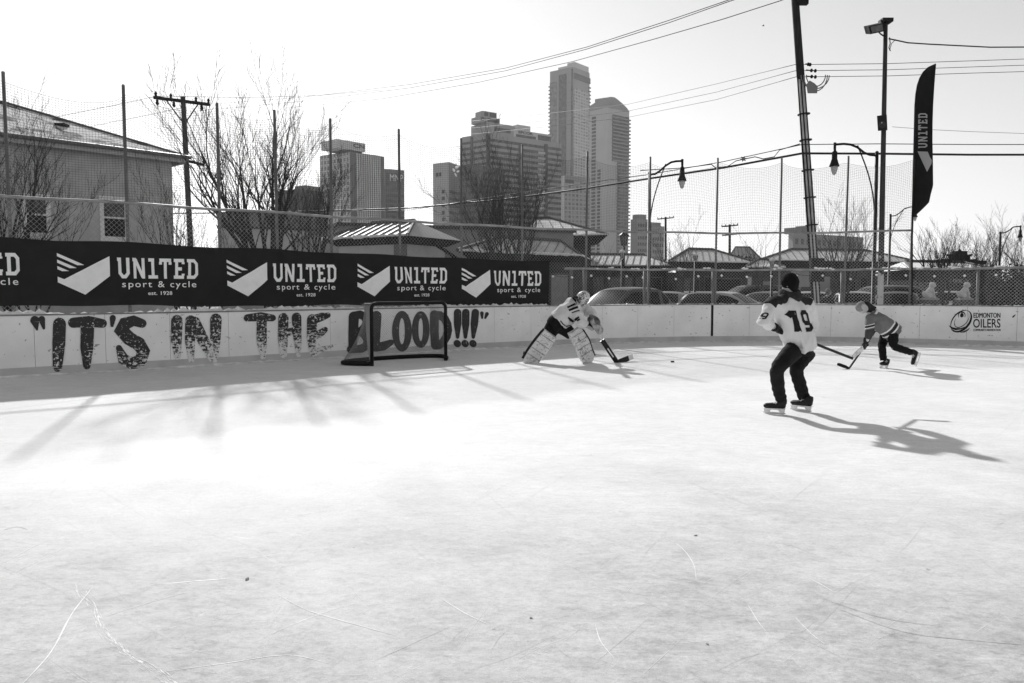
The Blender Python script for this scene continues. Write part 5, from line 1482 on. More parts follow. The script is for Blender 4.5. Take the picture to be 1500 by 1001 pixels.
m = MB(); m.tube([P(1297, 33, Y), P(1297, 30, Y - .05), P(1291, 31, Y - .1)], .03, 6); m.tube([P(1296, 54, Y), P(1290, 50, Y - .1), P(1287, 47, Y - .2)], .02, 6); m.build('bracket', DARKM, LP)
m = MB(); m.box(P(1297.5, 31.2, Y), (.30, .30, .10)); m.build('pole_cap', DARKM, LP)
m = MB(); m.tube([P(1303, 55, Y - .1), P(1304, 64, Y - .1), P(1302, 70, Y - .1), P(1304.5, 75, Y - .1)], .014, 5); m.tube([P(1312, 58, Y), P(1306, 64, Y - .1), P(1303, 74, Y - .1)], .010, 5); m.build('cable_drop', DARKM, LP)
SPK = thing('loudspeaker', 'small black loudspeaker strapped halfway up the floodlight pole', 'loudspeaker', tuple(P(1292, 180, Y - .2)))
m = MB(); s4 = [(1284.5, 170), (1299, 168), (1300, 191), (1286, 192)]
m.hull8([P(x, y, Y - .48) for x, y in s4], [P(x + (1 if x < 1290 else -1), y, Y - .13) for x, y in s4]); m.build('cabinet', gm('speaker_black', 0.018, 0.6), SPK)
m = MB(); c = P(1292, 183, Y - .485); m.lathe([(.10, 0), (.10, .012), (.075, .014), (.03, .004)], c, 16, (0, -1, 0)); m.build('cone', gm('cone', 0.04, 0.5), SPK)
m = MB(); m.ball(P(1291.5, 180, Y - .49), .018, 8, 5); m.build('badge', gm('badge', 0.6, 0.4), SPK)

# feather flag on the tall end post
Y = 22.2
lf = [(319, 1336.5), (300, 1337.2), (260, 1338.2), (230, 1339), (190, 1340), (155, 1340.6), (138, 1342), (125, 1344.2), (115, 1347.5), (106, 1352.5), (99, 1360), (94, 1371)]
rt_ = [(319, 1337.5), (309, 1349), (297, 1361), (285, 1363.5), (272, 1367), (240, 1366.7), (205, 1366), (180, 1366.2), (155, 1367), (125, 1368.8), (106, 1370.3), (94, 1371.3)]
def fi(tab, y): return float(np.interp(-y, [-a for a, b in tab], [b for a, b in tab]))
FL = thing('feather_flag', 'tall black feather flag with grey lettering on the end post', 'flag', tuple(P(1336, 319, Y)))
def fpt(px, py, o=0.0):
    a, b = fi(lf, py), fi(rt_, py); t = (px - a) / max(b - a, .1)
    return P(px, py, Y - .06 - .10 * math.sin(t * 3.0 + py * .02) - .05 * math.sin(py * .05) * t - o)
m = MB(); N = 60; K = 8
for s_ in (0, 1):
    for j in range(N + 1):
        y = 319 - (319 - 94) * j / N; a, b = fi(lf, y), fi(rt_, y)
        for k in range(K + 1): m.v.append(tuple(fpt(a + (b - a) * k / K, y, .004 * (1 if s_ else -1))))
for s_ in (0, 1):
    o_ = s_ * (N + 1) * (K + 1)
    for j in range(N):
        for k in range(K): a = o_ + j * (K + 1) + k; f = (a, a + 1, a + K + 2, a + K + 1); m.f.append(f if s_ else f[::-1])
sail = m.build('sail', gm('flag_cloth', 0.010, 0.8, 0.2, 6), FL, True)
m = MB(); m.tube([P(1336, 470, Y + .04)] + [P(x - .3, y, Y - .05) for y, x in lf], [.022] * 6 + [.018] * 4 + [.014] * 3, 8); m.build('flag_pole', DARKM, FL, True)
FG = gm('flag_print', 0.34, 0.8)
w, ww = block_word('UN1TED', 1.0, .18, 51.0); hh = max(y for p in w for x, y in p); out = [[(1359.0 - (1 - y / hh) * 0 - (14.5 - y / hh * 0) + 0 * x + (0), 0) for x, y in p] for p in w]
def rotl(x, y): return (1358.5 - 13.5 * (y / hh) , 217.0 - x)
out = [[(fi(lf, 190) + 5.0 + 13.5 * (1 - y / hh), 217.0 - x) for x, y in p] for p in w]
lay(out, lambda u, v, o: fpt(u, v, .006 + o), [1340 + 2.0 * k for k in range(16)], [160 + 3.75 * k for k in range(26)]).build('lettering', FG, FL)
lay([[(1344, 222), (1359, 222.5), (1362, 230), (1365, 235), (1364.5, 240), (1358, 252)]], lambda u, v, o: fpt(u, v, .006 + o), [1340 + 2.0 * k for k in range(16)], [160 + 3.75 * k for k in range(26)]).build('emblem', FG, FL)

# ------------------------------------------------------------------ street lamps
LGL = gm('lamp_glass', 0.55, 0.2)
def bell(par, c, k=1.0):
    m = MB(); m.lathe([(.02 * k, .62 * k), (.04 * k, .60 * k), (.045 * k, .50 * k), (.085 * k, .46 * k), (.085 * k, .24 * k), (.10 * k, .20 * k), (.12 * k, .12 * k), (.165 * k, .0), (.15 * k, -.01 * k), (.06 * k, .02 * k)], c, 16); o = m.build('lamp_hood', DARKM, par, True)
    m = MB(); m.lathe([(.02 * k, -.28 * k), (.06 * k, -.24 * k), (.105 * k, -.10 * k), (.12 * k, .01 * k), (.10 * k, .012 * k)], c, 14); m.build('lamp_glass', LGL, o, True)
def streetlamp(label, px, ytop, Y, arm, k=1.0, r=.065, brace=True):
    tp = P(px, ytop, Y); ft = Vector((tp.x + .02, Y, -.03)); o = thing('street_lamp', label, 'street lamp', tuple(ft), 'black street lamps')
    m = MB(); m.tube([ft, ft + Vector((0, 0, 1.0)), ft + Vector((0, 0, 1.02)), tp], [r * 1.5, r * 1.5, r, r * .8], 12); m.ball(tp, r * .9); m.build('pole', DARKM, o, True)
    m = MB(); m.tube([P(x, y, Y) for x, y in arm], .038 * k, 8)
    m.build('arm', DARKM, o, True)
    e = P(arm[-1][0], arm[-1][1], Y); bell(o, e - Vector((0, 0, .70 * k)), k)
    m = MB(); m.tube([e + Vector((0, 0, .06)), e - Vector((0, 0, .15))], .045 * k, 8); m.build('hanger', DARKM, o)
    if brace:
        a = P(arm[len(arm) // 2][0], arm[len(arm) // 2][1] + 2, Y); b = tp - Vector((0, 0, 2.4 * k)); m = MB()
        m.tube([b + (a - b) * t + Vector(((tp.x - a.x) * .25 * math.sin(math.pi * t), 0, .1)) for t in [i / 8 for i in range(9)]], .022 * k, 6); m.build('brace', DARKM, o, True)
    return o
streetlamp('black street lamp whose arm reaches right beside the towers', 951.5, 254, 26.5, [(952, 256), (960, 255), (966, 251), (975, 243), (983, 238), (990, 236.5), (999.5, 236)], .92)
streetlamp('black street lamp with arm reaching left towards the leaning pole', 1284.5, 224, 25.0, [(1284, 228), (1274, 227), (1266, 224), (1256, 216), (1246, 212), (1236, 211), (1223, 212)], .95)
streetlamp('small far street lamp left of the feather flag', 1304.5, 315, 44, [(1304, 317), (1312, 316), (1318, 312), (1325, 306), (1333, 303.5), (1341, 303)], .8, .07)
streetlamp('far right street lamp above the bare trees and hedge', 1465.5, 341, 44, [(1466, 342), (1472, 341), (1478, 338), (1484, 333), (1490, 332), (1495, 332)], .85, .07)
def lantern(label, px, y0, y1, Y, white):
    tp, bt_ = P(px, y0, Y), P(px, y1, Y); h = tp.z - bt_.z; ft = Vector((tp.x, Y, -.03)); o = thing('lantern_post', label, 'lantern post', tuple(ft), 'lantern posts')
    m = MB(); m.tube([ft, ft + Vector((0, 0, .6)), ft + Vector((0, 0, .62)), bt_], [.10, .09, .055, .05], 10); m.build('post', DARKM, o, True)
    m = MB(); m.lathe([(.03, h), (.05, h * .9), (.12, h * .8), (.30 * h, h * .70), (.33 * h, h * .66), (.30 * h, h * .65)], bt_, 8); m.build('lantern_roof', gm('snow_roof', 0.7, 0.8) if white else DARKM, o)
    m = MB(); m.lathe([(.12 * h, 0.02), (.14 * h, .03), (.26 * h, h * .64), (.2 * h, h * .645)], bt_, 8); m.build('lantern_glass', LGL if white else gm('dim_glass', 0.16, 0.3), o)
    m = MB()
    for k in range(8):
        t = 2 * math.pi * k / 8; m.tube([bt_ + Vector((.145 * h * math.cos(t), .145 * h * math.sin(t), .03)), bt_ + Vector((.265 * h * math.cos(t), .265 * h * math.sin(t), h * .64))], .012, 4)
    m.build('lantern_frame', DARKM, o)
lantern('dark lantern on a slim post above the pale strip roof', 914, 337, 361, 36, False)
lantern('snow capped lantern in front of the pale strip roof', 911.5, 365, 380, 33, True)
lantern('snow capped lantern in front of the middle dark-eaved roof', 1018.5, 370, 383, 33, True)
lantern('white lantern just left of the beanie player', 1131, 377, 392, 33, True)

# ------------------------------------------------------------------ string of bulbs behind the fence
bulbs = [(780, 403), (810, 405), (838, 406.5), (866, 404), (892, 408), (918, 405), (942, 407), (990, 409), (1023, 405), (1057, 404), (1094, 406), (1130, 405), (1167, 404), (1205, 404), (1246, 409), (1284, 403), (1327, 404), (1369, 405), (1413, 404), (1459, 403), (1502, 404)]
Y = 24.6
SL = thing('string_lights', 'string of small round bulbs hanging along behind the far fence', 'string lights', tuple(P(1023, 405, Y)))
m = MB(); W_ = [P(x, y - 2.2, Y) for x, y in bulbs]; pts = []
for a, b in zip(W_, W_[1:]):
    for i in range(6): t = i / 6; pts.append(a.lerp(b, t) - Vector((0, 0, .05 * 4 * t * (1 - t))))
pts.append(W_[-1]); m.tube(pts, .007, 4); m.build('cable', DARKM, SL, True)
BULB = gm('white_bulb', 0.9, 0.25, spec=0.5)
for x, y in bulbs:
    c = P(x, y, Y); m = MB(); m.ball(c, .038, 10, 8); bo = m.build('bulb', BULB, SL, True)
    m = MB(); m.tube([c + Vector((0, 0, .03)), c + Vector((0, 0, .075))], .016, 6); m.build('socket', DARKM, bo)

# a bird far up, and the back of a traffic sign behind the beanie player
p = P(1118, 38, 95); m = MB(); m.ell(p, ((.14, 0, 0), (0, .05, 0), (0, 0, .05)), 8, 6)
for s_ in (-1, 1): m.poly([p + Vector((-.05, 0, .02)), p + Vector((.05, 0, .02)), p + Vector((.03, s_ * .22, .09)), p + Vector((-.04, s_ * .2, .08))])
tag(m.build('bird', DARKM, None, False, tuple(p)), 'tiny dark bird high in the sky left of the leaning pole', 'bird')
Y = 29; a, b = P(1159, 397.5, Y), P(1186, 420.5, Y); o = thing('sign_board', 'grey back of a rectangular sign just right of the beanie', 'sign', (a.x * .5 + b.x * .5, Y, -.03))
m = MB(); m.hull8([Vector((a.x, Y, b.z)), Vector((b.x, Y, b.z)), Vector((b.x, Y + .02, b.z)), Vector((a.x, Y + .02, b.z))], [Vector((a.x, Y, a.z)), Vector((b.x, Y, a.z)), Vector((b.x, Y + .02, a.z)), Vector((a.x, Y + .02, a.z))]); m.build('panel', gm('sign_back', .26, .5, .1, 3), o)
m = MB(); m.tube([((a.x + b.x) / 2, Y + .05, -.03), ((a.x + b.x) / 2, Y + .05, a.z)], .03, 8); m.build('post', gm('sign_post', .2, .5), o)
# ------------------------------------------------------------------ parked cars
GLASS = gm('car_glass', .008, .25, .3, .6, spec=.05); TYRE = gm('tyre', 0.02, 0.9); RIM = gm('rim', 0.35, 0.35, metal=0.6); CHR = gm('car_trim', 0.03, 0.4); HEADL = gm('headlight', 0.7, 0.1, spec=.6); TAILL = gm('tail_light', 0.08, 0.2)
SNOWC = SNOWB
def car(label, px, Y, yaw, v, kind='sedan', snow=False, group='cars parked beyond the rink'):
    base = Vector((XY(px, Y, .8), Y, -.03)); o = thing('parked_car', label, 'car', tuple(base), group)
    Lc, Wc, Hc, belt, xa, xb, ra, rb = dict(cross=(4.6, .90, 1.62, 1.0, 1.05, -2.0, .25, -1.4), sedan=(4.6, .88, 1.45, .93, .95, -1.85, .15, -1.05), suv=(4.7, .93, 1.72, 1.05, 1.05, -2.18, .35, -1.85), van=(4.9, .95, 1.75, 1.0, 1.55, -2.3, .55, -2.1))[kind]
    M = Matrix.Rotation(yaw, 3, 'Z'); q = lambda x, y, z: base + M @ Vector((x, y, z))
    paint = gm('car_paint_%03d' % int(v * 1000), v, 0.35, 0.05, 3, spec=.3)
    m = MB(); rings = []
    h = Lc / 2
    for x, w, z0, z1 in ((-h, .72, .42, belt - .12), (-h + .12, .84, .30, belt - .04), (-h + .5, .95, .24, belt), (-.6, 1.0, .22, belt), (.6, 1.0, .22, belt - .01), (h - .9, .98, .24, belt - .10 if kind != 'van' else belt - .06), (h - .35, .92, .26, belt - .19), (h - .08, .80, .32, belt - .28), (h, .66, .40, belt - .36)):
        pts = []; zc, hz, hw_ = (z0 + z1) / 2, (z1 - z0) / 2, Wc * w
        for k in range(16):
            t = 2 * math.pi * (k + .5) / 16; c, s = math.cos(t), math.sin(t); e = .38
            pts.append(q(x, hw_ * math.copysign(abs(c) ** e, c), zc + hz * math.copysign(abs(s) ** e, s)))
        rings.append(pts)
    for r in rings: m.v += [tuple(p) for p in r]
    for a in range(len(rings) - 1):
        for k in range(16): j = (k + 1) % 16; m.f.append((a * 16 + k, a * 16 + j, a * 16 + 16 + j, a * 16 + 16 + k))
    m.f.append(tuple(range(16))[::-1]); m.f.append(tuple(range((len(rings) - 1) * 16, len(rings) * 16)))
    # rounded cabin: one curved skin cut into roof, pillars and panes
    zb = belt - .05; key = [(xa, zb), (xa - (xa - ra) * .5, zb + (Hc - .05 - zb) * .56), (ra, Hc - .055), (ra - .25, Hc - .012), ((ra + rb) / 2, Hc), (rb + .15, Hc - .02), (rb, Hc - .06), (rb + (xb - rb) * .5, zb + (Hc - .05 - zb) * .55), (xb, zb)]
    NX, NV = 36, 24
    kx, kz = [p[0] for p in key], [p[1] for p in key]
    def top(x): return float(np.interp(-x, [-a for a in kx], kz))
    xs = [xa + (xb - xa) * i / NX for i in range(NX + 1)]
    zs = [top(x) for x in xs]
    for _ in range(2): zs = [zs[0]] + [(zs[i - 1] + 2 * zs[i] + zs[i + 1]) / 4 for i in range(1, NX)] + [zs[-1]]
    G_ = []
    for x, zt in zip(xs, zs):
        hh = max(zt - zb, .002); f = hh / (Hc - zb); wb = Wc * .95 * (1 - .10 * abs((x - (xa + xb) / 2) / ((xa - xb) / 2)) ** 3); wt = wb - (wb - Wc * .74) * f
        row = []
        for v in range(NV + 1):
            t = v / NV
            if t < .3: a = t / .3; row.append(q(x, wb + (wt - wb) * a ** 1.25, zb + hh * .90 * a))
            elif t > .7: a = (1 - t) / .3; row.append(q(x, -(wb + (wt - wb) * a ** 1.25), zb + hh * .90 * a))
            else: a = (t - .5) / .2; row.append(q(x, -wt * a * (1 - .03 * abs(a)), zb + hh * (1 - .10 * abs(a) ** 2.6)))
        G_.append(row)
    panes = {}
    i0 = len(m.v); m.v += [tuple(p) for r in G_ for p in r]
    cuts_ = (ra + .02, -.38, rb - .05) if kind == 'sedan' else (ra + .02, -.35, -1.25, rb - .05)
    for i in range(NX):
        xm = (xs[i] + xs[i + 1]) / 2
        for v in range(NV):
            tm = (v + .5) / NV; f = (i0 + i * (NV + 1) + v, i0 + i * (NV + 1) + v + 1, i0 + (i + 1) * (NV + 1) + v + 1, i0 + (i + 1) * (NV + 1) + v); nm = None
            if .33 < tm < .67 and ra + .03 < xm < xa - .12: nm = ('windshield', 0)
            elif .34 < tm < .66 and xb + .2 < xm < rb - .04: nm = ('rear_window', 0)
            elif .05 < tm < .255 or .745 < tm < .95:
                z_ = (zs[i] + zs[i + 1]) / 2
                if xb + .35 < xm < xa - .35 and z_ - zb > .24:
                    w = sum(xm < c for c in cuts_[1:-1]); lim = [abs(xm - c) > .06 for c in cuts_[1:-1]]
                    if all(lim): nm = ('side_window', (tm > .5, w))
            if nm: panes.setdefault(nm, []).append([Vector(m.v[a]) for a in f])
            else: m.f.append(f)
    o['_b'] = list(base)
    m.build('body', paint, o, True)
    for (nm, _), fs in panes.items():
        g = MB()
        for p in fs: g.poly(p)
        bmw = g.build(nm, (gm('frosted_glass', 0.5, 0.6, 0.3, 4) if snow and nm == 'windshield' else GLASS), o)
        w_ = bmesh.new(); w_.from_mesh(bmw.data); bmesh.ops.remove_doubles(w_, verts=w_.verts[:], dist=.0005); bmesh.ops.recalc_face_normals(w_, faces=w_.faces[:]); w_.to_mesh(bmw.data); w_.free(); bmw.data.polygons.foreach_set('use_smooth', [True] * len(bmw.data.polygons))
    tq = [(ra, Wc * .74), (rb, Wc * .72), (rb, -Wc * .72), (ra, -Wc * .74)]
    for s_ in (0, 1):
        y = (1 if s_ == 0 else -1)
        m = MB(); c = q(xa - .25, y * (Wc + .12), belt + .02); m.ell(c, (M @ Vector((.07, 0, 0)), M @ Vector((0, .11, 0)), (0, 0, .075)), 10, 6); m.build('wing_mirror', paint, o, True)
        m = MB(); c = q(h - .25, y * Wc * .66, belt - .30); m.ell(c, (M @ Vector((.20, 0, 0)), M @ Vector((0, .18, 0)), (0, 0, .085)), 10, 6); m.build('headlight', HEADL, o, True)
        m = MB(); c = q(-h + .12, y * Wc * .70, belt - .16); m.ell(c, (M @ Vector((.12, 0, 0)), M @ Vector((0, .16, 0)), (0, 0, .11)), 10, 6); m.build('tail_light', TAILL, o, True)
        for x in (h - .85, -h + .9):
            c = q(x, y * (Wc - .10), .33); ax_ = M @ Vector((0, y, 0)); m = MB(); m.lathe([(.2, -.10), (.31, -.10), (.33, -.06), (.33, .08), (.30, .11), (.2, .11)], c, 18, ax_); w_ = m.build('wheel', TYRE, o, True)
            m = MB(); m.lathe([(.21, .09), (.20, .115), (.06, .10), (.04, .12), (.001, .12)], c, 12, ax_); m.build('rim', RIM, w_)
    if snow:
        m = MB(); m.hull8([q(x * .95, y * .88, Hc - .005) for x, y in tq], [q(x * .85, y * .75, Hc + .05) for x, y in tq]); m.build('roof_snow', SNOWC, o)
    return o
car('dark sedan with frosted windscreen behind the goalkeeper', 908, 27.0, R(222), .05, 'cross', False)
car('pale sedan with snow patched hood right of the first lamp post', 975, 33.0, R(250), .22)
car('dark small sedan between the pale car and the thick rail post', 1002, 37.0, R(200), .06)
car('light grey sedan with bright windscreen beside the black goal line post', 1030, 31.5, R(235), .10)
car('white sedan nose to the rink right of the goal line', 1073, 31.5, R(322), .40)
car('dark minivan behind the white sedan', 1098, 41.0, R(190), .05, 'van')
car('grey sedan left of the beanie player', 1118, 34.0, R(215), .06)
car('silver sedan half hidden behind the beanie player', 1188, 33.0, R(250), .30)
car('pale sedan behind the cap of the bent skater', 1254, 33.0, R(255), .30, 'sedan')
car('dark suv behind the floodlight pole', 1284, 38.0, R(190), .04, 'suv')
car('black rounded hatchback left of the first lion', 1312, 30.5, R(240), .04)
car('pale sedan between the two stone lions', 1388, 38.0, R(225), .25)
car('dark sedan between the right lion and hedge', 1443, 37.0, R(230), .06)
car('silver sedan partly hidden by the dark hedge', 1470, 34.0, R(230), .25)

# ------------------------------------------------------------------ stone lions on plinths
STONE = gm('white_stone', 0.55, 0.85, 0.1, 8, 0.4, 40)
def lion(label, px, Y, mirror):
    top = P(px, 437, Y).z; c = Vector((XY(px, Y, 1.2), Y, -.03)); o = thing('stone_lion', label, 'statue', tuple(c), 'white stone lions')
    B = Vector((c.x, c.y, top)); s = mirror
    m = MB()
    m.ell(B + Vector((-.10 * s, 0, .13)), ((.15, 0, 0), (0, .13, 0), (0, 0, .13)), 12, 8)
    m.tube([B + Vector((-.12 * s, 0, .14)), B + Vector((-.02 * s, 0, .27)), B + Vector((.06 * s, 0, .38))], [.12, .115, .10], 12)
    m.ell(B + Vector((.08 * s, -.01, .485)), ((.115, 0, 0), (0, .115, 0), (0, 0, .12)), 12, 8)
    for k in range(9): t = 2 * math.pi * k / 9; m.ball(B + Vector((.04 * s, .10 * math.cos(t), .48 + .10 * math.sin(t))), .038, 8, 6)
    m.ell(B + Vector((.17 * s, -.02, .46)), ((.05, 0, 0), (0, .06, 0), (0, 0, .045)), 10, 6); m.ell(B + Vector((.16 * s, -.02, .525)), ((.04, 0, 0), (0, .055, 0), (0, 0, .02)), 8, 6)
    for y in (-.075, .075):
        m.tube([B + Vector((.06 * s, y, .34)), B + Vector((.12 * s, y, .17)), B + Vector((.12 * s, y, .03))], [.055, .04, .038], 8); m.ell(B + Vector((.155 * s, y, .03)), ((.055, 0, 0), (0, .042, 0), (0, 0, .032)), 8, 6)
        m.ell(B + Vector((-.06 * s, y * 1.5, .09)), ((.10, 0, 0), (0, .05, 0), (0, 0, .09)), 10, 6)
    m.tube([B + Vector((-.22 * s, 0, .06)), B + Vector((-.26 * s, .02, .18)), B + Vector((-.20 * s, .03, .27))], [.035, .04, .025], 8)
    remeshed(m, 'figure', STONE, o, .016, 1)
    m = MB(); m.box(B - Vector((0, 0, .03)), (.52, .40, .06)); m.build('slab', gm('slab_stone', .3, .85), o)
    pl = MB(); pl.box((c.x, c.y, (top - .06) / 2 - .01), (.60, .50, top - .05)); pl.build('plinth', gm('dark_plinth', 0.09, 0.85, 0.3, 5), o)
lion('white stone lion on a dark plinth nearer the feather flag', 1362, 30, 1)
lion('white stone lion on a dark plinth under the blurred shop sign', 1412.5, 30, 1)
# stooping bystander beyond the fence
BY = thing('person', 'hooded bystander in a dark coat stooping behind the fence near the parked cars', 'person', tuple(Vector((XY(1212, 27), 27, -.03))))
bx = XY(1213, 27, 1.3); hd = P(1214, 428.5, 27); m = MB()
m.tube([Vector((bx - .12, 27, .85)), Vector((bx - .10, 27, 1.15)), hd - Vector((.02, 0, .14)), hd], [.13, .15, .07, .06], 12); m.ell(hd, ((.085, 0, 0), (0, .10, 0), (0, 0, .115)), 12, 8)
for y in (-.1, .1): m.tube([Vector((bx - .12, 27 + y, .9)), Vector((bx - .02, 27 + y, .48)), Vector((bx - .12, 27 + y, .04))], [.09, .07, .05], 10); m.ell(Vector((bx - .07, 27 + y, .02)), ((.12, 0, 0), (0, .05, 0), (0, 0, .05)), 8, 6)
for y in (-.16, .16): m.tube([Vector((bx - .06, 27 + y, 1.27)), Vector((bx + .08, 27 + y, 1.05)), Vector((bx + .22, 27 + y * .6, .95))], [.07, .055, .04], 8); m.ball(Vector((bx + .24, 27 + y * .6, .94)), .045)
remeshed(m, 'body', SKIN, BY, .014, 2)
m = MB(); m.loft([(Vector((bx - .14, 27, .70)), Vector((.20, 0, 0)), Vector((0, .24, 0))), (Vector((bx - .12, 27, 1.0)), Vector((.19, 0, 0)), Vector((0, .23, 0))), (Vector((bx - .08, 27, 1.22)), Vector((.17, 0, 0)), Vector((0, .23, 0))), (hd - Vector((.03, 0, .12)), Vector((.09, 0, 0)), Vector((0, .10, 0)))], 16)
for y in (-.16, .16): m.tube([Vector((bx - .06, 27 + y, 1.27)), Vector((bx + .08, 27 + y, 1.05)), Vector((bx + .19, 27 + y * .6, .97))], [.10, .085, .07], 10)
remeshed(m, 'coat', gm('dark_coat', 0.02, 0.9, 0.3, 10), BY, .014, 2)
m = MB(); m.ell(hd + Vector((-.015, .01, .015)), ((.10, 0, 0), (0, .115, 0), (0, 0, .125)), 14, 10); remeshed(m, 'hood', gm('grey_hood', 0.16, 0.9), BY, .014, 1)

# ------------------------------------------------------------------ low shop buildings
FASC = gm('dark_fascia', 0.01, 0.7, 0.2, 4); SEAM = gm('metal_roof', 0.50, 0.45, 0.15, 1.2, spec=.4); WALLG = gm('shop_wall', 0.05, 0.9, 0.2, 2, 0.3, 20); SHOPD = gm('shop_dark', 0.018, 0.7, 0.5, 1.2)
SNR = gm('roof_snow', 0.80, 0.9, 0.08, 3, .4, 10)
def hipshop(label, pl, Yl, pr, Yr, depth, ez, rz, ins0, ins1, wall=WALLG, name='shop', roofm=SEAM, seam=.5, fas=.42, ov=.7, openings=(), snow=0.0, vx=.2):
    A = Vector((XY(pl, Yl, ez), Yl, 0)); B = Vector((XY(pr, Yr, ez), Yr, 0)); u = (B - A).normalized(); L = (B - A).length; v = Vector((vx, 1, 0)).normalized()
    o = thing(name, label, 'building', tuple(A + Vector((0, 0, -.03))), 'low shop buildings')
    q = lambda a, b, z: A + u * a + v * b + Vector((0, 0, z))
    m = MB(); m.hull8([q(ov, ov, -.03), q(L - ov, ov, -.03), q(L - ov, depth - ov, -.03), q(ov, depth - ov, -.03)], [q(ov, ov, ez), q(L - ov, ov, ez), q(L - ov, depth - ov, ez), q(ov, depth - ov, ez)]); m.build('wall', wall, o)
    m = MB(); e = [q(0, 0, ez), q(L, 0, ez), q(L, depth, ez), q(0, depth, ez)]; r = [q(ins0, depth * .45, rz), q(L - ins1, depth * .45, rz), q(L - ins1, depth * .55, rz), q(ins0, depth * .55, rz)]
    for a, b, c, d in ((e[0], e[1], r[1], r[0]), (e[1], e[2], r[2], r[1]), (e[2], e[3], r[3], r[2]), (e[3], e[0], r[0], r[3])): m.poly([a, b, c, d])
    m.poly(r); m.poly(e[::-1]); nf = len(m.f)
    if seam:                                                         # standing seams up the front and the side slopes
        k = seam
        def rib(p, t):
            d = (t - p).normalized(); s_ = u; nn = s_.cross(d).normalized(); nn = nn if nn.z > 0 else -nn
            m.hull8([p - s_ * .025 - nn * .01, p + s_ * .025 - nn * .01, t + s_ * .025 - nn * .01, t - s_ * .025 - nn * .01], [p - s_ * .02 + nn * .05, p + s_ * .02 + nn * .05, t + s_ * .02 + nn * .05, t - s_ * .02 + nn * .05])
        while k < L:
            fr = 1.0
            if k < ins0: fr = k / ins0
            elif k > L - ins1: fr = (L - k) / max(ins1, .01)
            if fr > .08: rib(q(k, .0, ez), q(k, depth * .45 * fr, ez + (rz - ez) * fr))
            k += seam
    ro = m.build('roof', roofm, o); ro.data.materials.append(gm('seam_metal', 0.14, .5))
    for pf in ro.data.polygons[nf:]: pf.material_index = 1
    m = MB()
    for a, b in ((e[0], r[0]), (e[1], r[1])): m.tube([a + Vector((0, 0, .03)), b + Vector((0, 0, .05))], .07, 6)
    m.tube([r[0] + Vector((0, 0, .05)), r[1] + Vector((0, 0, .05))], .09, 6); m.build('ridge', gm('ridge_metal', 0.10, 0.6), ro)
    m = MB()
    if fas:
        f0 = [q(-.03, -.03, ez - .015), q(L + .03, -.03, ez - .015), q(L + .03, depth + .03, ez - .015), q(-.03, depth + .03, ez - .015)]; f1 = [q(.45, .45, ez - fas), q(L - .45, .45, ez - fas), q(L - .45, depth - .45, ez - fas), q(.45, depth - .45, ez - fas)]
        m.hull8(f1, f0); m.build('fascia', FASC, o)
    if snow:
        m = MB(); m.tube([q(.02 + i * L / 30, .02, ez + .03) for i in range(31)], [random.uniform(.03, .09) * snow for i in range(31)], 6); m.build('eave_snow', SNR, ro)
    for kind, a0, a1, z0, z1, mat in openings:
        m = MB(); a0, a1 = ov + a0 * (L - 2 * ov), ov + a1 * (L - 2 * ov); y = ov - .03
        m.hull8([q(a0, ov + .02, z0), q(a1, ov + .02, z0), q(a1, y, z0), q(a0, y, z0)], [q(a0, ov + .02, z1), q(a1, ov + .02, z1), q(a1, y, z1), q(a0, y, z1)]); w_ = m.build(kind, mat, o)
        if kind in ('window', 'door'):
            m = MB()
            for b0, b1, c0, c1 in ((a0 - .06, a1 + .06, z1, z1 + .07), (a0 - .06, a0, z0, z1), (a1, a1 + .06, z0, z1)):
                m.hull8([q(b0, ov + .02, c0), q(b1, ov + .02, c0), q(b1, y - .03, c0), q(b0, y - .03, c0)], [q(b0, ov + .02, c1), q(b1, ov + .02, c1), q(b1, y - .03, c1), q(b0, y - .03, c1)])
            m.build('frame', gm('shop_frame', 0.10, 0.6), w_)
    return o, q
DG = glass('shop_glass', .025, .1); PALEW = gm('pale_wall', 0.50, 0.85, 0.08, 3, .2, 30)
# long flat-roofed block with plain grey side wall
def block(name, label, quadpts, z0, z1, mat, cat='building', group=None, trim=None, trim_h=.25):
    base = Vector(quadpts[0]); o = thing(name, label, cat, (base.x, base.y, z0), group); m = MB()
    m.hull8([Vector((x, y, z0)) for x, y in quadpts], [Vector((x, y, z1)) for x, y in quadpts]); m.build('wall', mat, o)
    if trim:
        c = Vector((sum(x for x, y in quadpts) / len(quadpts), sum(y for x, y in quadpts) / len(quadpts)))
        k = [Vector((x, y)) for x, y in quadpts]; k = [p + (p - c).normalized() * .18 for p in k]; m = MB()
        m.hull8([Vector((p.x, p.y, z1 - trim_h * .4)) for p in k], [Vector((p.x, p.y, z1 + trim_h)) for p in k]); m.build('parapet_cap', trim, o)
    return o
x0, x1 = XY(496, 35.5, 4.2), XY(840, 40, 4.2)
u_ = (Vector((x1, 40)) - Vector((x0, 35.5))).normalized(); v_ = Vector((-u_.y, u_.x)) * 16
BW = block('flat_roofed_building', 'long flat-roofed grey building behind the pavilion roofs', [(x0, 35.5), (x1, 40), (x1 + v_.x, 40 + v_.y), (x0 + v_.x, 35.5 + v_.y)], -.03, 4.35, gm('grey_render', 0.234, 0.9, 0.1, 1.0, .2, 20), trim=gm('cap_metal', 0.06, 0.6), trim_h=.10)
hipshop('pavilion with ribbed metal hip roof and pale side wall behind the banner', 470, 31.0, 597, 28.6, 3.6, 3.42, 4.05, 1.3, .9, PALEW, 'pavilion', gm('ribbed_roof', 0.52, 0.6, 0.2, .8), .42, .26, .5, (('shaded_side', .84, 1.02, -.02, 3.15, gm('shade_panel', .16, .8)),), 1.0, .55)  # darker slab at the corner paints in the shaded side of the wall
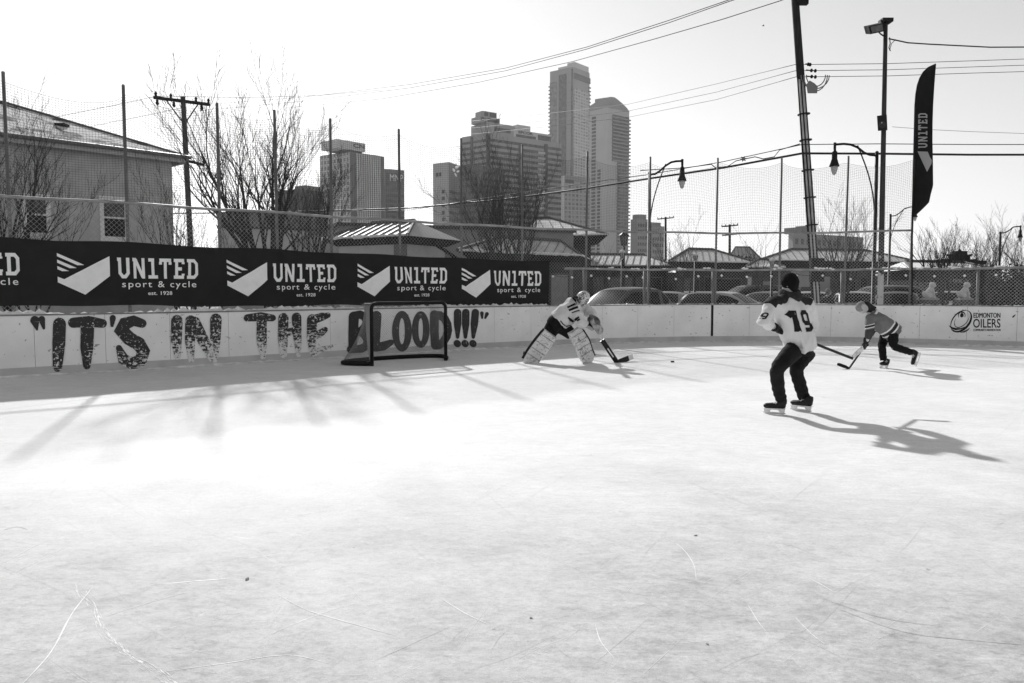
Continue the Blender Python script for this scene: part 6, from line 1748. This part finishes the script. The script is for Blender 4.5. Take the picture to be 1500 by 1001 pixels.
hipshop('low pavilion with snowy metal hip roof behind the fan-shaped tree', 670, 31.5, 851, 36.5, 5.0, 3.02, 3.72, 1.6, 1.8, gm('pavilion_wall', 0.05, 0.9, .2, 2), 'pavilion', gm('worn_roof', 0.55, 0.6, 0.3, 1.0), .6, .30, .6, (('door', .76, .94, -.02, 2.15, gm('pale_door', 0.30, 0.7, 0.15, 6)), ('pillar', .955, .995, -.02, 2.5, gm('shop_frame2', 0.2, 0.7))), 1.0)
hipshop('raised hip roof end showing above the flat grey wall', 760, 47, 890, 45, 9.0, 4.55, 5.9, 1.5, 2.8, gm('pavilion_wall', 0.05), 'pavilion', gm('worn_roof', 0.5), .6, .5, .8, (), .9, -.1)
hipshop('long low shop row under a pale sloping roof right of the goalkeeper', 800, 49, 990, 50, 8.0, 2.95, 3.75, .6, 2.2, SHOPD, 'shop_row', gm('pale_roof', 0.62, 0.8, 0.08, 2), .45, .2, .5, (('window', .08, .30, .7, 2.2, DG), ('door', .34, .42, -.02, 2.2, DG), ('window', .46, .68, .7, 2.2, DG), ('window', .72, .94, .7, 2.2, DG)), .8)
hipshop('shop with wide dark eave and ribbed hip roof in the middle distance', 980, 46, 1108, 49, 8.0, 3.1, 3.98, 1.5, 3.2, WALLG, 'shop', SEAM, .5, .36, .6, (('window', .1, .3, .5, 2.1, DG), ('door', .38, .46, -.02, 2.2, DG), ('window', .55, .9, .5, 2.1, DG)), .8)
hipshop('small shop with low snowy roof beside the white lantern', 1092, 41, 1150, 41.5, 3.0, 2.62, 3.05, .9, .9, gm('pale_shop', 0.09, .85, .1, 2), 'shop', SNR, 0, .16, .4, (('window', .45, .75, .3, 1.9, gm('pale_panel', 0.36, .7)),), .8)
hipshop('long shop with ribbed hip roof behind the leaning pole', 1112, 50, 1345, 53, 8.0, 3.3, 4.15, 2.8, 3.0, gm('mid_wall', 0.08, .9, .15, 2), 'shop', SEAM, .55, .42, .6, (('window', .36, .44, .4, 2.3, gm('pale_panel', 0.36, .7)), ('window', .5, .62, .6, 2.0, DG), ('door', .66, .70, -.02, 2.2, DG), ('window', .74, .94, .6, 2.0, DG)), .8)
m = MB(); m.tube([P(634, 356, 30.5), P(650, 366, 30.2), P(682, 388, 29.8)], .07, 6); tag(m.build('drain_pipe', FASC, None, True, tuple(P(650, 366, 30.2))), 'dark slanting drain pipe beside the ribbed pavilion', 'pipe')
block('shop_terrace', 'long dark terrace wall filling the gaps between the low shops', [(XY(800, 60), 60), (XY(1345, 62), 62), (XY(1345, 62), 66), (XY(800, 60), 64)], -.03, 2.75, gm('terrace_wall', .03, .9, .3, .6))
# dark shop at right under a snow covered canopy
o_, q_ = hipshop('dark single-storey shop with snow covered canopy behind the lions', 1336, 42, 1462, 44, 8, 2.55, 3.05, .8, .8, gm('dark_shop_wall', 0.015, .9, .3, 2), 'shop', SNR, 0, .22, .5, (('window', .05, .4, .5, 1.8, DG), ('door', .45, .55, -.02, 2.0, DG)), 1.0)
m = MB(); m.hull8([P(1389, 408.5, 41.9), P(1419, 410, 42.1), P(1419, 410, 42.2), P(1389, 408.5, 42.0)], [P(1389, 413.5, 41.9), P(1419, 415, 42.1), P(1419, 415, 42.2), P(1389, 413.5, 42.0)]); m.build('sign_board', gm('blurred_sign', 0.16, .7, .5, 9), o_)
block('dark_shop', 'dark flat roofed shop behind the feather flag foot', [(XY(1330, 58), 58), (XY(1440, 60), 60), (XY(1440, 60), 72), (XY(1330, 58), 70)], -.03, 1.53 + 38 / FPX * 58, gm('dark_brick', 0.045, .9, .3, 2), trim=gm('dark_cap', 0.02, .7), trim_h=.2)
# ornamental gate with tiered upturned roofs
YG = 52; cx = XY(1405, YG, 3); GT = thing('ornamental_gate', 'dark gate with tiered upturned eaves behind the right lion', 'gate', (cx, YG, -.03))
TILE = gm('gate_tile', 0.03, .7, .3, 6)
for px, zc, hw_, nm in ((1405, P(1405, 381, YG).z, .95, 'roof_tier'), (1405, P(1405, 374, YG).z, .62, 'roof_tier')):
    m = MB(); pts = [(-1.0, .16), (-.8, .02), (-.4, .05), (0, .12), (.4, .05), (.8, .02), (1.0, .16)]
    m.hull8([Vector((cx + a * hw_, YG - .5, zc + b - .10)) for a, b in pts] + [Vector((cx, YG - .5, zc - .12))], [Vector((cx + a * hw_, YG + .5, zc + b - .10)) for a, b in pts] + [Vector((cx, YG + .5, zc - .12))])
    m.prism([(cx - hw_ * .6, YG - .25), (cx + hw_ * .6, YG - .25), (cx + hw_ * .6, YG + .25), (cx - hw_ * .6, YG + .25)], zc, zc + .26); m.build(nm, TILE, GT)
m = MB(); m.ball(Vector((cx, YG, P(1405, 367.5, YG).z)), .10); m.tube([Vector((cx, YG, P(1405, 373, YG).z)), Vector((cx, YG, P(1405, 365, YG).z))], .03, 6); m.build('finial', TILE, GT)
m = MB(); m.box((cx, YG, P(1405, 385, YG).z), (1.9, .5, .28)); m.build('beam', TILE, GT)
for s_ in (-1, 1): m = MB(); m.tube([Vector((cx + s_ * .8, YG, -.03)), Vector((cx + s_ * .8, YG, P(1405, 384, YG).z))], .12, 10); m.build('pillar', TILE, GT)
# white equipment frame left of the lions
# dense dark hedge at the right edge
def leafy(label, px0, px1, Y, z1, seed, n, name='hedge', cat='hedge', zb=.0, dep=1.2, mat=None, kind=None):
    rnd = random.Random(seed); m = MB(); a, b = XY(px0, Y), XY(px1, Y); base = ((a + b) / 2, Y, -.03)
    o = thing(name, label, cat, base)
    for k in range(n):
        t = rnd.random(); top = z1 * (.72 + .28 * math.sin(t * 9 + seed) * math.sin(t * 23 + 1)) ; x = a + (b - a) * t; y = Y + rnd.uniform(-dep, dep); z = zb + (top - zb) * rnd.random() ** .7
        s = rnd.uniform(.05, .13); d = Vector((rnd.gauss(0, 1), rnd.gauss(0, 1), rnd.gauss(0, 1))).normalized(); e = d.orthogonal().normalized(); f = d.cross(e); c = Vector((x, y, z))
        m.poly([c - e * s, c - f * s * .5, c + e * s, c + f * s * .5])
    m.build('foliage', mat or gm('dark_foliage', 0.028, .8, .4, 3), o)
    m = MB()
    for k in range(7): x = a + (b - a) * (k + .5) / 7; m.tube([(x, Y, -.05), (x + rnd.gauss(0, .1), Y, z1 * .45), (x + rnd.gauss(0, .2), Y, z1 * .75)], [.05, .04, .015], 6)
    m.build('stem', BARK, o)
leafy('dense dark evergreen hedge at the right edge of the lot', 1440, 1530, 33.5, 2.55, 5, 9000, dep=.9)
leafy('rounded dark bushes in front of the gabled roof', 1074, 1108, 62, 4.3, 9, 2600, zb=2.2, name='bush', cat='bush')

# ------------------------------------------------------------------ distant towers
def tower(name, label, pL, pC, pR, Yc, YL, YR, ytop, mat, z0=-.03, group='downtown towers', py_at=None):
    Cx = Vector((XY(pC, Yc, 60), Yc)); z1 = P(py_at or pC, ytop, Yc).z
    def xat(px, Y): return Vector(((P(px, 300, Y)).x, Y))
    Cx = xat(pC, Yc); Lx = xat(pL, YL); Rx = xat(pR, YR); B = Lx + Rx - Cx
    o = thing(name, label, 'tower', (Cx.x, Cx.y, z0), group); m = MB()
    q4 = [Cx, Rx, B, Lx]
    m.hull8([Vector((p.x, p.y, z0)) for p in q4], [Vector((p.x, p.y, z1)) for p in q4]); body = m.build('wall', mat, o)
    cen = (Lx + Rx) / 2
    def face(which):
        a, b = (Lx, Cx) if which == 'L' else (Cx, Rx); d = (b - a); n = Vector((d.y, -d.x)).normalized()
        if (a - cen).dot(n) < 0: n = -n
        return lambda t, z, off=0.0: Vector((a.x + d.x * t + n.x * off, a.y + d.y * t + n.y * off, z))
    return o, face('L'), face('R'), z1
def slab_on(f, t0, t1, z0, z1, off, name, mat, par, inn=.3):
    m = MB(); m.hull8([f(t0, z0, -inn), f(t1, z0, -inn), f(t1, z0, off), f(t0, z0, off)], [f(t0, z1, -inn), f(t1, z1, -inn), f(t1, z1, off), f(t0, z1, off)]); return m.build(name, mat, par)
TL = gm('tower_light', 0.527, .7, .08, .05); TM = gm('tower_mid', 0.280, .6, .08, .05); TD = gm('tower_dark', 0.110, .4, .15, .05); TG = gm('tower_glass', 0.176, .3, .5, .3, spec=.4); TGD = gm('tower_glass_dark', 0.088, .3, .6, .35, spec=.4)
# tallest tower
T, fL, fR, z1 = tower('glass_tower', 'tallest slim tower with dark vertical strip and flat top', 805, 838.5, 862.5, 880, 900, 905, 98, gm('tower_skin', 0.315, .5, .1, .04))
slab_on(fL, 0.0, .30, 30, z1 - 12, .4, 'glass_strip', TG, T); slab_on(fL, .40, .72, 30, z1 - 6, .6, 'glass_strip', TGD, T); slab_on(fL, .93, 1.0, 20, z1 - 2, .5, 'glass_strip', TGD, T)
slab_on(fR, .06, 1.0, 20, z1 - 22, .5, 'curtain_wall', grid_mat('tower_grid', .45, .27, 3.2, 3.4, .72, .62, .4), T)
slab_on(fR, .06, 1.02, z1 - 12, z1 - 6, .9, 'crown_band', TD, T); slab_on(fR, .10, .95, z1 - 2, z1 + 6, -.2, 'roof_screen', TL, T, 10); slab_on(fL, .35, .98, z1 - 2, z1 + 2.5, -.4, 'roof_screen', TL, T, 8)
for k in range(46):
    z = 60 + k * 4.0
    if z < z1 - 16:
        slab_on(fR, .93, 1.04, z, z + 1.2, 1.2, 'balcony', TD, T)
        slab_on(fL, -.045, .03, z, z + 1.2, 1.0, 'balcony', TD, T)
        if k % 1 == 0 and z < z1 - 14: slab_on(fL, .76, .93, z, z + .8, .55, 'spandrel', TM, T)
# second tower with sloped crown
T, fL, fR, z1 = tower('residential_tower', 'pale balconied tower with sloping roof right of the tallest one', 862.5, 888, 920.5, 700, 716, 720, 157, gm('pale_tower', 0.468, .6, .08, .04))
m = MB()
def crown(f, prof, dep):
    bt = [f(t, z1 - .2, 0) for t, h in prof] + [f(t, z1 - .2, -dep) for t, h in prof[::-1]]
    tp = [f(t, z1 + h, .2) for t, h in prof] + [f(t, z1 + h + 1.0, -dep) for t, h in prof[::-1]]
    k = len(prof); i0 = len(m.v); m.v += [tuple(p) for p in bt + tp]
    for q in range(k - 1):
        m.f += [(i0 + q, i0 + q + 1, i0 + 2 * k + q + 1, i0 + 2 * k + q), (i0 + 2 * k + q, i0 + 2 * k + q + 1, i0 + 4 * k - q - 2, i0 + 4 * k - q - 1), (i0 + 2 * k - q - 1, i0 + 4 * k - q - 1, i0 + 4 * k - q - 2, i0 + 2 * k - q - 2)]
    m.f += [(i0, i0 + 2 * k, i0 + 4 * k - 1, i0 + 2 * k - 1), (i0 + k - 1, i0 + k, i0 + 3 * k, i0 + 3 * k - 1)]
crown(fL, [(0, 4.2), (.4, 6.6), (.8, 8.6), (1.0, 5.5)], 12); crown(fR, [(0, 8.0), (.15, 9.3), (.32, 9.8), (.5, 8.2), (.72, 5.6), (.9, 2.8), (1, .4)], 14)
m.build('crown_roof', TM, T)
for k in range(44):
    z = z1 - 8 - k * 3.1
    if z < 20: break
    hi = z > z1 - 48
    slab_on(fR, .22 if hi else .45, 1.03, z, z + 1.1, 1.4, 'balcony', TM, T); slab_on(fR, .24 if hi else .47, 1.0, z + 1.1, z + 3.0, .15, 'window_band', TGD if hi else TG, T)
    slab_on(fL, .16, .38, z, z + 2.0, .4, 'window_band', TGD, T)
    if k > 14: slab_on(fL, .50, .66, z, z + 2.0, .4, 'window_band', TGD, T)
slab_on(fR, .52, .58, 20, z1 - 46, .5, 'glass_strip', TGD, T)
# stepped office tower
T3M = gm('stepped_wall', 0.345, .7, .06, .05)
T, fL, fR, z1 = tower('stepped_tower', 'wide stepped office tower with horizontal window bands and rooftop sign', 677, 715, 822, 500, 514, 536, 195, T3M)
for k in range(26):
    z = z1 - 5.0 - k * 3.55
    if z < 6: break
    slab_on(fL, .02, .33, z, z + 1.5, .25, 'window_band', TGD, T); slab_on(fL, .46, .93, z, z + 1.5, .25, 'window_band', TGD, T)
    slab_on(fR, .03, .995, z, z + 1.75, .25, 'window_band', TGD, T)
    if 1 <= k < 12: slab_on(fR, .66, .79, z - .2, z + 1.2, 1.0, 'balcony', TL, T)
slab_on(fL, .35, .44, 5, z1 - 1, .5, 'glass_strip', TD, T); slab_on(fL, .95, 1.0, 5, z1 - .5, .6, 'glass_strip', TD, T); slab_on(fR, 0, .02, 5, z1 - .5, .6, 'glass_strip', TD, T); slab_on(fR, .755, .79, 5, z1 - 2, 1.1, 'glass_strip', TD, T); slab_on(fR, .40, .43, z1 - 30, z1 - 4, .5, 'glass_strip', TD, T)
def tier(f2, t0, t1, z0, z1_, inn, name, mat, dep=16):
    m = MB(); m.hull8([f2(t0, z0, -inn), f2(t1, z0, -inn), f2(t1, z0, -inn - dep), f2(t0, z0, -inn - dep)], [f2(t0, z1_, -inn), f2(t1, z1_, -inn), f2(t1, z1_, -inn - dep), f2(t0, z1_, -inn - dep)]); return m.build(name, mat, T)
s = 500 / FPX
tier(fR, .0, .36, z1 - .5, z1 + 16 * s, .6, 'upper_tier', T3M, 18); tier(fR, .34, .86, z1 - .5, z1 + 11 * s, .4, 'upper_tier', TL, 18); tier(fR, -.06, .19, z1 + 16 * s - .2, z1 + 24.5 * s, 3, 'penthouse', T3M, 10); tier(fR, -.02, .16, z1 + 24.5 * s - .2, z1 + 33 * s, 4, 'penthouse', T3M, 8)
tier(fR, .50, .68, z1 + 10 * s, z1 + 24 * s, 9, 'penthouse', TL, 8); tier(fR, .30, .56, z1 + 10 * s, z1 + 17.5 * s, 6, 'penthouse', TL, 8)
slab_on(fR, .09, .30, z1 + 4 * s, z1 + 10 * s, -.45, 'window_band', TGD, T, 1); slab_on(fR, .37, .64, z1 + .5 * s, z1 + 4.5 * s, -.25, 'window_band', TGD, T, 1); slab_on(fR, .67, .855, z1 + .5 * s, z1 + 8 * s, -.25, 'window_band', TGD, T, 1)
slab_on(fR, -.05, -.01, z1 + 18 * s, z1 + 23 * s, -2.8, 'window_band', TD, T, 4); slab_on(fR, .03, .17, z1 + 18 * s, z1 + 23 * s, -2.8, 'window_band', TD, T, 4); slab_on(fR, .0, .05, z1 + 26 * s, z1 + 31.5 * s, -3.8, 'window_band', TD, T, 5); slab_on(fR, .07, .15, z1 + 26 * s, z1 + 31.5 * s, -3.8, 'window_band', TD, T, 5)
pl, w2, lo, hi = font_polys('EPCOR', 1.0, .035)
kx = .20 / w2
m = lay([[(.40 + x * kx, z1 + 6.2 * s + y / .69 * 3.6 * s) for x, y in p] for p in pl], lambda u, v, o: fR(u, v, -.2 + o * 40), off=.002, step=0); m.build('sign_lettering', TD, T)
m = MB(); c = fR(.585, z1 + 24 * s, -12)
# lower dark block in front of it
T, fL, fR, z1 = tower('brick_office_block', 'lower dark office block at the left foot of the stepped tower', 672, 700, 738, 410, 418, 424, 242, gm('dark_office', 0.168, .7, .1, .06))
for k in range(18):
    z = z1 - 4 - k * 3.4
    if z < 4: break
    slab_on(fL, .03, .97, z, z + 1.5, .2, 'window_band', TGD, T); slab_on(fR, .03, .97, z, z + 1.5, .2, 'window_band', TGD, T)
# ribbed tower at left with rooftop sign block
T, fL, fR, z1 = tower('ribbed_tower', 'ribbed office tower with a sign block on its roof at left', 470, 514, 563.5, 450, 466, 468, 222, gm('ribbed_wall', 0.154, .6, .1, .06))
FIN = gm('pale_fin', 0.62, .7, .05, .1)
for k in range(11): t = .17 + k * .066; slab_on(fR, t, t + .026, 3, z1 - .6, .8, 'fin', FIN, T)
slab_on(fL, .0, .99, 3, z1 - .5, .3, 'curtain_wall', grid_mat('left_grid', .50, .2, 2.2, 3.3, .5, .62, .6, 'x'), T)
for k in range(20):
    z = z1 - 4 - k * 3.5
    if z < 4: break
    slab_on(fR, .17, .86, z, z + .8, .3, 'spandrel', TM, T)
s = 450 / FPX
m = MB(); m.hull8([fR(t, z1 + .4, -i) for t, i in ((-.10, 2), (.40, 2), (.40, 14), (-.10, 14))], [fR(t, z1 + 3 * s, -i) for t, i in ((-.10, 2), (.40, 2), (.40, 14), (-.10, 14))]); m.build('sign_base', TD, T)
m = MB(); m.hull8([fR(t, z1 + 2.6 * s, -i) for t, i in ((-.36, .5), (.45, .5), (.45, 15), (-.36, 15))], [fR(t, z1 + 15 * s, -i) for t, i in ((-.36, .5), (.45, .5), (.45, 15), (-.36, 15))]); m.build('sign_block', TL, T)
def tsign(body, t0, t1, zb, h, f, off, bold):
    pl, w2, lo, hi = font_polys(body, 1.0, bold); kx = (t1 - t0) / w2
    return lay([[(t0 + x * kx, zb + y / .69 * h) for x, y in p] for p in pl], lambda u, v, o: f(u, v, off + o * 40), off=.002, step=0)
tsign('CN', .10, .43, z1 + 7.0 * s, 5.5 * s, fR, -.4, .03).build('sign_lettering', TD, T)
T, fL, fR, z1 = tower('banded_block', 'lower dark banded block beside the ribbed tower with white letters on top', 562, 564, 592.5, 470, 480, 476, 247.5, gm('banded_wall', 0.168, .6, .1, .06))
for k in range(22):
    z = z1 - 13 - k * 3.1
    if z < 4: break
    slab_on(fR, .05, .98, z, z + 1.7, .25, 'window_band', TGD, T)
slab_on(fR, .06, .98, z1 - 12.0, z1 - 2.2, .2, 'sign_panel', TGD, T)
tsign('MNP', .25, .92, z1 - 6.8, 4.0, fR, .35, .0).build('sign_lettering', gm('white_sign', 0.85, .6), T)
# pale tower, low blocks
T, fL, fR, z1 = tower('pale_block', 'pale office block half hidden left of the stepped tower', 634.5, 658, 674, 420, 426, 432, 237.5, gm('pale_office', 0.468, .7, .06, .06))
for k in range(22):
    z = z1 - 16 - k * 3.6
    if z < 4: break
    if k > 7: slab_on(fL, .02, .5, z, z + 1.6, .2, 'window_band', TGD, T)
    slab_on(fL, .56, .72, z, z + 1.9, .2, 'window_band', TGD, T); slab_on(fR, .0, .98, z, z + 1.5, .2, 'window_band', TD, T)
slab_on(fR, .0, 1.0, 3, z1 - .4, .1, 'curtain_wall', TM, T); slab_on(fL, .2, .34, z1 - 7, z1 - 5, .2, 'window', TD, T); slab_on(fL, .40, .52, z1 - 7, z1 - 5, .2, 'window', TD, T)
T, fL, fR, z1 = tower('podium_block', 'pale narrow block at the foot of the tallest tower', 819, 827, 864, 600, 606, 612, 257, gm('podium_wall', 0.315, .7, .06, .06))
slab_on(fL, 0, 1, 3, z1 - .3, .2, 'light_panel', TL, T); slab_on(fR, .02, .98, 3, z1 - 4, .2, 'curtain_wall', grid_mat('podium_grid', .4, .24, 3.0, 3.2, .6, .6), T); slab_on(fR, .02, .35, z1 - 5.5, z1 - 3, .4, 'window', TD, T)
T, fL, fR, z1 = tower('old_office_block', 'low dark office block behind the bare trees at left', 405, 440, 473, 280, 286, 288, 277, gm('old_brick', 0.132, .85, .15, .1))
for k in range(12):
    z = z1 - 4 - k * 3.4
    if z < 3: break
    slab_on(fL, .04, .96, z, z + 1.5, .15, 'window_band', TD, T); slab_on(fR, .04, .96, z, z + 1.5, .15, 'window_band', TD, T)
slab_on(fR, .25, .95, z1 - .2, z1 + 1.6, -.5, 'penthouse', TM, T, 6)
T, fL, fR, z1 = tower('long_low_block', 'long low brick block behind the large bare tree', 318, 345, 480, 200, 204, 206, 309, gm('low_brick', 0.120, .85, .15, .1))
for k in range(4):
    z = z1 - 3 - k * 3.4
    if z > 1: slab_on(fR, .03, .97, z, z + 1.4, .1, 'window_band', TD, T)
T, fL, fR, z1 = tower('apartment_tower', 'round topped beige apartment tower right of the pale balconied tower', 924, 934, 951, 420, 424, 424, 321, gm('apt_wall', 0.336, .8, .08, .06), group='distant apartment blocks')
slab_on(fR, .1, .8, z1 - .2, z1 + 2.5, -.4, 'penthouse', TM, T, 5)
for i in range(5):
    for k in range(9):
        z = z1 - 4 - k * 3.3
        if z > 14: slab_on(fR, .06 + i * .19, .17 + i * .19, z, z + 1.7, .12, 'window', TD, T)
T, fL, fR, z1 = tower('apartment_tower', 'shorter beige apartment tower beside the first lamp pole', 950, 956, 973.5, 400, 404, 404, 331, gm('apt_wall', 0.336), group='distant apartment blocks')
for i in range(5):
    for k in range(8):
        z = z1 - 4 - k * 3.2
        if z > 14: slab_on(fR, .06 + i * .19, .17 + i * .19, z, z + 1.6, .12, 'window', TD, T)
slab_on(fR, -.05, .75, z1 - .2, z1 + 1.8, -.4, 'penthouse', TM, T, 5)
T, fL, fR, z1 = tower('apartment_block', 'grey apartment block behind the leaning pole', 1156, 1163, 1266, 240, 243, 262, 341, gm('apt_grey', 0.288, .8, .08, .06), group='distant apartment blocks')
for i in range(13):
    for k in range(3):
        z = z1 - 3.4 - k * 3.3
        slab_on(fR, .03 + i * .075, .065 + i * .075, z, z + 1.7, .1, 'window', TD, T)
slab_on(fR, .03, .12, z1 - .2, z1 + 1.6, -.4, 'penthouse', TM, T, 4); slab_on(fR, .18, .24, z1 - .2, z1 + 2.4, -.4, 'penthouse', TM, T, 4)
hipshop('distant gabled house with pale ribbed roof and chimney', 1066, 95, 1116, 96, 6, P(1090, 380, 95).z, P(1090, 360.5, 95).z, 1.2, 1.4, gm('mid_wall', 0.08), 'house', gm('far_roof', 0.42, .6, .1, 1), .5, .3, .3)
x0, x1 = XY(322, 60), XY(498, 64)
block('pale_shed', 'low pale shed behind the trunks of the large bare tree', [(x0, 60), (x1, 64), (x1 - 3, 74), (x0 - 3, 70)], -.03, P(400, 336, 62).z, gm('pale_shed_wall', 0.40, .9, .1, 1.5, .2, 12), trim=gm('cap_metal', 0.06), trim_h=.12)
# ------------------------------------------------------------------ thin winter haze over the whole place
m = MB()
m.hull8([(-1700, -300, -1.1), (1700, -300, -1.1), (1700, 1900, -1.1), (-1700, 1900, -1.1)], [(-1700, -300, 330), (1700, -300, 330), (1700, 1900, 330), (-1700, 1900, 330)])
hm = bpy.data.materials.new('haze_air'); hm.use_nodes = True
n = hm.node_tree.nodes; l = hm.node_tree.links
n.remove(n['Principled BSDF']); pv = n.new('ShaderNodeVolumePrincipled')
pv.inputs['Color'].default_value = (.95, .95, .95, 1); pv.inputs['Density'].default_value = HAZE if 'HAZE' in globals() else 0.00013
pv.inputs['Anisotropy'].default_value = 0.3
l.new(pv.outputs[0], n['Material Output'].inputs['Volume'])
o = m.build('haze', hm); o['kind'] = 'stuff'; o['label'] = 'thin bright winter haze over the rink and the city'
